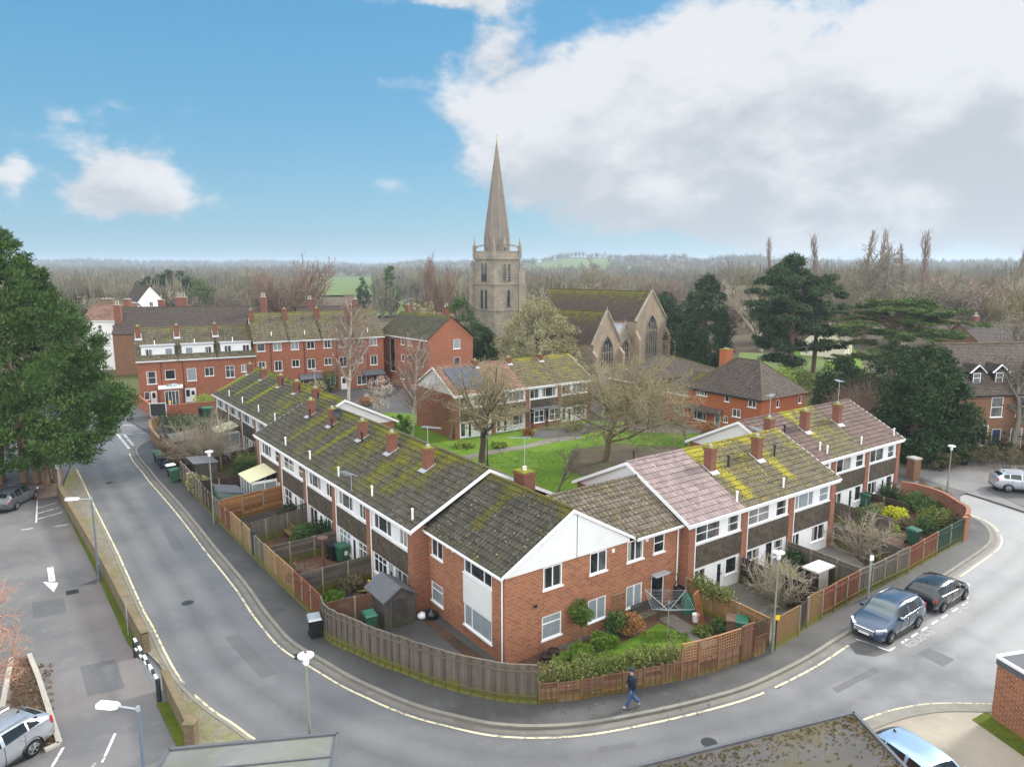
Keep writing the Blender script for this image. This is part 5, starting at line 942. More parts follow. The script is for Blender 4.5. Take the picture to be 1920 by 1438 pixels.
def tiered(name, label, loc, H, tiers, mat, seed, r0, tilt=.0, per=60, size=.5, cr=.8, squash=.35, group=None):
    t = thing(name, loc, 0, label, 'tree', group); rng = random.Random(seed); C = []; Rr = []; L = [([(0, 0, -.1), (.15, 0, H * .4), (-.1, .1, H * .75), (0, 0, H)], [r0, r0 * .8, r0 * .5, r0 * .12])]
    for (h, rad, n, nb) in tiers:
        for b in range(nb):
            a = rng.random() * 6.283; ln = rad * rng.uniform(.65, 1.1); hz = h + rng.gauss(0, .35); e = (math.cos(a) * ln, math.sin(a) * ln, hz + tilt * ln); L.append(([(0, 0, hz - .25 * ln * .4), (e[0] * .5, e[1] * .5, hz + .12), e], [r0 * .3, r0 * .18, .03]))
            for k in range(n):
                f = rng.uniform(.28, 1.05); s_ = rng.gauss(0, .13) * ln; C.append((e[0] * f - math.sin(a) * s_, e[1] * f + math.cos(a) * s_, hz + tilt * ln * f + rng.gauss(0, .16) + .1)); Rr.append(cr * rng.uniform(.6, 1.2) * (1.1 - .35 * f))
    V, Q, r = cloud(C, Rr, per, size, .3, .5, squash, upb=.3); link(fast_mesh('crown', V, Q, mat, r), 'crown', t); link(fast_mesh('trunk', *tubes_np(L, 6), 'bark_red', smooth=True), 'trunk', t); return t
tiered('pine_tree', 'tall dark pine with layered tufted branches right of the church', (43.2, 110, 0), 18.6, [(3.5, 5, 6, 6), (6, 6.5, 8, 8), (8, 7.2, 9, 9), (10, 7.4, 9, 9), (12, 7.4, 9, 10), (14, 6.6, 8, 10), (15.6, 5.4, 8, 9), (17, 3.8, 6, 7), (18.4, 1.8, 5, 6)], 'fol_pine', 61, .5, .06, 100, .45, 1.2, .7)
tiered('pine_tree', 'second dark pine crowded behind the tall layered pine', (49.5, 116, 0), 15, [(5, 4.5, 5, 5), (8, 5.5, 5, 7), (11, 5.5, 5, 7), (13, 4.6, 5, 6), (15, 2, 4, 4)], 'fol_pine', 62, .4, .06, 80, .55, 1.1, .6)
evergreen('cypress_tree', 'dark conical evergreen just right of the church gables', (32.6, 120, 0), [(.3, 4.2), (3, 4.6), (7, 4.2), (10, 3.6), (13, 2.7), (15, 1.5), (16.3, .4)], 330, 1.0, 90, .4, 'fol_yew', (12, .4), 63)
evergreen('yew_tree', 'low dark yew against the right end of the church', (28.5, 137, 0), [(.3, 5), (5, 5.5), (9, 5), (12, 2.5), (13.2, .6)], 240, 1.1, 80, .45, 'fol_yew', (9, .4), 64)
tiered('cedar_tree', 'broad flat topped cedar with spreading plate like branches', (56.5, 105, 0), 12.2, [(4.4, 10.5, 14, 3), (6.4, 12.0, 16, 4), (8.6, 11.0, 16, 8), (10.4, 10.2, 17, 11), (11.8, 8.0, 16, 11), (12.8, 5.0, 11, 8)], 'fol_cedar', 65, .65, -.05, 105, .40, 1.2, .19)
evergreen('yew_tree', 'dark rounded evergreen behind the end of the right hand terrace', (39.4, 84, 0), [(.2, 2.6), (2, 3.2), (4.5, 2.9), (6.4, 1.7), (7.4, .4)], 190, .75, 80, .34, 'fol_yew', (5, .25), 66)
evergreen('yew_tree', 'big dark green yew in front of the old brick house with dormers', (39.3, 66.4, 0), [(.3, 3.9), (2, 4.4), (4.5, 4.1), (7.4, 3.2), (9.4, 1.9), (10.6, .5)], 420, .85, 90, .34, 'fol_yew', (7, .4), 67)
evergreen('yew_tree', 'tall dark evergreen half hidden behind the big yew and the old brick house', (43.5, 80, 0), [(.8, 2.8), (3, 3.6), (6, 3.3), (8.4, 1.9), (9.6, .4)], 150, .8, 80, .34, 'fol_yew', (7, .3), 68)
twig_bush('bare_hedge', 'tall brown bare hedge behind the right hand terrace', (36.5, 75.5, 0), 5.2, .9, 120, 'bark_red', 21, 'hedge'); twig_bush('bare_hedge', 'brown bare hedge filling the gap left of the big yew', (40.0, 78.5, 0), 5.6, .8, 100, 'bark_birch_twig', 22, 'hedge')
hedge('scrub_hedge', 'dark brown scrubby hedge along the parking bays on the right', [g(1735, 880, .1), g(1800, 868, .1), g(1870, 872, .1), g(1960, 885, .1)], 2.6, 1.7, 'fol_dry', 23, 80, .13, dens=13); hedge('ivy_hedge', 'dark ivy thicket below the old brick house, behind the scrubby hedge', [g(1755, 862, .1), g(1830, 850, .1), g(1970, 860, .1)], 2.4, 2.2, 'fol_yew', 24, 30, .22, dens=10)
shrub('evergreen_shrub', 'bright green shrub in the churchyard between the pines and the orange house', (37.2, 99, 0), 3.2, 4.2, 'fol_spring', 25, 60, .3, 40); shrub('evergreen_shrub', 'yellow green shrub left of the dark cypress by the church', (33, 104, 0), 2.6, 3.6, 'fol_ivy', 26, 60, .3, 36)
# --- trees beyond the town
FARP = [tree_pair('t', 70 + i, 'bark_far', ['bark_far', 'bark_far', 'bark_pale', 'bark_moss', 'bark_far', 'bark_birch_twig'][i], sides=5, H=8.5, r0=.30, kids=(10, 8, 6), ratio=(.62, .6, .55), angle=[48, 55, 40, 52, 60, 35][i], up=.12, wig=.12, start=.22, minr=.03, fork=[1, 1, 1, 2, 1, 3][i]) for i in range(6)]
def joined(pair, name):
    co = []; q = []; n = 0
    for me in pair:
        v = np.empty(len(me.vertices) * 3, np.float32); me.vertices.foreach_get('co', v); i = np.empty(len(me.loops), np.int32); me.loops.foreach_get('vertex_index', i); co.append(v.reshape(-1, 3)); q.append(i.reshape(-1, 4) + n); n += len(v) // 3
    return fast_mesh(name, np.concatenate(co), np.concatenate(q), [pair[1].materials[0].name])
FARM = [joined(p, 'woodland_tree') for p in FARP]
big = tree_pair('t', 90, 'bark_red', 'bark_birch_twig', H=13, r0=.4, kids=(16, 9, 7), ratio=(.62, .5, .5), angle=38, up=.13, wig=.09, start=.12, minr=.03, fork=3)
plant(big, 'bare_tree', 'large fan shaped bare tree with reddish twigs behind the three storey row', 'tree', (-43, 142, 0), 0, (1.25, 1.25, 1.08)); plant(big, 'bare_tree', 'tall grey bare tree left of the church tower', 'tree', (-16.5, 150, 0), 1.5, (.72, .72, 1.12))
plant(FARP[4], 'bare_tree', 'wide bare tree standing behind the flat topped cedar', 'tree', (82, 165, 0), 0, (2.3, 2.3, 2.1)); plant(FARP[1], 'bare_tree', 'bare tree between the church tower and its long mossy roof', 'tree', (11.5, 158, 0), .4, 1.7); plant(FARP[0], 'bare_tree', 'bare tree beside the old brick house roof at the right edge', 'tree', (70, 96, 0), .8, 1.3)
POP = tree_pair('t', 95, 'bark_far', 'bark_birch_twig', sides=5, H=26, r0=.4, kids=(40, 6, 4), ratio=(.22, .5, .5), angle=26, up=.2, wig=.05, start=.15, minr=.022)
POPX = 0
for i, (px, ytop, Y) in enumerate(((1447, 442, 230), (1535, 437, 225), (1628, 430, 215), (1657, 426, 222), (1700, 455, 240), (1742, 430, 205), (1912, 462, 215), (1668, 452, 236))):
    p = gy(px, ytop, Y); plant(POP, 'poplar_tree', ['bare poplar rising behind the tall layered pine', 'bare poplar in the gap right of the tall layered pine', 'left one of the paired tall bare poplars above the flat cedar', 'tallest bare poplar above the flat cedar', 'thin half height bare poplar between two taller ones', 'lone tall slender bare poplar right of the flat cedar', 'bare poplar at the right edge of the view', 'short bare poplar close behind the tallest one'][i], 'tree', (p.x, Y, 0), i * 1.7, (.9 + .15 * (i % 3), .9 + .15 * (i % 3), p.z / 29.0), group='bare poplars on the skyline')
for i, (px, yt, Y, rr, lab) in enumerate(((679, 522, 290, .5, 'dark pointed conifer standing alone in the fields behind the row'), (731, 497, 280, .42, 'broad old conifer left of the church tower'), (278, 520, 250, .8, 'low round dark evergreen in the far trees at the left'), (310, 508, 255, .7, 'dark bushy pine far off at the left'), (333, 510, 258, .7, 'dark pine far off, right beside the bushy one'), (372, 525, 240, 1.1, 'small flat green cedar far off above the dark roof'))):
    p = gy(px, yt, Y); H = p.z; evergreen('conifer_tree', lab, (p.x, Y, 0), [(.05 * H, .30 * H * rr), (.2 * H, .5 * H * rr), (.5 * H, .4 * H * rr), (.8 * H, .2 * H * rr), (H, .02 * H)] if rr < .6 else [(.35 * H, .2 * H * rr), (.6 * H, .42 * H * rr), (.85 * H, .36 * H * rr), (H, .1 * H * rr)], 70, H * .09, 40, H * .05, 'fol_yew' if i in (0, 2, 3, 4) else 'fol_cedar', (H * .7, .3), 100 + i)
rw2 = random.Random(33); WT = 'bare winter tree in the belt of woodland beyond the church and houses'; cnt = 0
for i in range(4000):
    Y = 150 + 300 * rw2.random() ** 1.4; px = rw2.uniform(-20, 1960)
    if cnt >= 295: break
    if px < 1380 and Y < (200 if px < 560 or px > 1000 else 230): continue
    if 575 < px < 810 and (rw2.random() < .8 or px < 690): continue
    if px < 900 and rw2.random() < .3: continue
    p = gy(px, 500, Y); s = rw2.uniform(.8, 1.25) * (1.2 if px > 1400 else (1.0 if px > 900 else .85)); cnt += 1
    o = link(FARM[rw2.randrange(6)], 'woodland_tree', None, (p.x, Y, -.1), rw2.random() * 6.28, (s * 1.35, s * 1.35, s)); tag(o, WT, 'tree', 'woodland trees beyond the town')
# far woods: one mass of thin branching crowns over the plain and hills
N = 17000; nv = 16; rngf = np.random.default_rng(77)
pxs = rngf.uniform(-60, 1980, N); Ys = 235 + 3500 * rngf.random(N) ** 2.3; keep = np.ones(N, bool)
fld = np.sin(pxs * .011 + 1) * np.sin(Ys * .0105 + pxs * .003) + .5 * np.sin(pxs * .03) * np.sin(Ys * .021); keep &= (fld < .62) & ~((pxs > 560) & (pxs < 700) & (Ys > 235) & (Ys < 1050)) & ~((pxs > 690) & (pxs < 810) & (Ys < 380) & (rngf.random(N) < .9)) & ~((pxs > 1005) & (pxs < 1140) & (Ys > 1180) & (Ys < 1800)); pxs, Ys = pxs[keep], Ys[keep]; N = len(Ys)
xs = (pxs - 960) / 1356 * Ys; dd = np.hypot(xs, Ys); zs = np.array([hill(a, b) for a, b in zip(pxs, dd)])
Hh = rngf.uniform(7, 13, N) * (1 + Ys / 5000) * np.where(pxs > 1350, 1.25, 1.0); Wd = rngf.uniform(3, 6, N) * (1 + Ys / 1500); tone = rngf.normal(.5, .16, N) + .22 * np.sin(pxs * .021 + Ys * .006) + .14 * np.sin(pxs * .063 - Ys * .017); Hh = Hh * (1 + .22 * np.sin(pxs * .035 + Ys * .011))
C0 = np.stack([xs, Ys, zs], 1); Vs = []; Qs = []; Rs = []; base = 0
for k in range(nv):
    a = rngf.uniform(0, 6.283, N); r = Wd * rngf.random(N) ** .55; ca = np.stack([np.cos(a), np.sin(a), np.zeros(N)], 1); up = np.array([0, 0, 1.0])
    bx = C0 + ca * (r * .12)[:, None] + up * (Hh * rngf.uniform(0, .25, N))[:, None]; m = C0 + ca * (r * .75)[:, None] + up * (Hh * .55)[:, None]; top = C0 + ca * r[:, None] + up * (Hh * (1 - .5 * (r / Wd) ** 2) * rngf.uniform(.85, 1.05, N))[:, None]; w = Wd * .055 * rngf.uniform(.6, 1.3, N)
    sd = np.stack([-np.sin(a) * .6 + .4, np.cos(a) * .6, np.zeros(N)], 1) * w[:, None]
    V = np.stack([bx - sd * .6, bx + sd * .6, m + sd, m - sd, m - sd, m + sd, top + sd * .5, top - sd * .5], 1).reshape(-1, 3); Q = np.arange(N * 8).reshape(-1, 4) + base; base += N * 8; Vs.append(V); Qs.append(Q); Rs.append(np.repeat(np.clip(tone + rngf.normal(0, .12, N), 0, 1), 2))
foliage('far_wood', (.135, .115, .085), (.27, .235, .17), (.17, .16, .10)); o = link(fast_mesh('distant_wood', np.concatenate(Vs), np.concatenate(Qs), ['far_wood', 'fol_pine', 'fol_ivy'], np.concatenate(Rs), mi=np.tile(np.repeat(np.where(rngf.random(N) < .04, 2, 0), 2), nv)), 'distant_wood'); tag(o, 'brown bare winter woods spreading over the plain to the hills', 'woodland', kind='stuff')

def field(label, px0, px1, d0, d1, mat='field_green'):
    mb = MB(); n = 14
    for i in range(n + 1):
        px = px0 + (px1 - px0) * i / n; a = math.atan((px - 960) / 1356)
        for k in range(7): d = d0 + (d1 - d0) * k / 6; mb.v.append((d * math.sin(a), d * math.cos(a), hill(px, d) + .9)); mb.a.append(0)
    for i in range(n):
        for k in range(6): q = i * 7 + k; mb.f.append((q, q + 7, q + 8, q + 1)); mb.m.append(0); mb.r.append(.5)
    o = mb.build('field', M[mat]); tag(o, kind='structure')
grass('field_green', (.115, .165, .05), (.14, .19, .055), (.10, .135, .05), .03); grass('field_pale', (.17, .20, .10), (.20, .22, .12), (.15, .17, .09), .01)
field('', 1000, 1150, 1230, 1640); field('', 560, 700, 420, 1000); field('', 700, 830, 250, 360); field('', 150, 520, 2500, 2900, 'field_pale'); field('', 1395, 1560, 118, 150)
sheet('churchyard', [Vector((24, 101, 0)), Vector((20, 84, 0)), Vector((30, 80, 0)), Vector((33, 66, 0)), Vector((36, 63, 0)), Vector((44, 66, 0)), Vector((75, 64, 0)), Vector((70, 128, 0)), Vector((30, 132, 0))], .109, 'rough_ground')
plant(TS, 'bare_tree', 'bare branching tree in front of the dormer roof at the right edge', 'tree', (48.0, 66.2, 0), 1.1, (3.4, 3.4, 3.1))
shrub('evergreen_shrub', 'tall bright shrub beneath the flat topped cedar', (47, 92, 0), 3.4, 4.5, 'fol_laurel', 322, 80, .26, 44); shrub('evergreen_shrub', 'green shrub mass under the tall layered pine', (41, 101, 0), 3.2, 3.6, 'fol_hedge', 323, 80, .26, 44)
# ------------------------------------------------------------------ fences, walls, garden things, street furniture
rf = random.Random(6); ZB = .10
def at(px, py, z=ZB): return g(px, py, z)
def fence(name, label, pts, h, mat, style='board', post='post_conc', plen=1.83, group=None, cat='fence', post_over=.04, gravel=True, posts=True, top=None, bw=.13):
    P = [Vector((p.x, p.y, ZB)) for p in pts]; t = thing(name, P[0], 0, label, cat, group); o = P[0]
    for a, b in zip(P[:-1], P[1:]):
        L = (b - a).length; n = max(1, round(L / plen)); d = (b - a).normalized(); nn = Vector((-d.y, d.x, 0))
        for i in range(n):
            p0 = a + d * (L * i / n) - o; p1 = a + d * (L * (i + 1) / n) - o; w = L / n; mb = MB(); z0 = .12 if gravel else .02; hp = h + rf.gauss(0, .015)
            if style == 'board':
                k = max(2, int(w / bw))
                for j in range(k):
                    mb.cr = min(1, max(0, rf.gauss(.5, .16))); q = p0 + d * (w * (j + .5) / k); off = .012 * (j % 2)
                    mb.obox(q + nn * off + ZV * ((z0 + hp) / 2 + rf.gauss(0, .006)), d * (w / k * .53), nn * .011, ZV * ((hp - z0) / 2))
                for zz in (z0 + .25, hp - .25): mb.cr = .45; mb.obox((p0 + p1) / 2 - nn * .04 + ZV * zz, d * (w / 2), nn * .025, ZV * .04)
                mb.cr = .75; mb.obox((p0 + p1) / 2 + ZV * (hp + .02), d * (w / 2), nn * .035, ZV * .018)
            elif style == 'lap':
                k = max(3, int((hp - z0) / .15))
                for j in range(k):
                    mb.cr = min(1.4, max(-.2, rf.gauss(.5, .42))); zz = z0 + (hp - z0) * (j + .5) / k; mb.obox((p0 + p1) / 2 + nn * (.01 * (j % 2)) + ZV * zz, d * (w / 2 - .03), nn * .008 + ZV * .0, ZV * ((hp - z0) / k * .56) + nn * .022)
                for j in range(4): q = p0 + d * (w * (.03 + .94 * j / 3)); mb.cr = .3; mb.obox(q + ZV * ((hp + z0) / 2), d * .02, nn * .03, ZV * ((hp - z0) / 2)); 
                mb.cr = .6; mb.obox((p0 + p1) / 2 + ZV * (hp + .015), d * (w / 2), nn * .03, ZV * .015)
            else:
                mb.obox((p0 + p1) / 2 + ZV * ((hp + z0) / 2), d * (w / 2 - .02), nn * .02, ZV * ((hp - z0) / 2)); mb.obox((p0 + p1) / 2 + ZV * (hp + .015), d * (w / 2), nn * .035, ZV * .02)
            mb.build('panel', M[mat], t)
            if gravel: mb = MB(); mb.obox((p0 + p1) / 2 + ZV * .06, d * (w / 2), nn * .02, ZV * .06); mb.build('gravel_board', M['post_conc'], t)
            if posts: mb = MB(); mb.obox(p0 + ZV * ((h + post_over) / 2) - nn * .0, d * .045, nn * .055, ZV * ((h + post_over) / 2)); mb.build('post', M[post], t)
            if top: trellis_mesh(t, p0, p1, h, top[0], top[1])
    return t
def trellis_mesh(t, p0, p1, z0, z1, mat, step=.15, name='trellis'):
    mb = MB(); d = (p1 - p0).normalized(); w = (p1 - p0).length; nn = Vector((-d.y, d.x, 0)); k = max(2, round(w / step)); m = max(2, round((z1 - z0) / step))
    for j in range(k + 1): q = p0 + d * (w * j / k); mb.cr = rf.uniform(.4, .7); mb.obox(q + ZV * ((z0 + z1) / 2), d * .016, nn * .010, ZV * ((z1 - z0) / 2))
    for j in range(m + 1): zz = z0 + (z1 - z0) * j / m; mb.cr = rf.uniform(.4, .7); mb.obox((p0 + p1) / 2 + nn * .021 + ZV * zz, d * (w / 2), nn * .010, ZV * .016)
    mb.obox((p0 + p1) / 2 + ZV * (z1 + .02), d * (w / 2), nn * .03, ZV * .02); return mb.build(name, M[mat], t)
# left street, far to near
def brick_run(name, label, pts, h, th, mat, cat='wall', cope=True, zb=0.0, copemat=None):
    P = [Vector((p.x, p.y, 0)) for p in pts]; o = P[0].copy(); t = thing(name, (o.x, o.y, zb), 0, label, cat); a = offset(P, th / 2); b = offset(P, -th / 2); mb = MB(); c = MB()
    for i in range(len(P) - 1):
        A0, A1, B0, B1 = a[i] - o, a[i + 1] - o, b[i] - o, b[i + 1] - o; H = ZV * h
        mb.poly([A1, A0, A0 + H, A1 + H]); mb.poly([B0, B1, B1 + H, B0 + H]); mb.poly([A0 + H, B0 + H, B1 + H, A1 + H])
        e = .03; dA = (A0 - B0).normalized() * e; K = ZV * .07; q = [A0 + dA + H, A1 + dA + H, B1 - dA + H, B0 - dA + H]; c.poly([x + K for x in q][::-1]); c.poly([q[1], q[0], q[0] + K, q[1] + K]); c.poly([q[3], q[2], q[2] + K, q[3] + K])
    for i in (0, -1): A, B = a[i] - o, b[i] - o; H = ZV * h; mb.poly([A, B, B + H, A + H] if i == 0 else [B, A, A + H, B + H])
    w_ = mb.build('brickwork', M[mat], t)
    if cope: c.build('coping', M[copemat or mat], t)
    return t
brick_run('garden_wall', 'low brown brick wall curving round the garden corner at the road junction', crom([at(300, 800), at(285, 806), at(283.5, 816), at(288, 827), at(301, 843)], 5), 1.15, .2, 'brick_wall_old', zb=ZB)
FS = [('brown board fence behind the three far bins', [(303, 846), (331, 880)], 1.7, 'fence_brown', 'board'), ('grey green mossy fence just past the paired far bins', [(341, 902), (370, 935)], 1.75, 'fence_grey', 'board'), ('short fence panel smothered in ivy beside the green shed', [(370, 935), (381, 947)], 1.7, 'fence_grey', 'board'),
      ('dark brown fence panel in front of the green shed', [(381, 947), (399, 968)], 1.65, 'fence_dark', 'board'), ('grey weathered fence panel right at the street lamp on the left street', [(401, 970), (415, 984)], 1.65, 'fence_grey', 'board'), ('dull brown fence panels between the grey panel and the bright tan ones', [(415, 984), (436, 1005)], 1.6, 'fence_brown', 'board'),
      ('bright tan board fence beside the narrow dark blue gate on the left street', [(436, 1005), (473, 1043)], 1.7, 'fence_tan', 'board'), ('narrow dark blue gate in the street fence, between tan and grey panels', [(473, 1043), (480, 1050)], 1.75, 'fence_blue', 'plain'), ('grey green fence panels just nearer than the dark blue gate', [(480, 1050), (499, 1069)], 1.6, 'fence_grey', 'board'),
      ('tan fence panels with mossy feet between two concrete posts', [(499, 1069), (519, 1089)], 1.65, 'fence_tan', 'board'), ('tan and russet fence panels ending at the red brown panels', [(521, 1091), (553, 1122)], 1.65, 'fence_ochre', 'board'), ('red brown fence panels meeting the curved grey fence', [(553, 1122), (603, 1173)], 1.65, 'fence_brown', 'board')]
for lab, p, h, m, st in FS: fence('garden_fence' if 'gate' not in lab else 'garden_gate', lab, [at(*q) for q in p], h, m, st, group='fence panels along the left street', cat='fence' if 'gate' not in lab else 'gate', plen=1.2)
fence('curved_fence', 'tall weathered grey board fence curving round the corner, green at its foot', crom([at(604, 1178), at(610, 1195), at(632, 1211), at(665, 1225), at(710, 1246), at(750, 1260), at(810, 1283), at(883, 1303), at(948, 1315.5), at(1007, 1319)], 3), 1.75, 'fence_grey', 'board', plen=1.9, post='fence_grey', bw=.10)
fence('low_fence', 'low brown woven panel fence in front of the hedge on the corner', crom([at(1011, 1319), at(1090, 1310.5), at(1168, 1297), at(1240, 1282), at(1276, 1275)], 2), .88, 'fence_lap', 'lap', post='fence_tan', plen=1.75, post_over=.12, gravel=False)
fence('trellis_fence', 'low brown woven fence topped with tan square trellis', [at(1277, 1275), at(1308, 1268), at(1345, 1257), at(1386, 1243)], .88, 'fence_lap', 'lap', post='trellis_tan', plen=1.4, top=(1.72, 'trellis_tan'), post_over=.85, gravel=False)
fence('board_fence', 'short tall panel of brown close boards between the trellis and the garden gate', [at(1388, 1242), at(1410, 1233)], 1.75, 'fence_lap', 'board', post='fence_lap', gravel=False, bw=.08)
fence('garden_gate', 'brown woven garden gate with a square trellis top', [at(1411, 1233), at(1435, 1222)], .95, 'fence_lap', 'lap', post='fence_brown', top=(1.7, 'fence_dark'), post_over=.8, gravel=False, cat='gate', plen=1.2)
FR2 = [('ochre stained boarded panel between the garden gate and the dark doorway', [(1448, 1221), (1495, 1192)], 1.6, 'fence_ochre', 'plain', 2.4), ('narrow dark brown door between two ochre panels', [(1496, 1191), (1510, 1178)], 1.55, 'fence_dark', 'plain', 1.5), ('ochre stained panel with a green mossy blotch right of the narrow dark door', [(1512, 1176.5), (1538, 1161)], 1.65, 'fence_ochre', 'plain', 2.4), ('red brown fence panels opposite the blue car', [(1539, 1160.5), (1607, 1121)], 1.6, 'fence_brown', 'board', 1.5),
       ('weathered grey fence panels behind the sign post on the right street', [(1608, 1120), (1700, 1075)], 1.6, 'fence_grey', 'board', 1.5), ('russet fence panels between the grey and the dark green ones', [(1701, 1074.5), (1753, 1043)], 1.6, 'fence_brown', 'board', 1.7), ('dark green fence panels ending at the curved brick wall', [(1754, 1042.5), (1803, 1015)], 1.6, 'fence_green', 'board', 1.6)]
for lab, p, h, m, st, pl in FR2: fence('garden_fence', lab, [at(*q) for q in p], h, m, st, group='fence panels along the right street', plen=pl)
brick_run('garden_wall', 'head high red brick wall curving round the end garden on the right', crom([at(1803, 1015), at(1811, 1010)] + [g(x, y, 1.7) for x, y in ((1814, 967), (1815, 953), (1795, 940), (1766, 923), (1720, 909), (1690, 904))], 6), 1.6, .22, 'brick_pier', zb=ZB)
# fences between the gardens
DF = [('new orange panel fence across a garden on the left terrace', LP(20.55), at(416, 983), 1.75, 'fence_orange', 'lap'), ('grey boarded fence with a dark trellis strip, behind the tan street fence', LP(15.3), at(456, 1027), 1.5, 'fence_grey', 'board'), ('weathered woven fence half buried in ivy, left terrace gardens', LP(10.2), at(497, 1068), 1.35, 'fence_grey', 'lap'), ('grey woven fence with concrete posts across a left terrace garden', LP(5.1), at(556, 1126), 1.45, 'fence_grey', 'lap'), ('brown fence running from the corner house pier behind the grey shed', LP(.1, -.1), at(610, 1186), 1.55, 'fence_lap', 'plain'),
      ('dark fence beside the green shed and lean to', LP(25.9), at(372, 938), 1.5, 'fence_dark', 'board'), ('dark fence across the far left gardens', LP(35.0, 2.3), at(343, 905), 1.4, 'fence_dark', 'board'),
      ('mossy tan boarded fence between the corner garden and the next garden', xy(24.25, 28.78), xy(18.9, 28.6), 1.5, 'fence_ochre', 'board'), ('dark brown plain fence two gardens along the right terrace', xy(24.2, 33.32), xy(19.0, 33.1), 1.6, 'fence_dark', 'plain'), ('grey boarded fence behind the covered garden furniture', xy(24.2, 37.9), xy(19.2, 37.7), 1.5, 'fence_grey', 'board'), ('grey stone like fence line under the end house of the near right block', xy(24.2, 43.1), xy(19.5, 43.0), 1.3, 'fence_grey', 'plain'), ('grey boarded fence with a green bin against it, far right gardens', xy(27.1, 47.4), xy(22.5, 47.3), 1.4, 'fence_grey', 'board'), ('low pale fence line between the last right gardens', xy(27.1, 52.0), xy(24.0, 52.0), 1.2, 'fence_dark', 'board')]
for lab, a, b, h, m, st in DF:
    b = Vector((b.x, b.y, 0)); fence('dividing_fence', lab, [a, b], h, m, st, group='fences between the gardens', plen=1.8, gravel=False, top=(h + .3, 'fence_dark') if 'trellis strip' in lab else None)
brick_run('boundary_wall', 'long low mossy brick wall between the road and the car park', crom(WB[:1] + [WB[1], WB[2], WB[3], WB[4]], 5), .98, .30, 'brick_pale', zb=.05)
brick_run('boundary_wall', 'short low brick wall bending round by the grey garage roof', [g(311, 1290, .05), g(330, 1332, .05), g(352, 1376, .05), g(361, 1395, .05)], .85, .26, 'brick_pale', zb=.05)
mb = MB(); mb.box(-.2, .2, -.2, .2, 0, 1.0); mb.box(-.24, .24, -.24, .24, 1.0, 1.07); tag(mb.build('brick_pillar', M['brick_pale'], loc=g(361, 1398, .05)), 'square brick pillar ending the short wall beside the grey garage', 'pillar')
brick_run('garden_wall', 'red brick garden wall left of the fence in front of the three storey end house', [at(245, 752), at(262, 762), at(283, 779), at(288, 783)], 1.5, .22, 'brick_storey', zb=0)
brick_run('garden_wall', 'red brick front wall with a timber gate below the three storey row', [at(290, 783), at(330, 781), at(367, 777), at(405, 773), at(440, 769)], 1.5, .22, 'brick_storey', zb=0)
sg = MB(); sg.box(-.85, .85, -.05, 0, .4, 1.9); sg.cm = 1; sg.box(-.92, .92, -.03, .03, .33, 1.97); o = sg.build('notice_board', [M['metal_dark'], M['upvc']], loc=at(298, 786), rz=R(10)); tag(o, 'dark notice board in a white frame on the wall corner by the junction', 'notice board')
pp = thing('gate_pillar', g(1711, 897, .1), R(20), 'brick gate pillar at the start of the footpath by the far lamp', 'pillar'); mb = MB(); mb.box(-.38, .38, -.38, .38, 0, 1.75); mb.build('brickwork', M['brick_brown'], pp); mb = MB(); mb.box(-.44, .44, -.44, .44, 1.75, 1.9); mb.build('cap', M['concrete'], pp)
# --- bins
def lidded_bin(px, py, body, lid, label, rz=0.0, s=1.0, loc=None, group='wheeled bins'):
    t = thing('wheelie_bin', loc or at(px, py), rz, label, 'bin', group); t.scale = (s, s, s); mb = MB(); b0, b1, d0, d1 = .22, .29, .24, .34
    V = [(-b0, -d0, .06), (b0, -d0, .06), (b0, d0, .06), (-b0, d0, .06), (-b1, -d1, .96), (b1, -d1, .96), (b1, d1, .96), (-b1, d1, .96)]; mb.add(V, [(0, 3, 2, 1), (4, 5, 6, 7), (0, 1, 5, 4), (1, 2, 6, 5), (2, 3, 7, 6), (3, 0, 4, 7)]); mb.box(-b1 - .02, b1 + .02, -d1 - .02, d1 + .02, .90, .965); mb.build('body', M[body], t)
    mb = MB(); mb.add([(-b1 - .03, -d1 - .05, .966), (b1 + .03, -d1 - .05, .966), (b1 + .03, d1 + .03, .966), (-b1 - .03, d1 + .03, .966), (-b1 + .02, -d1 + .02, 1.05), (b1 - .02, -d1 + .02, 1.05), (b1 - .02, d1 - .04, 1.08), (-b1 + .02, d1 - .04, 1.08)], [(4, 5, 6, 7), (0, 1, 5, 4), (1, 2, 6, 5), (2, 3, 7, 6), (3, 0, 4, 7)]); mb.tube([(-b1, d1 + .06, 1.0), (b1, d1 + .06, 1.0)], .02, 5); mb.build('lid', M[lid], t)
    for x in (-.25, .25): mb = MB(); mb.tube([(x - .03, d0 + .05, .11), (x + .03, d0 + .05, .11)], .11, 10); mb.build('wheel', M['tyre'], t)
    return t
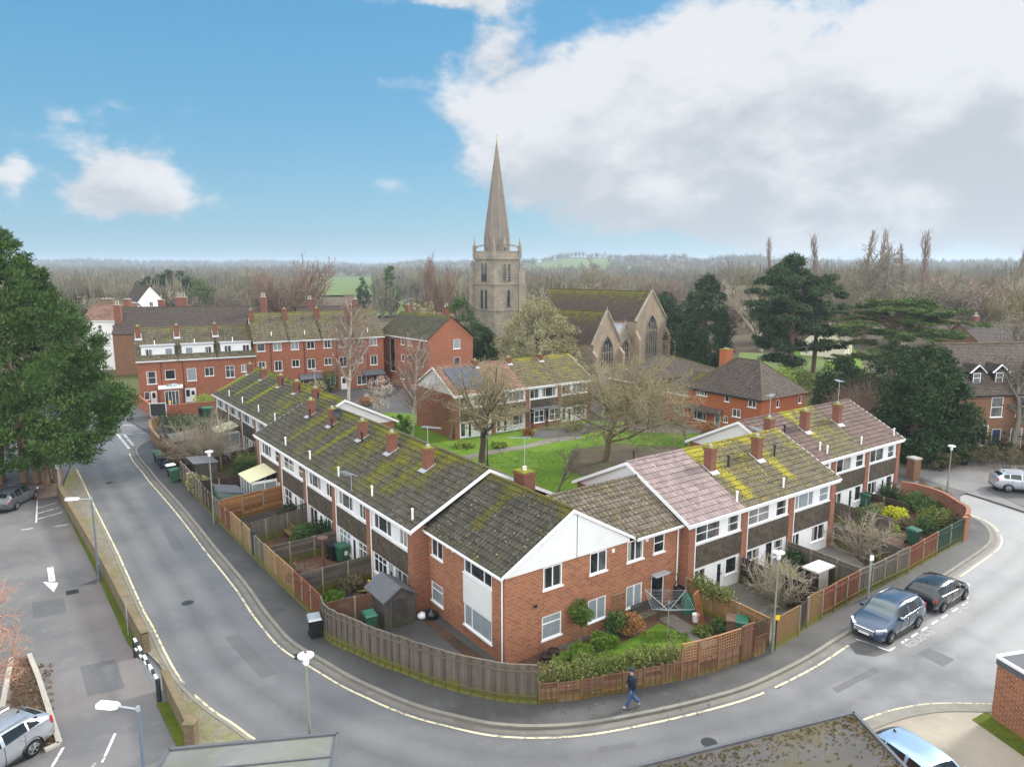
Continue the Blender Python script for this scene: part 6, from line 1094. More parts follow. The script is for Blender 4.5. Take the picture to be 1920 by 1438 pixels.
BIN = [(591, 1193, 'bin_black', 'galv', 'black wheeled bin with a pale lid standing on the pavement by the curved grey fence', .4, 1.05), (296, 866, 'bin_blue', 'bin_green', 'farthest of three bins in a row on the left pavement, dark with a green lid', -.9, 1), (301, 871, 'bin_green', 'bin_green', 'middle of three bins in a row on the left pavement', -.9, 1), (306, 877, 'bin_blue', 'bin_blue', 'nearest of three bins in a row on the left pavement, dark blue all over', -.9, 1.05),
       (321, 892, 'bin_black', 'lamp_white', 'dark bin with a white lid, half behind a big green bin', -.9, 1), (328, 903, 'bin_green', 'bin_green', 'big plain green bin at the pavement edge near the far left fences', -.9, 1.1), (643, 1053, 'bin_green', 'bin_green', 'green bin with a white sticker in a left terrace garden beside the ivy fence', .8, 1.1), (626, 1049, 'bin_black', 'bin_black', 'black bin tucked behind the green one in a left terrace garden', .8, 1.05), (694, 1184, 'bin_green', 'plastic_green', 'green lidded bin behind the curved fence, beside the grey shed', .5, 1), (1371, 1192, 'bin_brown', 'bin_brown', 'brown bin in the corner garden behind the trellis fence', -.3, 1), (1390, 1196, 'bin_green', 'plastic_green', 'green lidded bin next to the brown bin in the corner garden', -.3, 1),
       (1624, 952, 'bin_green', 'bin_green', 'dark green bin against a grey fence below the far right block', .5, 1.1), (1711, 1020, 'bin_green', 'bin_green', 'green bin inside the far right gardens near the dark green fence', .5, 1.05), (1698, 936, 'bin_green', 'bin_green', 'green bin with its lid showing beside the shrub in the end garden', 1, 1), (1716, 938, 'bin_black', 'bin_black', 'black bin beside a green lid in the end garden near the curved brick wall', 1, 1), (378, 781, 'bin_black', 'bin_black', 'dark bin left of two pale green ones below the three storey row', .4, 1.1), (386, 781, 'bin_green', 'plastic_green', 'left one of two bright green bins below the three storey row', .4, 1.1), (396, 780, 'bin_green', 'plastic_green', 'right one of two bright green bins below the three storey row', .4, 1.1)]
for b in BIN: lidded_bin(b[0], b[1], b[2], b[3], b[4], b[5], b[6])
st = MB(); st.box(-.1, .1, -.37, -.36, .5, .75); st.build('sticker', M['plate_white'], [o for o in COL.objects if o.get('label', '').startswith('green bin with a white sticker')][0])
# --- sheds and lean-tos
def shed(label, loc, rz, w, d, h, hr, wmat, rmat, gable_front=True, pent=False):
    t = thing('garden_shed', loc, rz, label, 'shed'); mb = MB(); mb.cr = .5
    def plank(F, a0, a1, zt0, zt1, n):
        for i in range(n):
            mb.cr = rf.uniform(.3, .7); b0, b1 = a0 + (a1 - a0) * i / n, a0 + (a1 - a0) * (i + .96) / n; f = lambda a: zt0 + (zt1 - zt0) * (a - a0) / (a1 - a0); mb.poly([fp(F, b0, 0), fp(F, b1, 0), fp(F, b1, f(b1)), fp(F, b0, f(b0))])
    if pent: plank(FRONT(), 0, w, hr, hr, int(w / .14)); plank(BACK(w, d), 0, w, h, h, int(w / .14)); plank(RIGHT(w), 0, d, hr, h, int(d / .14)); plank(LEFT(0, d), 0, d, h, hr, int(d / .14))
    else:
        for F in (FRONT(), BACK(w, d)): plank(F, 0, w / 2, h, hr, int(w / .28)); plank(F, w / 2, w, hr, h, int(w / .28))
        plank(RIGHT(w), 0, d, h, h, int(d / .14)); plank(LEFT(0, d), 0, d, h, h, int(d / .14))
    mb.build('wall', M[wmat], t); r = MB(); e = .12
    def slab(P):
        r.poly(P); B = [Vector(p) - ZV * .04 for p in P]; r.poly(B[::-1])
        for i in range(4): j = (i + 1) % 4; r.poly([B[i], B[j], Vector(P[j]), Vector(P[i])])
    if pent: slab([(-e, -e, hr + .05), (w + e, -e, hr + .05), (w + e, d + e, h + .05), (-e, d + e, h + .05)])
    else: s_ = (hr - h) / (w / 2); slab([(-e, -e, h + .05 - s_ * e), (w / 2, -e, hr + .05), (w / 2, d + e, hr + .05), (-e, d + e, h + .05 - s_ * e)][::-1]); slab([(w / 2, -e, hr + .05), (w + e, -e, h + .05 - s_ * e), (w + e, d + e, h + .05 - s_ * e), (w / 2, d + e, hr + .05)][::-1])
    r.build('roof', M[rmat], t); dm = MB(); dm.pbox(FRONT(), w * .25, w * .75, .05, h * .95, .0, .035); dm.build('door', M[wmat], t)
    if not pent: b = MB(); b.bar((-e, -e - .02, h + .0 - (hr - h) / (w / 2) * e), (w / 2, -e - .02, hr), .1, .03); b.bar((w / 2, -e - .02, hr), (w + e, -e - .02, h - (hr - h) / (w / 2) * e), .1, .03); b.build('bargeboard', M[wmat], t)
    return t
shed('weathered grey timber shed with a felt roof beside the corner house', g(722, 1182, .1), ROT, 1.75, 2.1, 1.55, 2.1, 'shed_grey', 'felt_grey')
shed('pale green timber shed with a grey felt roof behind the dark street fence', g(404, 955, .1), RL, 2.1, 1.6, 1.5, 1.95, 'shed_green', 'felt_grey', pent=True)
shed('grey felt roofed shed behind the low curved garden wall', g(309, 850, .1), RL + .2, 2.4, 2.2, 1.6, 2.1, 'shed_grey', 'felt_grey'); shed('low grey roofed shed buried in bare branches, far left gardens', g(338, 868, .1), RL, 2.4, 1.8, 1.5, 1.75, 'shed_grey', 'felt_grey', pent=True); shed('flat grey roofed shed behind the mossy far left fence', g(354, 893, .1), RL, 2.6, 1.8, 1.55, 1.7, 'shed_grey', 'felt_grey', pent=True)
def lean_to(label, loc, rz, w, d):
    t = thing('lean_to', loc, rz, label, 'conservatory'); r = MB(); n = int(w / .24)
    for i in range(n): x0, x1 = w * i / n, w * (i + .9) / n; P = [(x0, -.15, 2.05), (x1, -.15, 2.05), (x1, d, 2.55), (x0, d, 2.55)]; r.poly(P); r.poly([(a, b, c - .03) for a, b, c in P][::-1])
    for i in range(n + 1): r.bar((w * i / n, -.15, 2.06), (w * i / n, d, 2.57), .05, .05)
    r.build('roof', M['ivory_poly'], t); m = MB()
    for F, L in ((FRONT(), w), (LEFT(0, d), d), (RIGHT(w), d)): m.pbox(F, 0, L, 0, .55, -.06, 0); m.pbox(F, 0, L, 1.93, 2.06, -.06, 0)
    m.build('wall', M['upvc'], t)
    for F, L in ((FRONT(), w), (LEFT(0, d), d), (RIGHT(w), d)): window(t, F, .0, L, .56, 1.92, tuple((1, (1,)) for _ in range(max(2, int(L / .7)))), 'glass_greenhouse', rec=.05, sill=False)
    return t
lean_to('white lean to with a yellowed ribbed roof, beside the orange panel fence', LP(24.6, -1.95) + ZV * .1, RL, 3.0, 1.9); lean_to('white glazed lean to with a pale ribbed roof on the far left block', LP(42.4, .4) + ZV * .1, RL, 2.8, 1.85)
# --- rotary line, bench, trellis, butts, pots in the corner garden
rl = thing('rotary_clothes_line', at(1252, 1192), 0, 'open rotary clothes line on the lawn of the corner garden', 'clothes line'); mb = MB(); mb.tube([(0, 0, 0), (0, 0, 1.9)], .025, 6); mb.build('pole', M['galv'], rl); E = []
mb = MB()
for k in range(4): a = AX + R(8) + math.pi / 2 * k; e = Vector((1.45 * math.cos(a), 1.45 * math.sin(a), 1.95)); E.append(e); mb.bar((0, 0, 1.35), e, .022); mb.bar((0, 0, 1.80), e * .5 + Vector((0, 0, .68)), .014)
mb.build('arm', M['galv'], rl); mb = MB(); b0 = Vector((0, 0, 1.35))
for f in (1, .93, .86, .79, .72, .65, .58, .5, .42): 
    for k in range(4): mb.bar(b0.lerp(E[k], f), b0.lerp(E[(k + 1) % 4], f), .006 if f < 1 else .012)
mb.build('line', M['galv'], rl)
be = thing('garden_bench', along(ch.location, ROT, 7.55, -1.05, .1), ROT, 'dark grey slatted garden bench against the brick wall by the black door', 'bench'); mb = MB()
for i in range(5): mb.box(0, 1.5, .05 + .1 * i, .13 + .1 * i, .42, .45)
mb.build('seat', M['shed_grey'], be); mb = MB(); [mb.box(.04 + .1 * i, .1 + .1 * i, .60, .63, .5, .95) for i in range(14)]; mb.box(0, 1.5, .6, .65, .93, .99); mb.box(0, 1.5, .6, .64, .46, .5); mb.build('backrest', M['shed_grey'], be)
for x in (0, 1.44):
    for y in (.05, .58): mb = MB(); mb.box(x, x + .06, y, y + .06, 0, .62 if y < .1 else .95); mb.build('leg', M['shed_grey'], be)
    mb = MB(); mb.box(x, x + .06, .0, .6, .62, .66); mb.build('armrest', M['shed_grey'], be)
tt = thing('wall_trellis', along(ch.location, ROT, 6.55, -.06, 0), ROT, 'wooden trellis panel fixed on the brick wall between two ground floor windows', 'trellis'); trellis_mesh(tt, Vector((0, 0, 0)), Vector((.9, 0, 0)), .45, 1.75, 'fence_tan', .19, 'lattice')
tt = thing('leaning_trellis', at(1318, 1178), ROT + .5, 'tall russet trellis panel leaning on the mossy garden fence', 'trellis'); o = trellis_mesh(tt, Vector((-.35, 0, 0)), Vector((.35, 0, 0)), 0, 1.85, 'trellis_red', .17, 'lattice'); tt.rotation_euler = (R(-14), 0, ROT + .35)
def lath(name, label, cat, loc, prof, mat, n=16, group=None): mb = MB(); mb.lathe(prof, n=n); return tag(mb.build(name, M[mat], loc=loc, smooth=False), label, cat, group)
lath('water_butt', 'black water butt beside the white drainpipe of the corner house', 'water butt', at(1272, 1128), [(.28, 0), (.34, .45), (.30, .88), (.27, .92), (.1, .95)], 'black_plastic'); lath('compost_bin', 'green round compost bin behind the rotary clothes line', 'compost bin', at(1290, 1146), [(.40, 0), (.36, .6), (.32, .82), (.36, .84), (.34, .9), (.1, .93)], 'plastic_green')
lath('bucket', 'pale bucket between the compost bin and the leaning trellis', 'bucket', at(1304, 1165), [(.15, 0), (.19, .42), (.17, .42), (.15, .38)], 'lamp_white'); lath('flower_pot', 'left one of two dark pots at the foot of the corner house wall', 'plant pot', at(1024, 1240), [(.2, 0), (.28, .34), (.24, .34), (.22, .28)], 'dark_timber'); lath('flower_pot', 'right one of two dark pots at the foot of the corner house wall', 'plant pot', at(1038, 1233), [(.22, 0), (.3, .4), (.26, .4), (.24, .32)], 'dark_timber'); lath('bird_bath', 'terracotta bird bath on a post over the grey woven fence', 'bird bath', g(607, 1062, .1), [(.08, 0), (.06, 1.7), (.3, 1.8), (.32, 1.86), (.2, 1.82)], 'bin_brown')
bg_ = thing('rubbish_bags', along(ch.location, ROT, -.75, 6.2, .1), 0, 'black and white rubbish bags by the corner house wall', 'rubbish bags')
for nm, m_, dx_, s_ in (('bag', 'bag_black', .28, .36), ('bag', 'upvc', -.22, .26)): mb = MB(); mb.lathe([(.5, 0), (.98, .35), (1, .8), (.7, 1.3), (.25, 1.5), (.3, 1.7)], n=10); [mb.v.__setitem__(i, (v[0] * s_ + dx_ + rf.gauss(0, .015), v[1] * s_ * .9, v[2] * s_ * .85)) for i, v in enumerate(mb.v)]; mb.build(nm, M[m_], bg_, smooth=True)
cv = thing('covered_furniture', at(1532, 1100), AX, 'garden furniture under a hanging beige cloth with a pale top', 'garden furniture'); mb = MB(); mb.box(-.75, .75, -.45, .45, 0, 1.15); mb.build('furniture', M['dark_timber'], cv); mb = MB(); mb.box(-.85, .85, -.52, .5, 1.18, 1.28); mb.build('cover', M['stone_white'], cv)
mb = MB(); nn_ = 12
for i in range(nn_): a0, a1 = -.8 + .9 * i / nn_, -.8 + .9 * (i + 1) / nn_; y0, y1 = -.56 - .03 * math.sin(i * 1.7), -.56 - .03 * math.sin((i + 1) * 1.7); mb.poly([(a0, y0, .12 + .05 * math.sin(i)), (a1, y1, .12 + .05 * math.sin(i + 1)), (a1, y1 + .04, 1.2), (a0, y0 + .04, 1.2)])
mb.build('cloth', M['tarp'], cv)
def timber_pile():
    t = thing('timber_pile', at(690, 1118), RL, 'pile of old planks and a yellow frame against the house in a left garden', 'timber pile')
    for k in range(7): mb = MB(); mb.cr = rf.random(); mb.bar((rf.uniform(-1.2, 0), rf.uniform(-.3, .3), .06), (rf.uniform(.2, 1.0), rf.uniform(.2, .8), rf.uniform(.2, 1.1)), .14, .04); mb.build('plank', M[['fence_tan', 'fence_orange', 'fence_grey'][k % 3]], t)
    mb = MB(); mb.tube([(.1, 0, .2), (.1, 0, 1.0), (1.3, .3, 1.15)], .03, 6); mb.build('yellow_frame', M['sign_yellow'], t)
timber_pile()
hs_ = thing('wooden_bench', at(537, 1010), RL, 'pale wooden bench in a left garden behind the tan street fence', 'bench'); mb = MB(); [mb.box(-.7, .7, .1 * i, .1 * i + .08, .42, .45) for i in range(4)]; mb.build('seat', M['fence_tan'], hs_); mb = MB(); [mb.box(-.68 + .1 * i, -.62 + .1 * i, .40, .43, .5, .9) for i in range(14)]; mb.box(-.7, .7, .4, .44, .88, .93); mb.build('backrest', M['fence_tan'], hs_)
for x in (-.68, .62): mb = MB(); mb.box(x, x + .06, 0, .06, 0, .6); mb.box(x, x + .06, .38, .44, 0, .9); mb.build('leg', M['fence_tan'], hs_)
# --- street lamps and posts
def disc_lamp(label, loc, h, rz=0):
    t = thing('street_lamp', loc, rz, label, 'street lamp', 'lamps with disc shaped heads'); mb = MB(); mb.tube([(0, 0, 0), (0, 0, 1.0), (0, 0, 1.02), (0, 0, h - .42)], [.075, .075, .05, .04], 8); mb.build('post', M['lamp_post_green'], t)
    mb = MB(); mb.lathe([(.05, h - .42), (.10, h - .36), (.12, h - .12), (.16, h - .10)], n=12); mb.build('lantern', M['lens'], t); mb = MB(); mb.lathe([(.16, h - .10), (.27, h - .07), (.28, h - .03), (.17, h + .02), (.05, h + .05)], n=20); o = mb.build('lamp_shade', M['lamp_white'], t); mb = MB(); mb.lathe([(.05, 0), (.05, .06), (.02, .08)], (0, 0, h + .05), 8); mb.build('sensor', M['bin_brown'], o)
disc_lamp('street lamp with a white disc head on the left pavement beside the garden fences', at(401.5, 980), 5.3); disc_lamp('street lamp with a white disc head in front of the ochre fence panels', at(1448, 1223), 5.1); disc_lamp('street lamp with a white disc head by the far curved brick wall', at(1775.5, 924), 3.95); disc_lamp('nearest street lamp with a white disc head, rising behind the grey garage roof', Vector((*g(573, 1226, 5.2)[:2], 0)), 5.2)
def arm_lamp(label, loc, h, az, arm=1.35):
    t = thing('street_lamp', loc, az, label, 'street lamp', 'blue posts with an arm'); mb = MB(); mb.tube([(0, 0, 0), (0, 0, 1.1), (0, 0, 1.12), (0, 0, h)], [.085, .085, .055, .045], 8); mb.build('post', M['lamp_post_blue'], t); mb = MB(); mb.tube([(0, 0, h - .02), (-arm * .55, 0, h + .02)], .03, 6); mb.tube([(0, 0, h - .08), (0, 0, h + .08)], .06, 6); mb.build('arm', M['galv'], t)
    mb = MB(); P = [(-arm * .5, .09), (-arm * .62, .17), (-arm * 1.0, .17), (-arm * 1.05, .12), (-arm * 1.05, -.12), (-arm * 1.0, -.17), (-arm * .62, -.17), (-arm * .5, -.09)]; n = len(P); mb.add([(x, y, h - .03) for x, y in P] + [(x * .99, y * .85, h + .07) for x, y in P], [tuple(range(n))[::-1], tuple(range(n, 2 * n))] + [(i, (i + 1) % n, n + (i + 1) % n, n + i) for i in range(n)]); mb.build('lamp_head', M['lamp_white'], t)
arm_lamp('blue lamp post with a side arm in the mossy strip by the long low wall', g(186.6, 1088, .05), 5.0, .08); arm_lamp('blue lamp post with a white flat head over the car park, nearest the camera', Vector((*g(258.7, 1328, 5.0)[:2], 0)), 5.0, -.15, 1.3)
def pole(name, label, loc, h, r, mat, cat, plate=None):
    t = thing(name, loc, 0, label, cat); mb = MB(); mb.tube([(0, 0, 0), (0, 0, h)], r, 7); mb.build('pole', M[mat], t)
    if plate: mb = MB(); w, hh, m_ = plate; mb.box(-w / 2, w / 2, -r - .03, -r - .01, h - hh, h); mb.build('sign_plate', M[m_], t)
    return t
pole('sign_post', 'grey sign post with a small plate in front of the grey fence panels', at(1627, 1120), 2.5, .06, 'galv', 'sign post', (.22, .3, 'lamp_white')); pole('thin_post', 'thin pale post in the mossy strip near the barrier', g(241, 1191, .05), 2.0, .025, 'galv', 'post'); pole('sign_post', 'thin sign post with a small pale plate at the far end of the long wall', g(114, 933, .05), 2.8, .035, 'galv', 'sign post', (.3, .4, 'lamp_white')); pole('sign_post', 'short post with a yellow plate by the notice board', at(321, 781), 2.0, .04, 'lamp_white', 'sign post', (.3, .3, 'sign_yellow'))
lp_ = thing('lantern_post', at(914, 877), 0, 'black old style lantern post on the green', 'lantern post'); mb = MB(); mb.lathe([(.16, 0), (.16, .35), (.09, .45), (.09, .7), (.05, .8), (.045, 2.6), (.1, 2.65)], n=10); mb.build('post', M['metal_dark'], lp_); mb = MB(); mb.lathe([(.1, 2.66), (.2, 3.1)], n=6); mb.build('lantern', M['glass_greenhouse'], lp_); mb = MB(); mb.lathe([(.24, 3.1), (.12, 3.3), (.03, 3.42)], n=6); mb.build('lamp_cap', M['metal_dark'], lp_)
mb = MB(); mb.lathe([(.07, 0), (.07, .85), (.09, .87), (.03, .95)], n=8); tag(mb.build('bollard', M['metal_dark'], loc=at(1188, 862)), 'black bollard in the leaf litter right of the wide bare tree', 'bollard')
ypl = MB(); ypl.box(-.12, .12, -.1, -.08, 1.62, 1.86); ypl.cm = 1; ypl.box(-.03, .03, -.06, .06, 0, 1.9); tag(ypl.build('yellow_sign', [M['sign_yellow'], M['fence_dark']], loc=at(1452, 1219)), 'small square yellow sign on a post by the ochre fence', 'sign')
# swing barrier
P0, P1 = g(254.5, 1231, .05), g(299, 1313, .05); br_ = thing('swing_barrier', P0, 0, 'black and white lattice swing barrier at the car park entrance', 'barrier'); D = P1 - P0
for q in (Vector((0, 0, 0)), D): mb = MB(); mb.box(q.x - .07, q.x + .07, q.y - .07, q.y + .07, 0, 1.0); mb.build('post', M['metal_dark'], br_)
mb = MB(); mb.cm = 0
A, B = Vector((0, 0, .95)), D + Vector((0, 0, .95)); C_ = Vector((0, 0, .45)); nS = 9
for i in range(nS): mb.cm = i % 2; mb.bar(A.lerp(B, i / nS), A.lerp(B, (i + 1) / nS), .1, .1); mb.bar(C_.lerp(B, i / nS), C_.lerp(B, (i + 1) / nS), .07, .07)
for i in range(1, 5): mb.cm = 1; f = i / 5.5; mb.bar(A.lerp(B, f), C_.lerp(B, f + .06), .05, .05)
mb.build('gate_bar', [M['lamp_white'], M['metal_dark']], br_)
# --- planting in the gardens
hedge('hedge', 'green leafy hedge behind the low woven fence on the corner', [at(1012, 1304), at(1090, 1297), at(1168, 1284), at(1235, 1270), at(1272, 1262)], .7, 1.45, 'fol_hedge', 201, 80, .10, dens=30, h0=.25)
shrub('climbing_shrub', 'round clipped climber on the wall left of a ground floor window', along(ch.location, ROT, 4.15, -.45, 1.05), .62, 1.35, 'fol_box', 202, 70, .13, 34); mb = MB(); mb.tube([(0, 0, -1.0), (.06, 0, -.3), (0, 0, .4)], [.07, .05, .04], 6); mb.build('stem', M['bark_grey'], [o for o in COL.objects if o.get('label', '').startswith('round clipped climber')][0])
shrub('shrub', 'dark glossy shrub left of the russet shrub in the corner garden', at(1156, 1190), .75, 1.2, 'fol_laurel', 203, 60, .13, 30); shrub('shrub', 'round russet shrub beside the lawn of the corner garden', at(1182, 1192), .78, 1.15, 'fol_russet', 204, 80, .09, 34); shrub('plant_clump', 'bright green grassy clump behind the corner hedge', at(1092, 1232), .9, .55, 'fol_grass', 205, 110, .22, 30, 'plant', aspect=.12); shrub('plant_clump', 'green spiky plants with yellow flowers by the dark shrub', at(1132, 1212), .8, .6, 'fol_grass', 206, 90, .2, 24, 'plant', aspect=.15); shrub('plant_clump', 'low green plants between the pots and the corner hedge', at(1060, 1248), .7, .45, 'fol_grass', 207, 90, .2, 22, 'plant', aspect=.14)
shrub('shrub', 'dark evergreen shrub by the bins in the corner garden', at(1352, 1186), .55, .8, 'fol_laurel', 208, 50, .12, 20); shrub('plant_clump', 'straggly pale plants beside the corner garden path', at(1318, 1190), .7, .45, 'fol_hedge', 209, 50, .14, 18, 'plant'); hedge('climbing_plant', 'green climber spilling over the mossy fence top', [xy(23.6, 28.7, 1.2), xy(21.2, 28.65, 1.0)], .5, .8, 'fol_hedge', 210, 40, .15, dens=14)
twig_bush('bare_bush', 'dense pale bare bush behind the ochre fence panels', at(1462, 1136), 2.7, 1.1, 90, 'bark_pale', 211, r=.022, wig=.2); twig_bush('bare_bush', 'grey bare magnolia like bush behind the grey fence panels', at(1612, 1042), 3.0, 1.5, 60, 'bark_pale', 212, r=.035, wig=.25); shrub('shrub', 'large clipped ball shrub in a far right garden', at(1628, 992), 1.0, 1.75, 'fol_box', 213, 80, .13, 44); shrub('shrub', 'bright yellow leaved shrub near the curved brick wall', at(1680, 976), 1.05, .9, 'fol_yellow', 214, 50, .18, 26); shrub('shrub', 'yellow green shrub beside a green bin in the far right gardens', at(1672, 1004), .55, .9, 'fol_spring', 215, 50, .13, 20)
for i, (x, y, r, h, m, lab) in enumerate(((1722, 962, 1.5, 1.5, 'fol_laurel', 'broad green shrub behind the bright yellow one'), (1752, 985, 1.3, 1.2, 'fol_hedge', 'green shrub just inside the dark green fence'), (1775, 962, 1.1, 1.0, 'fol_laurel', 'green shrub against the inside of the curved brick wall'), (1668, 945, 1.2, 1.6, 'fol_yew', 'dark glossy shrub beside the grey fence below the far right block'), (1760, 935, 1.2, .8, 'fol_dry', 'dry brown shrub under the far curve of the brick wall'), (1790, 985, .9, .9, 'fol_dry', 'dry grey shrub in the bend of the curved brick wall'), (1487, 1072, .9, 1.3, 'fol_yew', 'dark shrub against the grey fence behind the covered furniture'), (1470, 1096, .7, 1.2, 'fol_spring', 'yellow green shrub in front of the dark doored house'), (1575, 970, .8, 1.0, 'fol_hedge', 'green shrub at the step between the two right hand blocks'))): shrub('shrub', lab, at(x, y), r, h, m, 220 + i, 80, .13, 36)
for i, (x, y, r, h, m, lab) in enumerate(((322, 808, 2.3, 2.3, 'fol_yew', 'large dark green bush behind the low curved garden wall'), (352, 815, 2.2, 2.2, 'fol_laurel', 'dark green bush in front of the bins by the three storey row'), (385, 806, 1.8, 2.0, 'fol_yew', 'dark shrub close to the end of the far left block'), (372, 925, 1.0, 1.9, 'fol_ivy', 'mound of ivy growing over the far street fence'), (456, 905, 1.8, 1.8, 'fol_yew', 'dark low bush before the lean to gardens'), (468, 888, 1.4, 2.0, 'fol_hedge', 'variegated leafy shrub beside the near left block'), (540, 985, .8, 1.7, 'fol_yew', 'dark upright shrub by the pale wooden bench'), (575, 1028, 1.1, 1.7, 'fol_laurel', 'thick ivy heap on the garden fence, left half'), (598, 1022, 1.2, 1.7, 'fol_yew', 'thick ivy heap on the garden fence, right half by the house'), (508, 1005, .7, .9, 'fol_dry', 'dry grassy clump behind the tan street fence'), (573, 985, .5, 1.0, 'fol_box', 'small bright green shrub beside the patio doors'), (625, 1130, .9, .5, 'fol_grass', 'low green ground cover behind the red brown street fence'), (545, 1075, .8, .5, 'fol_laurel', 'low leafy plants behind the tan and russet fence'), (655, 1105, .8, .8, 'fol_dry', 'dry brown grasses at the foot of the grey woven fence'))): shrub('shrub', lab, at(x, y), r, h, m, 240 + i, 85, .13, 38)
twig_bush('bare_bush', 'spreading pale bare bush over the sheds in the far left gardens', at(392, 872), 5.0, 1.4, 120, 'bark_pale', 260, r=.03, wig=.22); twig_bush('bare_bush', 'second pale bare bush nearer the street, far left gardens', at(356, 872), 3.8, 1.5, 80, 'bark_twig', 261, r=.025, wig=.2); twig_bush('bare_bush', 'brown bare hedge stems behind the grey woven fence', at(566, 1112), 1.7, .7, 40, 'bark_red', 262)
for i, (x, y, r, h, m, lab) in enumerate(((870, 838, 1.6, .5, 'fol_spring', 'bright green flower bed left of the dark trunked tree'), (935, 838, 1.2, .5, 'fol_spring', 'bright green flower bed right of the lantern post'), (850, 815, 1.2, 1.2, 'fol_laurel', 'green shrub in front of the solar panelled house'), (990, 818, .8, .9, 'fol_russet', 'russet round shrub on the forecourt across the green'), (1078, 806, 1.6, .9, 'fol_hedge', 'green shrubs in front of the yellow roofed row'), (620, 735, 1.5, 3.4, 'fol_laurel', 'tall green shrub in front of the three storey row'), (590, 742, 2.0, 2.0, 'fol_ivy', 'pale green shrubs by the white porch across the back gardens'), (385, 765, 1.6, 1.8, 'fol_spring', 'yellow green bush behind the brick wall below the three storey row'), (1330, 812, 1.2, .9, 'fol_russet', 'dry shrubs by the green door of the orange house'), (690, 760, 1.5, 1.3, 'fol_orange', 'orange brown hedge clump behind the white gable'))): shrub('shrub', lab, at(x, y), r, h, m, 280 + i, 45, .2, 28)
for i, (x, y, r, h, m, lab) in enumerate(((1500, 1135, .5, .6, 'fol_dry', 'dry brown plants beneath the pale bare bush behind the ochre fence'), (1560, 1075, .6, .5, 'fol_hedge', 'leafy plants between the cloth covered furniture and the fence'), (1590, 1020, .6, .8, 'fol_russet', 'russet plant by the pots in the end garden of the near right block'), (1650, 1040, .5, .5, 'fol_hedge', 'low plants just behind the grey street fence on the right'), (1700, 990, .8, .7, 'fol_dry', 'dry plants between the yellow shrubs and the green bin'), (1735, 1000, .9, 1.2, 'fol_laurel', 'glossy green shrub behind the dark green fence'), (1712, 945, .9, 1.0, 'fol_hedge', 'leafy shrub at the house end of the last right garden'), (1648, 960, .7, .7, 'fol_ivy', 'ivy clump at the foot of the far right block'))): shrub('shrub', lab, at(x, y), r, h, m, 330 + i, 70, .12, 30)
for i, (x, y, m, lab) in enumerate(((1583, 1005, 'terracotta', 'terracotta pot on the patio of the near right end house'), (1596, 1010, 'terracotta', 'second terracotta pot, nearer the bare magnolia'), (1574, 1012, 'concrete', 'pale pot on the patio beside the terracotta ones'), (590, 1085, 'concrete', 'pale pot in the ivy fenced garden on the left'), (638, 1120, 'plastic_green', 'green tub among the ground cover by the timber pile'), (655, 1128, 'bin_blue', 'dark tub beside the green one near the grey shed'))): lath('flower_pot', lab, 'plant pot', at(x, y), [(.16, 0), (.23, .34), (.20, .34), (.18, .28)], m)
# loose leaves and moss tufts
V, Q, r = cloud([tuple(g(rf.uniform(900, 1330), rf.uniform(1285, 1340), .105)) for _ in range(130)], [.05] * 130, 1, .10, .6, 0, .15); tag(link(fast_mesh('fallen_leaves', V, Q, 'leaf_dead', r), 'fallen_leaves'), 'scattered fallen leaves on the corner pavement', 'leaves', kind='stuff')
# grass blades on the two lawns
def tufts(name, label, polys, n, size, mat, zb):
    rng = np.random.default_rng(9); C = []
    for (x0, x1, y0, y1) in polys:
        for _ in range(n): px, py = rng.uniform(x0, x1), rng.uniform(y0, y1); C.append(tuple(g(px, py, zb)))
    V, Q, r = cloud(C, [.12] * len(C), 6, size, .2, .1, .3, upb=1.0); tag(link(fast_mesh(name, V, Q, mat, r), name), label, 'grass', kind='stuff')
tufts('lawn_grass', 'bright green grass blades of the courtyard lawn and corner garden', [(860, 1180, 872, 900), (930, 1060, 895, 925), (1180, 1320, 822, 842), (905, 1060, 845, 870), (1200, 1290, 1185, 1205), (1090, 1200, 1225, 1262)], 420, .14, 'fol_grass', .12)
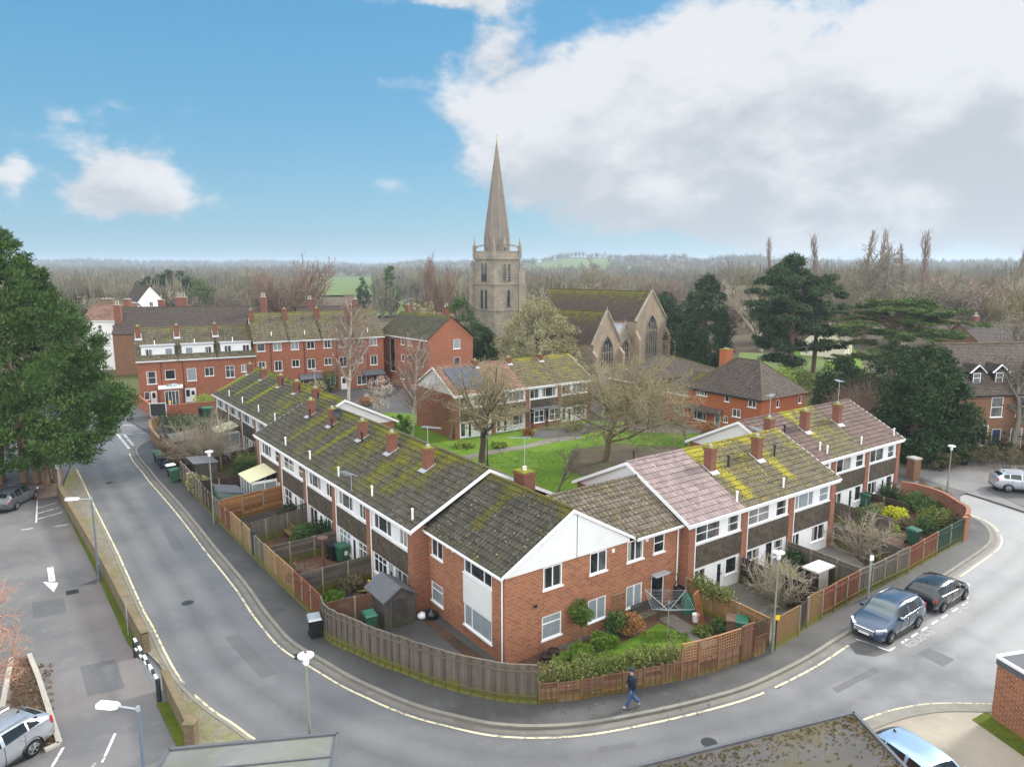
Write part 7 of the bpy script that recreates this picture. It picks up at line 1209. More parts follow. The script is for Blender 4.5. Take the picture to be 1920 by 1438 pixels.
# ------------------------------------------------------------------ church
def arch(F, a, z0, zs, w, n=6):
    """outline of a pointed window: sill to springing zs, then two arcs"""
    h = w * .87; L = [(a - w / 2, z0), (a + w / 2, z0), (a + w / 2, zs)]
    for i in range(1, n): t = R(60) * i / n; L.append((a - w / 2 + w * math.cos(t), zs + w * math.sin(t)))
    L.append((a, zs + h))
    for i in range(n - 1, 0, -1): t = R(60) * i / n; L.append((a + w / 2 - w * math.cos(t), zs + w * math.sin(t)))
    L.append((a - w / 2, zs)); return [fp(F, x, z) for x, z in L]
def gothic(parent, F, a, z0, zs, w, lights=1, mat='stone_church', glass_='glass_dark', louvre=False):
    P = arch(F, a, z0, zs, w); mb = MB(); mb.poly([p + F[2] * .02 for p in P]); N = F[2]
    fr = MB(); big = arch(F, a, z0 - .05, zs, w + .30)
    for i in range(len(P)):
        j = (i + 1) % len(P); o = [P[i] + N * .10, P[j] + N * .10, big[j] + N * .10, big[i] + N * .10]; fr.poly(o[::-1]); fr.poly([P[i], P[j], o[1], o[0]][::-1]); fr.poly([big[j], big[i], o[3], o[2]][::-1])
    for k in range(1, lights): x = a - w / 2 + w * k / lights; fr.pbox(F, x - .06, x + .06, z0, zs + w * .55 * (1 - abs(2 * k / lights - 1) * .6), .02, .09)
    if lights > 1:
        for k in range(lights):
            x0 = a - w / 2 + w * k / lights; ww = w / lights
            for sgn in (-1, 1): q = [fp(F, x0 + ww / 2 + sgn * ww / 2, zs - .1, .06), fp(F, x0 + ww / 2 + sgn * ww * .3, zs + ww * .45, .06), fp(F, x0 + ww / 2, zs + ww * .75, .06)]; fr.bar(q[0], q[1], .08); fr.bar(q[1], q[2], .08)
    if louvre:
        z = z0 + .15
        while z < zs + w * .4: fr.pbox(F, a - w * .45, a + w * .45, z, z + .1, .02, .10); z += .38
    o = fr.build('window', M[mat], parent); mb.build('pane', M[glass_], o); return o
tw_rz = R(38.5); TO = Vector((-3.95, 156.5, 0)); S = 7.5
tw = thing('church_tower', TO, tw_rz, 'old stone church tower with a blue clock and a tall slender spire', 'church tower')
mb = MB(); mb.box(0, S, 0, S, 0, 8.3); mb.box(.08, S - .08, .08, S - .08, 8.3, 14.0); mb.box(.16, S - .16, .16, S - .16, 14.0, 19.6)
mb.build('wall', M['stone_tower'], tw)
mb = MB()
for z, e in ((8.3, .14), (14.0, .10), (19.5, .12)): mb.box(-e, S + e, -e, S + e, z - .14, z + .14)
mb.build('string_course', M['stone_tower'], tw)
mb = MB()
for (x0, x1, y0, y1) in ((0, S, 0, .35), (0, S, S - .35, S), (0, .35, .35, S - .35), (S - .35, S, .35, S - .35)): mb.box(x0, x1, y0, y1, 19.64, 21.05)
mb.box(-.08, S + .08, -.08, .42, 21.05, 21.2); mb.box(-.08, .42, .42, S + .08, 21.05, 21.2); mb.build('parapet', M['stone_tower'], tw)
mb = MB()
for (x, y, X0, Y0) in ((S, 0, 1, 0), (S, S, 1, 0), (0, S, 0, 1)):
    mb.box(x - .6, x + 1.5 if X0 else x + .6, y - .25, y + 1.0, 0, 14.2); mb.box(x - .6, x + 1.1 if X0 else x + .5, y - .22, y + .9, 14.2, 16.8); mb.add([(x - .5, y - .22, 16.8), (x + 1.1, y - .22, 16.8), (x + 1.1, y + .9, 16.8), (x - .5, y + .9, 16.8), (x - .2, y - .1, 19.2), (x - .2, y + .8, 19.2)], [(0, 1, 4), (1, 2, 5, 4), (2, 3, 5), (3, 0, 4, 5)])
mb.build('buttress', M['stone_tower'], tw)
F1 = FRONT(); F2 = LEFT(0, S)
for x in (3.05, 4.35): gothic(tw, FRONT(0, .16), x, 14.5, 17.7, .85, louvre=True, mat='stone_tower')
for x in (3.15, 4.45): gothic(tw, LEFT(.16, S), x, 14.5, 17.9, .85, louvre=True, mat='stone_tower')
gothic(tw, FRONT(0, .08), 4.1, 9.0, 12.2, .75, mat='stone_tower')
for x in (3.0, 4.6): gothic(tw, LEFT(.08, S), x, 8.6, 12.2, .8, mat='stone_tower')
ck = MB(); c0 = fp(LEFT(.16, S), 3.75, 15.4, .22)
for i in range(24): a, b = 2 * math.pi * i / 24, 2 * math.pi * (i + 1) / 24; f_ = lambda t, rr, d: fp(LEFT(.16, S), 3.75 + rr * math.cos(t), 15.4 + rr * math.sin(t), d); ck.poly([f_(a, 0.0, .2), f_(a, .82, .2), f_(b, .82, .2)]); ck.poly([f_(a, .82, 0), f_(b, .82, 0), f_(b, .82, .2), f_(a, .82, .2)])
co = ck.build('clock', M['clock_blue'], tw); hd = MB(); FC = LEFT(.16, S)
for a, l, w in ((70, .62, .06), (-60, .42, .08)): d = Vector((math.cos(R(a)), math.sin(R(a)), 0)); p0, p1 = fp(FC, 3.75, 15.4, .23), fp(FC, 3.75 + d.x * l, 15.4 + d.y * l, .23); hd.bar(p0, p1, w, .03)
for i in range(12): t = 2 * math.pi * i / 12; hd.bar(fp(FC, 3.75 + .66 * math.cos(t), 15.4 + .66 * math.sin(t), .22), fp(FC, 3.75 + .76 * math.cos(t), 15.4 + .76 * math.sin(t), .22), .06, .03)
hd.build('clock_hands', M['gold'], co)
mb = MB(); cx_ = cy_ = S / 2; n = 8; H0, H1 = 19.7, 44.6; rb_ = 2.95
def oct_(r, z): return [(cx_ + r * math.cos(R(22.5 + 45 * i)), cy_ + r * math.sin(R(22.5 + 45 * i)), z) for i in range(8)]
lev = [(rb_, 19.7), (rb_ * 1.01, 24.0), (rb_ * .985, 24.3)] + [(rb_ * .97 * (1 - (z - 24.3) / (H1 - 24.3)) + .07, z) for z in np.linspace(24.4, H1, 12)]
rg = [oct_(r, z) for r, z in lev]
for a, b in zip(rg[:-1], rg[1:]):
    for i in range(8): j = (i + 1) % 8; mb.poly([a[i], a[j], b[j], b[i]])
sp = mb.build('spire', M['stone_spire'], tw); mb = MB()
for i in range(8): mb.tube([rg[k][i] for k in range(2, len(rg))], [.09 - .004 * k for k in range(2, len(rg))], 5)
mb.build('rib', M['stone_tower'], sp)
for k in range(8):
    a = R(45 * k); N = Vector((math.cos(a), math.sin(a), 0)); X = Vector((-N.y, N.x, 0)); O = Vector((cx_, cy_, 0)) + N * (rb_ * .925)
    if k % 2 == 0: gothic(tw, (O, X, N), 0, 20.6, 21.7, .55, mat='stone_tower'); mb = MB(); A = [O + X * -.6 + ZV * 22.6 + N * .1, O + X * .6 + ZV * 22.6 + N * .1, O + ZV * 24.2 + N * .1]; mb.poly(A); B = [q - N * .5 for q in A]; mb.poly([A[1], B[1], B[2], A[2]]); mb.poly([B[0], A[0], A[2], B[2]]); mb.build('spire_gablet', M['stone_tower'], tw)
for (x, y) in ((.15, .15), (S - .15, .15), (.15, S - .15), (S - .15, S - .15)):
    mb = MB(); mb.box(x - .3, x + .3, y - .3, y + .3, 19.7, 22.4); mb.lathe([(.36, 22.4), (.24, 22.7), (.05, 24.2)], (x, y, 0), 6); mb.build('pinnacle', M['stone_tower'], tw)
    d = Vector((cx_ - x, cy_ - y, 0)).normalized(); p = Vector((x, y, 21.6)); mb = MB(); mb.tube([p, p + d * .9 + ZV * .75, p + d * 2.3 + ZV * 1.0], [.2, .18, .2], 5); mb.build('flying_buttress', M['stone_tower'], tw)
mb = MB(); mb.tube([(cx_, cy_, 44.4), (cx_, cy_, 46.2)], .05, 5); mb.lathe([(.02, 44.7), (.22, 44.9), (.02, 45.1)], (cx_, cy_, 0), 8); mb.bar((cx_ - .5, cy_, 45.7), (cx_ + .6, cy_, 45.9), .18, .05); mb.build('weathervane', M['gold'], tw)
# body of the church: gables side by side, roofs running back
CO = Vector((16, 119.5, 0)); crz = R(48); chu = thing('church', CO, crz, 'wide old stone church with several pointed gables and long mossy roofs', 'church')
gabs = [(-3.9, 3.9, 5.3, 10.5, 0, 15, 'roof_church'), (4.1, 7.9, 5.3, 8.0, .3, 9, 'lead'), (8.1, 18.2, 8.5, 13.5, -.6, 24, 'roof_church'), (18.4, 22.0, 5.8, 7.2, .4, 9, 'lead'), (22.2, 25.6, 5.8, 7.0, .8, 9, 'lead')]
for (x0, x1, ze, zr, y0, L, rm_) in gabs:
    mb = MB(); F = FRONT(0, y0); xm = (x0 + x1) / 2; wall(mb, F, x0, x1, 0, ze); mb.poly([fp(F, x0, ze), fp(F, x1, ze), fp(F, xm, zr)]); wall(mb, RIGHT(x1, y0), 0, L, 0, ze); wall(mb, LEFT(x0, y0 + L), 0, L, 0, ze); mb.poly([(x1, y0 + L, 0), (x0, y0 + L, 0), (x0, y0 + L, ze), (xm, y0 + L, zr), (x1, y0 + L, ze)])
    mb.build('wall', M['stone_church'], chu); r = MB(); mo = moss_f(ridge=.5, base=-.25)
    mf = lambda x, t: .62 * t - .12 + .15 * math.exp(-((1 - t) / .08) ** 2) if zr > 9 else 0
    slope(r, (x0 - .15, y0 + L, ze), (x0 - .15, y0 + .25, ze), (xm, y0 + .25, zr), (xm, y0 + L, zr), 16, moss=mf); slope(r, (x1 + .15, y0 + .25, ze), (x1 + .15, y0 + L, ze), (xm, y0 + L, zr), (xm, y0 + .25, zr), 16, moss=mf); ridge_tiles(r, (xm, y0 + .3, zr), (xm, y0 + L, zr), .13, .3); r.build('roof', M[rm_], chu)
    cp = MB()
    for (a, za), (b, zb) in (((x0 - .2, ze - .1), (xm, zr + .15)), ((xm, zr + .15), (x1 + .2, ze - .1))): cp.bar((a, y0 + .1, za), (b, y0 + .1, zb), .5, .28)
    cp.tube([(xm, y0 + .1, zr), (xm, y0 + .1, zr + .9)], [.16, .05], 5); cp.build('coping', M['stone_tower'], chu)
    for x in (x0, x1): mb = MB(); mb.box(x - .35, x + .35, y0 - .9, y0 + .05, 0, ze * .62); mb.add([(x - .35, y0 - .9, ze * .62), (x + .35, y0 - .9, ze * .62), (x + .35, y0, ze * .62), (x - .35, y0, ze * .62), (x - .35, y0, ze * .8), (x + .35, y0, ze * .8)], [(0, 1, 5, 4), (1, 2, 5), (3, 0, 4)]); mb.build('buttress', M['stone_church'], chu)
    w = min(3.6, (x1 - x0) * .55); gothic(chu, FRONT(0, y0), xm, 1.6, ze * (.62 if zr > 9 else .66) if zr < 13 else 6.2, w, 5 if w > 2.5 else 3, glass_='glass_mid')
for y in (4.5, 9.5): gothic(chu, LEFT(-3.9, 15), 15 - y, 1.2, 2.8, 1.0, 2)
# ------------------------------------------------------------------ old houses behind the three storey row, house with dormers on the right
hs = brick_house('old_house', 'long dark roofed old house with clay chimney pots behind the three storey row', Vector((-66.3, 118, 0)), R(12), 24, 11, 6.9, 11.0, 'roof_dark', 'brick_brown', moss=moss_f([(4, .12, .4, 0)], ridge=.3), over=.2, fasc=None)
for x, y, zt, n_ in ((.4, 2.5, 11.6, 2), (6.3, 6.6, 12.2, 1), (9.6, 6.6, 12.6, 4), (23.6, 4.5, 12.6, 3)): chimney(hs, x, y, 7.5, zt, 1.0 if n_ < 4 else 1.8, 1.0, n_, pot_h=.7, mossy=False)
wh = brick_house('white_house', 'white rendered old house with tall chimneys beside the huge evergreen', Vector((-74.5, 124, 0)), R(8), 7.6, 9, 8.7, 11.3, 'roof_terracotta', 'white_paint', [(4.6, 5.4, 6.6, 7.9, WR2, 'glass_dark'), (2.2, 3.0, 6.6, 7.9, WR2, 'glass_dark'), (4.6, 5.4, 3.0, 4.6, WR2, 'glass_dark'), (2.2, 3, 3.0, 4.6, WR2, 'glass_dark')]); chimney(wh, 6.4, 3.0, 8.5, 12.2, .9, 1.4, 2, mossy=False); chimney(wh, 2.2, 5.0, 8.5, 12.2, 2.2, .9, 3, 'brick_pale', False)
fw = brick_house('white_house', 'distant white gabled house among bare trees beyond the long dark roof', Vector((-94.5, 175, 0)), R(-35), 6, 6.5, 9.4, 13.2, 'roof_dark', 'white_paint', right=[(2.8, 3.7, 8.2, 9.3, W2, 'glass_dark'), (2.8, 3.7, 10.3, 11.2, W2, 'glass_dark')])
for i, (x, y, w_, d_, ze, zr, rz_, lab, cm_) in enumerate(((-19, 122, 10, 7, 6.8, 9.6, 20, 'terracotta roofed old house peeping out behind the brick wing', 'roof_terracotta'), (63, 134, 7, 8, 3.4, 7.0, 55, 'house with a pale sunlit roof behind the flat topped cedar', 'roof_grey_mossy'), (-38, 128, 12, 8, 7.4, 10.6, 24, 'old roof and chimneys under the fan shaped bare tree', 'roof_dark'), (84, 128, 16, 9, 4.5, 7.4, 10, 'low brick building beyond the flat cedar at the right', 'roof_dark'))):
    t = brick_house('old_house', lab, Vector((x, y, 0)), R(rz_), w_, d_, ze, zr, cm_, 'brick_brown' if i != 1 else 'cream_render', [(1.5, 2.5, ze - 2.2, ze - .8, W2, 'glass_dark'), (4.5, 5.5, ze - 2.2, ze - .8, W2, 'glass_dark')], moss=moss_f(ridge=.2)); chimney(t, w_ * .2, d_ / 2, zr - 1, zr + 1.4, .9, .9, 2, pot_h=.6, mossy=False); chimney(t, w_ * .9, d_ / 2, zr - 1, zr + 1.2, .9, .9, 2, pot_h=.6, mossy=False)
vh = brick_house('old_brick_house', 'old brown brick house with white dormers and sash windows at the right edge', Vector((43, 67.4, 0)), R(8), 18, 9, 5.95, 10.4, 'roof_plain_tile', 'brick_brown',
    [(3.54, 4.82, 3.7, 5.65, WR2, 'glass_mid'), (6.3, 7.5, 3.7, 5.65, WR2, 'glass_mid'), (9.5, 10.7, 3.7, 5.6, WR2, 'glass_mid'), (2.75, 3.54, .9, 2.9, WR2, 'glass_dark'), (3.95, 4.95, .1, 2.5, ((.3, .7, .62, .8),), 'door_blue', 'door'), (6.0, 7.3, .5, 2.5, WR2, 'glass_curtain'), (9.4, 10.8, .5, 2.5, WR2, 'glass_mid')], moss=moss_f(ridge=.25), nc=34, fasc='dark_timber')
for x in (2.4, 4.85, 9.0):
    d = thing; mb = MB(); mb.box(x - .55, x + .55, .9, 3.0, 6.6, 8.0); mb.build('dormer', M['dark_timber'], vh); window(vh, FRONT(0, .9), x - .4, x + .4, 6.95, 7.95, WR2, 'glass_mid', rec=-.03, sill=False); mb = MB()
    for s_ in (-1, 1): mb.add([(x, .7, 8.75), (x + s_ * .85, .7, 8.0), (x + s_ * .85, 3.6, 8.0), (x, 3.6, 8.75), (x, .7, 8.62), (x + s_ * .85, .7, 7.87)], [(0, 1, 2, 3), (0, 3, 2, 1), (0, 4, 5, 1), (1, 5, 4, 0)])
    mb.build('dormer_roof', M['roof_plain_tile'], vh); mb = MB(); mb.bar((x, .66, 8.72), (x - .9, .66, 7.95), .16, .06); mb.bar((x, .66, 8.72), (x + .9, .66, 7.95), .16, .06); mb.build('bargeboard', M['upvc'], vh)
# ------------------------------------------------------------------ vehicles
def interp(xs, ks):
    out = np.zeros((len(xs), len(ks[0]) - 1)); kx = np.array([k[0] for k in ks])
    for c in range(len(ks[0]) - 1):
        y = np.array([k[c + 1] for k in ks], float); m = np.gradient(y, kx); d = np.diff(y) / np.diff(kx)
        for i in range(1, len(y) - 1): m[i] = 0 if d[i - 1] * d[i] <= 0 else 2 * d[i - 1] * d[i] / (d[i - 1] + d[i])
        m[0], m[-1] = d[0], d[-1]; j = np.clip(np.searchsorted(kx, xs) - 1, 0, len(kx) - 2); h = kx[j + 1] - kx[j]; t = (xs - kx[j]) / h
        out[:, c] = (2 * t**3 - 3 * t**2 + 1) * y[j] + (t**3 - 2 * t**2 + t) * h * m[j] + (-2 * t**3 + 3 * t**2) * y[j + 1] + (t**3 - t**2) * h * m[j + 1]
    return out
def car(name, label, loc, rz, L, Wd, H, kind, paint_, front_detail=True, plate='plate_white', group='parked cars'):
    """x: 0 nose .. L tail, y across, z up; body lofted from stations, glass cut out of the same skin"""
    t = thing(name, loc, rz, label, 'car', group); w = Wd / 2; suv = kind == 'suv'
    # station: x, zlow, zbelt, ztop, wlow, wbelt, wtop   (ztop = bonnet or roof line)
    bz = .70 if suv else .62; hb = .98 if suv else .86; sh = (1.06 if suv else .92)
    fw0, fw1 = .245 * L, .42 * L; rw0, rw1 = (.86 * L, .975 * L) if kind != 'saloon' else (.80 * L, .93 * L)
    ks = [(0, .36, bz - .06, bz, w * .62, w * .66, w * .40), (.025 * L, .24, bz, bz + .06, w * .82, w * .86, w * .6), (.08 * L, .20, bz + .10, bz + .2, w * .95, w * .95, w * .76), (.2 * L, .2, hb - .04, hb + .06, w * .99, w * .985, w * .84), (fw0, .2, hb, hb + .10, w, w * .99, w * .86),
          (fw0 + .06 * L, .2, hb + .02, hb + .26, w, w * .99, w * .80), (fw1 - .05 * L, .2, hb + .04, H - .14, w, w * .99, w * .74), (fw1, .2, hb + .05, H - .05, w, w * .99, w * .72), (.55 * L, .2, sh - .02, H, w, w * .99, w * .72), (.72 * L, .2, sh + .02, H - .02, w, w * .99, w * .71), (rw0, .22, sh + .05, H - .10, w * .99, w * .97, w * .68),
          ((rw0 + rw1) / 2, .26, sh + .06, (H - .1) * .62 + (sh + .1) * .38, w * .97, w * .94, w * .68), (rw1, .30, sh + .02, sh + .12, w * .93, w * .90, w * .72), (L, .40, bz + .05, bz + .16, w * .84, w * .84, w * .7)]
    nx = 72; xs = np.unique(np.concatenate([np.linspace(0, L, nx), [fw0, fw1, rw0, rw1]])); S_ = interp(xs, ks); nr = 12; V = []; ring = []
    for x, (zl, zb_, zt, wl, wb, wt) in zip(xs, S_):
        zm = zl + (zb_ - zl) * .5
        pts = [(0, zl), (wl * .86, zl), (wl * .97, zl + .07), (wl * 1.0, zm), ((wl + wb) / 2 * 1.0, zm + (zb_ - zm) * .6), (wb, zb_), (wb * .975, zb_ + (zt - zb_) * .10), (wb * .62 + wt * .38, zb_ + (zt - zb_) * .48), (wb * .2 + wt * .8, zb_ + (zt - zb_) * .86), (wt * .92, zt - (zt - zb_) * .05), (wt * .55, zt + .012), (0, zt + .03)]
        ring.append(pts)
    P = np.array(ring); n = len(xs); nr = P.shape[1]
    full = np.concatenate([np.stack([P[:, :, 0], P[:, :, 1]], -1), np.stack([-P[:, ::-1, 0], P[:, ::-1, 1]], -1)[:, 1:]], 1); m = full.shape[1]
    V = np.concatenate([np.repeat(xs[:, None], m, 1)[..., None], full], -1).reshape(-1, 3); body, gs, gw, gr = [], [], [], []
    for i in range(n - 1):
        xm = (xs[i] + xs[i + 1]) / 2
        for j in range(m - 1):
            q = (i * m + j, (i + 1) * m + j, (i + 1) * m + j + 1, i * m + j + 1); b = j if j < nr - 1 else (m - 2 - j)
            tgt = body
            if fw0 + .03 * L < xm < fw1 - .02 * L and b >= 9: tgt = gw
            elif rw0 + .02 * L < xm < rw1 - .025 * L and b >= 9: tgt = gr
            elif b in (6, 7) and fw0 + .085 * L < xm < rw0 + .01 * L and not (.555 * L < xm < .575 * L) and not (.755 * L < xm < .77 * L): tgt = gs
            tgt.append(q)
    def sub(nm, faces, mat, sm=True):
        F_ = np.array(faces); u, inv = np.unique(F_, return_inverse=True); me = fast_mesh(nm, V[u], inv.reshape(F_.shape), mat, smooth=sm); return link(me, nm, t)
    ends = [(0, j, j + 1) for j in range(1, m - 1)]
    bo = sub('body', body, paint_); sub('windscreen', gw, 'glass_windscreen' if suv and front_detail else 'glass_car'); sub('rear_window', gr, 'glass_car'); sub('side_window', gs, 'glass_car')
    cap = MB(); cap.poly([tuple(V[j]) for j in range(m - 1)][::-1]); cap.poly([tuple(V[(n - 1) * m + j]) for j in range(m - 1)]); cap.build('bumper', M[paint_], t)
    tr = MB(); tr.box(.1 * L, .93 * L, -w * .93, w * .93, .17, .26); tr.build('underside', M['black_plastic'], t)
    for s_ in (-1, 1): tr = MB(); tr.box(.30 * L, .70 * L, s_ * w * 1.0 - .012, s_ * w * 1.0 + .012, .24, .34); tr.build('sill', M['black_plastic'], t)
    wr = .345 if suv else .315
    for xw in (.19 * L, .785 * L):
        for s_ in (-1, 1):
            wm = MB(); y = s_ * (w - .085); prof = [(wr * .62, -.1), (wr * .95, -.1), (wr, -.07), (wr, .07), (wr * .95, .1), (wr * .62, .1)]; k = 22
            vs = [(xw + r_ * math.cos(2 * math.pi * a / k), y + d_, wr + r_ * math.sin(2 * math.pi * a / k)) for r_, d_ in prof for a in range(k)]; fs = [(i * k + a, i * k + (a + 1) % k, (i + 1) * k + (a + 1) % k, (i + 1) * k + a) for i in range(len(prof) - 1) for a in range(k)]
            wm.add(vs, fs); wo = wm.build('wheel', M['tyre'], t, smooth=True); rm_ = MB(); yo = y + s_ * .07
            for a in range(k): a0, a1 = 2 * math.pi * a / k, 2 * math.pi * (a + 1) / k; f = lambda an, rr: (xw + rr * math.cos(an), yo + s_ * .02, wr + rr * math.sin(an)); rm_.poly([f(a0, wr * .56), f(a1, wr * .56), f(a1, wr * .66), f(a0, wr * .66)])
            for a in range(5): an = 2 * math.pi * a / 5 + .3; d = Vector((math.cos(an), 0, math.sin(an))); rm_.bar(Vector((xw, yo + s_ * .02, wr)), Vector((xw, yo + s_ * .02, wr)) + d * wr * .62, .085, .03)
            rm_.build('rim', M['alloy'], wo); hubm = MB(); hubm.tube([(xw, yo - s_ * .03, wr), (xw, yo - s_ * .02, wr)], wr * .6, 16); hubm.build('hub', M['black_plastic'], wo)
            ar = MB()
            for a in range(16):
                a0, a1 = math.pi * (-.06 + 1.12 * a / 16), math.pi * (-.06 + 1.12 * (a + 1) / 16); q = lambda an, rr, e: (xw + rr * math.cos(an), s_ * (w * 1.0 + e), wr + rr * math.sin(an)); ar.poly([q(a0, wr * 1.0, -.02), q(a1, wr * 1.0, -.02), q(a1, wr * 1.20, .006), q(a0, wr * 1.20, .006)]); ar.poly([q(a0, wr * 1.0, -.02), q(a0, wr * 1.20, .006), q(a1, wr * 1.20, .006), q(a1, wr * 1.0, -.02)])
            ar.build('wheel_arch', M['black_plastic'], t)
    for s_ in (-1, 1):
        mi_ = MB(); xm_ = fw0 + .10 * L; mi_.obox((xm_, s_ * (w + .10), hb + .14), (.05, 0, 0), (0, .10, 0), (0, 0, .075)); mi_.bar((xm_, s_ * (w - .04), hb + .06), (xm_, s_ * (w + .06), hb + .1), .05, .05); mi_.build('mirror', M[paint_], t)
        hd_ = MB(); hd_.obox((.056 * L, s_ * w * .76, bz + .075), (.175, s_ * .165, .055), (.05, -s_ * .055, .0), (-.02, 0, .055)); hd_.build('headlight', M['lens'], t)
        fl = MB(); fl.obox((.045 * L, s_ * w * .80, .42), (.07, s_ * .07, 0), (.03, -s_ * .03, 0), (0, 0, .05)); fl.build('fog_light', M['chrome'], t)
        tl = MB(); tl.obox((L * .972, s_ * w * .72, sh - .07), (.045, s_ * -.02, 0), (0, w * .22, 0), (-.02, 0, .085 if not suv else .14)); tl.build('tail_light', M['red_lamp'], t)
        for xd in (.50 * L, .70 * L): dh = MB(); dh.bar((xd, s_ * (w + .015), sh - .13), (xd + .2, s_ * (w + .015), sh - .12), .03, .03); dh.build('door_handle', M['chrome'], t)
        cs = MB(); cs.bar((fw0 + .10 * L, s_ * (w * .995 + .006), sh + .0), (rw0, s_ * (w * .975 + .006), sh + .07), .03, .02); cs.build('window_trim', M['chrome'], t)
        for xd in (.385 * L, .565 * L, .73 * L): ds_ = MB(); ds_.bar((xd, s_ * (w * 1.0 + .003), .34), (xd, s_ * (w * .995 + .003), sh - .02), .012, .012); ds_.build('door_seam', M['black_plastic'], t)
    gb_ = MB(); gb_.box(-.02, .03, -w * .55, w * .55, bz - .22, bz + .03); gb_.build('grille_back', M['black_plastic'], t)
    gr_ = MB(); [gr_.obox((-.03, 0, zz), (.02, 0, .012), (0, w * .54, 0), (-.008, 0, .022)) for zz in (bz + .02, bz - .07, bz - .16)]; gr_.build('grille', M['chrome'], t); gk = MB(); gk.box(-.006, .05, -w * .55, w * .55, .30, .40); gk.build('lower_grille', M['black_plastic'], t)
    for x_, sg in ((-.05, -1), (L + .005, 1)):
        pl = MB(); z0 = .44 if sg < 0 else bz - .02; pl.box(x_ - .008, x_ + .008, -.26, .26, z0, z0 + .11); pl.build('number_plate', M['plate_white' if sg < 0 else 'plate_yellow'], t)
    rb_ = MB(); rb_.box(L * .965, L + .0, -w * .8, w * .8, .3, .42); rb_.build('rear_bumper', M['black_plastic'], t)
    an = MB(); an.add([(.80 * L, -.02, H - .05), (.80 * L, .02, H - .05), (.84 * L, 0, H - .06), (.83 * L, 0, H + .08)], [(0, 1, 3), (1, 2, 3), (2, 0, 3)]); an.build('antenna', M['black_plastic'], t)
    if suv:
        for s_ in (-1, 1): ra = MB(); ra.bar((fw1 + .1, s_ * w * .66, H + .02), (rw0 - .1, s_ * w * .64, H + .0), .035, .045); ra.build('roof_rail', M['chrome' if paint_ != 'car_blue' else 'car_blue'], t)
    return t
def car_at(name, label, front_uv, head, **k):
    """front_uv: nose centre on the ground, head: unit vector from nose to tail"""
    return car(name, label, Vector((front_uv.x, front_uv.y, k.pop('z', .004))), math.atan2(head.y, head.x), **k)
car_at('parked_car', 'blue sport utility car parked facing the corner in the residents bay', xy(16.62, 33.05), VR, L=4.52, Wd=1.84, H=1.69, kind='suv', paint_='car_blue')
car_at('parked_car', 'black hatchback parked behind the blue car, tail lights towards us', xy(16.62, 42.75), -VR, L=4.26, Wd=1.80, H=1.46, kind='hatch', paint_='car_black')
p = g(1876, 921, .11); q = g(1915, 938, .11); d = (g(1910, 936.5, .11) - g(1870, 922.5, .11)).normalized()
A1 = g(1872, 922, .11); dd_ = Vector((.97, -.24, 0)).normalized(); car_at('parked_car', 'pale silver crossover car in the parking bays at the right edge', A1 + dd_ * 4.0 + Vector((.24, .97, 0)) * .9, -dd_, z=.115, L=4.2, Wd=1.8, H=1.54, kind='suv', paint_='car_white_silver')
car_at('parked_car', 'dark grey car at the left edge of the car park under the evergreen', g(20, 944, .03) + Vector((.2, 1.9, 0)), Vector((.12, -1, 0)).normalized(), z=.035, L=4.4, Wd=1.82, H=1.5, kind='hatch', paint_='car_grey')
cB = g(58, 1440, .03); hB = Vector((.34, .94, 0)).normalized(); car_at('parked_car', 'silver estate car at the bottom left corner of the view', cB + Vector((-1.15, .95, 0)) - hB * 3.6, hB, z=.035, L=4.6, Wd=1.82, H=1.52, kind='suv', paint_='car_silver')
cR = g(1700, 1392, 1.45); car_at('parked_car', 'pale blue car half hidden under the edge of the dark garage roof', Vector((cR.x + 1.2, cR.y - 2.6, 0)), Vector((-.38, .92, 0)).normalized(), z=.055, L=4.2, Wd=1.78, H=1.46, kind='hatch', paint_='car_pale_blue')
# ------------------------------------------------------------------ garages in the foreground
def slab_garage(name, label, top, h, th, wmat, rmat, trim='felt_grey', inset=.25):
    o = Vector((top[0].x, top[0].y, 0)); t = thing(name, o, 0, label, 'garage'); P = [Vector((p.x, p.y, 0)) - o for p in top]; c = sum(P, Vector()) / len(P); n = len(P)
    mb = MB(); Q_ = [c + (p - c) * (1 - inset / max((p - c).length, 1)) for p in P]
    for i in range(n): j = (i + 1) % n; mb.poly([Q_[i], Q_[j], Q_[j] + ZV * (h - th), Q_[i] + ZV * (h - th)])
    mb.build('wall', M[wmat], t); r = MB(); r.poly([p + ZV * h for p in P]); r.poly([p + ZV * (h - th) for p in P][::-1])
    for i in range(n): j = (i + 1) % n; r.poly([P[i] + ZV * (h - th), P[j] + ZV * (h - th), P[j] + ZV * h, P[i] + ZV * h])
    r.build('roof', M[rmat], t); e = MB()
    for i in range(n): j = (i + 1) % n; e.bar(P[i] + ZV * (h + .02), P[j] + ZV * (h + .02), .12, .10)
    e.build('roof_edge', M[trim], t); return t
asphalt('felt_pale', (.20, .205, .195), (.14, .15, .14), (.25, .25, .235), .75, .1, tint=(.17, .17, .09), tint_amt=.3, tint_sc=.5); asphalt('felt_dark', (.10, .095, .09), (.065, .06, .056), (.14, .13, .12), .92, .02, tint=(.10, .085, .035), tint_amt=.6, tint_sc=.5)
z = 2.5; a, b = g(316, 1406, z), g(634, 1376, z); d = (b - a).normalized(); nn_ = Vector((d.y, -d.x, 0)); slab_garage('garage', 'pale grey flat garage roof with streaks of moss at the bottom left', [a + nn_ * 5.5 + d * -.3, b + nn_ * 5.5, b, a], z, .22, 'brick_pale', 'felt_pale')
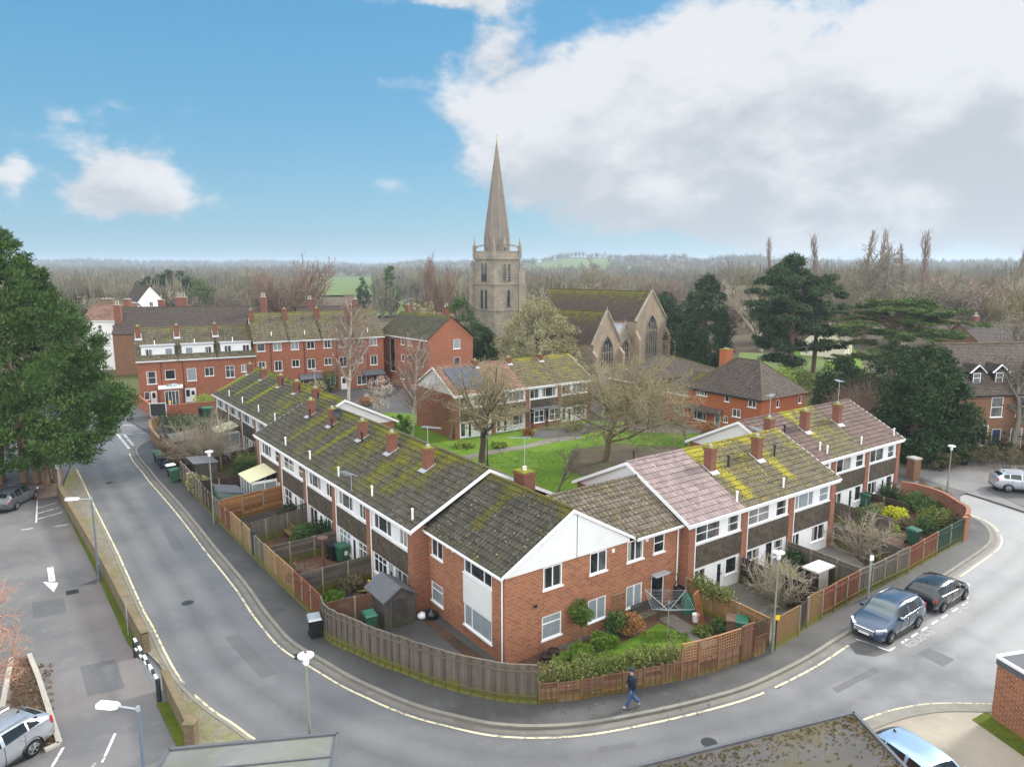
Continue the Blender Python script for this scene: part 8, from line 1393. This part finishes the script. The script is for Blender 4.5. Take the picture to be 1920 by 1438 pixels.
mb = MB(); [mb.bar(a + d * .15 + nn_ * (1.15 * k) + ZV * .03, b - d * .15 + nn_ * (1.15 * k) + ZV * .03, .05, .03) for k in (1, 2, 3)]; mb.build('felt_seam', M['felt_grey'], None); sm = COL.objects['felt_seam']; sm.parent = COL.objects['garage']; sm.location = -COL.objects['garage'].location
p0, p1, p2 = g(1185, 1440, 2.6), g(1600.6, 1337, 2.6), g(1698, 1440, 2.6); e0 = p0 + (p0 - p1).normalized() * 6; e1 = p1 + (p2 - p1).normalized() * 9; dg = slab_garage('garage', 'dark mossy flat garage roof strewn with leaves at the bottom right', [e0, e0 + (p2 - p1).normalized() * 9, e1, p1], 2.6, .2, 'brick_pier', 'felt_dark', 'felt_grey')
du = (p0 - p1).normalized(); dv = (p2 - p1).normalized(); rg_ = np.random.default_rng(5); C = []
for _ in range(900): a_ = rg_.random() * 11; b_ = abs(rg_.normal(0, .55)) + .15 if rg_.random() < .75 else rg_.random() * 5; q = p1 + du * a_ + dv * b_; C.append((q.x, q.y, 2.62))
for _ in range(300): a_ = abs(rg_.normal(0, .3)) + .12; b_ = rg_.random() * 5; q = p1 + du * a_ + dv * b_; C.append((q.x, q.y, 2.62))
V, Q, r = cloud(C, [.05] * len(C), 2, .075, .7, 0, .5); tag(link(fast_mesh('roof_leaves', V, Q, 'leaf_dead', r), 'roof_leaves'), 'brown leaves gathered along the dark garage roof edge', 'leaves', kind='stuff'); V, Q, r = cloud(C[::5], [.06] * len(C[::5]), 4, .06, .8, 0, .6); tag(link(fast_mesh('roof_moss', V, Q, 'moss_clump', r), 'roof_moss'), 'moss tufts along the dark garage roof edge', 'moss', kind='stuff')
z = 2.7; c0 = g(1869, 1231, z); gx = (g(1925, 1264, z) - c0).normalized(); gy_ = Vector((-gx.y, gx.x, 0)); slab_garage('garage', 'red brick garage with a grey roof and white fascia at the right edge', [c0, c0 + gx * 7, c0 + gx * 7 + gy_ * 5, c0 + gy_ * 5][::1], z, .3, 'brick_corner', 'felt_grey', 'fascia', .05)
sheet('moss_strip', [c0 + gx * 0 - gy_ * .9 - Vector((0, 0, z - .06)), c0 + gx * 7 - gy_ * .9, c0 + gx * 7 + gy_ * .2, c0 + gy_ * .2 - gx * .3], .06, 'moss_ground')
# planted island in the car park
isl_ = gl([(22, 1330), (20, 1236), (55, 1228), (72, 1270), (112, 1395), (84, 1408), (10, 1380)], .03); sheet('planting_bed', isl_, .06, 'leaf_soil'); mb = MB(); q = [Vector((p.x, p.y, 0)) for p in isl_]; pass
for i in range(2, 5): mb.bar(Vector((q[i].x, q[i].y, .065)), Vector((q[i + 1].x, q[i + 1].y, .065)), .2, .13)
mb.bar(Vector((*g(22, 1236, 0)[:2], .065)), Vector((*g(4, 1330, 0)[:2], .065)), .2, .13); tag(mb.build('kerb', M['concrete']), kind='structure')
V, Q, r = cloud([tuple(g(rf.uniform(15, 100), rf.uniform(1245, 1395), .08)) for _ in range(300)], [.1] * 300, 3, .13, .5, 0, .2); tag(link(fast_mesh('bed_litter', V, Q, 'leaf_dead', r), 'bed_litter'), 'dead leaves and twigs in the car park planting bed', 'leaf litter', kind='stuff')
TF = tree_pair('t', 120, 'bark_pale', 'bark_orange', H=3.8, r0=.13, kids=(13, 9, 7, 4), ratio=(.75, .55, .5, .45), angle=60, up=.06, wig=.15, start=.22, minr=.007); plant(TF, 'bare_tree', 'bare tree with orange twigs at the left edge over the car park', 'tree', g(-22, 1215, .05), .5, 1.05); plant(TF, 'bare_tree', 'smaller bare orange twigged tree in the car park planting bed', 'tree', g(-40, 1330, .05), 2.0, .8)
# ------------------------------------------------------------------ walker
def skin_obj(name, verts, edges, radii, mat, parent=None, root=0, sub=2):
    me = bpy.data.meshes.new(name); me.from_pydata([tuple(v) for v in verts], edges, []); me.materials.append(M[mat]); o = bpy.data.objects.new(name, me); COL.objects.link(o); m1 = o.modifiers.new('skin', 'SKIN'); m1.use_smooth_shade = True
    sv = me.skin_vertices[0].data
    for i, r_ in enumerate(radii): sv[i].radius = r_ if hasattr(r_, '__len__') else (r_, r_); sv[i].use_root = (i == root)
    m2 = o.modifiers.new('sub', 'SUBSURF'); m2.levels = sub; m2.render_levels = sub
    if parent: o.parent = parent
    return o
# local axes: +x walking direction, z up
V = [(0, 0, .93), (.01, 0, 1.12), (.0, 0, 1.38), (.03, 0, 1.50), (.06, 0, 1.60), (.075, 0, 1.70),                       # 0-5 pelvis..head
     (.0, .10, .90), (.10, .10, .49), (.22, .09, .10), (.36, .10, .045), (0, -.10, .90), (-.02, -.10, .50), (-.33, -.10, .20), (-.28, -.10, .06),   # 6-13 legs
     (.0, .19, 1.40), (-.06, .23, 1.13), (.05, .22, .90), (.0, -.19, 1.40), (.07, -.24, 1.13), (.17, -.20, .92)]       # arms
Eg = [(0, 1), (1, 2), (2, 3), (3, 4), (4, 5), (0, 6), (6, 7), (7, 8), (8, 9), (0, 10), (10, 11), (11, 12), (12, 13), (2, 14), (14, 15), (15, 16), (2, 17), (17, 18), (18, 19)]
Ra = [(.14, .11), (.14, .11), (.15, .11), .06, (.085, .075), (.08, .07), .085, .06, .04, .025, .085, .06, .04, .025, .06, .045, .03, .06, .045, .03]
man = skin_obj('person', V, Eg, Ra, 'skin'); tag(man, 'person in a dark padded jacket, jeans and a navy beanie walking along the corner pavement', 'person')
J = skin_obj('jacket', [(0, 0, .84), (.01, 0, 1.12), (.0, 0, 1.38), (.01, 0, 1.56), V[14], V[15], (.045, .22, .92), V[17], V[18], (.165, -.20, .94)], [(0, 1), (1, 2), (2, 3), (2, 4), (4, 5), (5, 6), (2, 7), (7, 8), (8, 9)], [(.24, .20), (.25, .21), (.24, .20), (.15, .15), .125, .10, .085, .125, .10, .085], 'jacket', man)
skin_obj('jeans', [(0, 0, .93), V[6], V[7], (.235, .09, .07), V[10], V[11], (-.335, -.10, .19)], [(0, 1), (1, 2), (2, 3), (0, 4), (4, 5), (5, 6)], [(.165, .135), .115, .09, .082, .115, .09, .082], 'denim', man)
skin_obj('beanie', [(.05, 0, 1.66), (.05, 0, 1.72), (.045, 0, 1.80)], [(0, 1), (1, 2)], [(.155, .135), (.15, .13), (.09, .08)], 'hat', man)
for a, b in (((.19, .09, .06), (.40, .10, .045)), ((-.34, -.10, .17), (-.29, -.10, .03))): skin_obj('shoe', [a, b], [(0, 1)], [(.075, .06), (.065, .05)], 'shoe', man, sub=1)
for hx, hy, hz, sy in ((.05, .22, .90, 1), (.17, -.20, .92, -1)):
    vs = [(hx, hy, hz), (hx + .012, hy, hz - .06)]; ed = [(0, 1)]; rr = [.026, .030]
    for k in range(4): b = len(vs); oy = (k - 1.5) * .017; vs += [(hx + .02 + oy, hy, hz - .10), (hx + .035 + oy, hy - sy * .012, hz - .135 + .006 * abs(k - 1.5))]; ed += [(1, b), (b, b + 1)]; rr += [.009, .008]
    b = len(vs); vs += [(hx + .045, hy - sy * .01, hz - .055), (hx + .06, hy - sy * .02, hz - .085)]; ed += [(0, b), (b, b + 1)]; rr += [.010, .008]; skin_obj('hand', vs, ed, rr, 'skin', man, sub=1)
fc = MB(); fc.obox((.155, 0, 1.655), (.02, 0, 0), (0, .014, 0), (0, 0, .022)); fc.build('nose', M['skin'], man)
for s_ in (-1, 1): e_ = MB(); e_.lathe([(.004, -.01), (.011, 0), (.004, .01)], (.142, s_ * .03, 1.685), 8); e_.build('eye', M['metal_dark'], man); e_ = MB(); e_.obox((.06, s_ * .082, 1.665), (.02, 0, 0), (0, .008, 0), (0, 0, .03)); e_.build('ear', M['skin'], man)
fc = MB(); fc.obox((.142, 0, 1.61), (.008, 0, 0), (0, .025, 0), (0, 0, .006)); fc.build('mouth', M['terracotta'], man)
man.location = g(1184, 1326, .10); man.rotation_euler = (0, 0, R(178))
# ------------------------------------------------------------------ winter haze
mb = MB(); mb.box(-5600, 5600, -60, 5700, -1.2, 62)
hm = bpy.data.materials.new('haze'); hm.use_nodes = True; ht = hm.node_tree; ht.nodes.clear()
vol = nd(ht, 'VolumePrincipled', {'Color': (.66, .78, .92), 'Density': .00024, 'Anisotropy': .2}); ho = nd(ht, 'OutputMaterial'); ht.links.new(vol.outputs[0], ho.inputs['Volume'])
hz = mb.build('haze', hm, uv=False); tag(hz, 'pale blue winter haze over the plain', 'haze', kind='stuff')
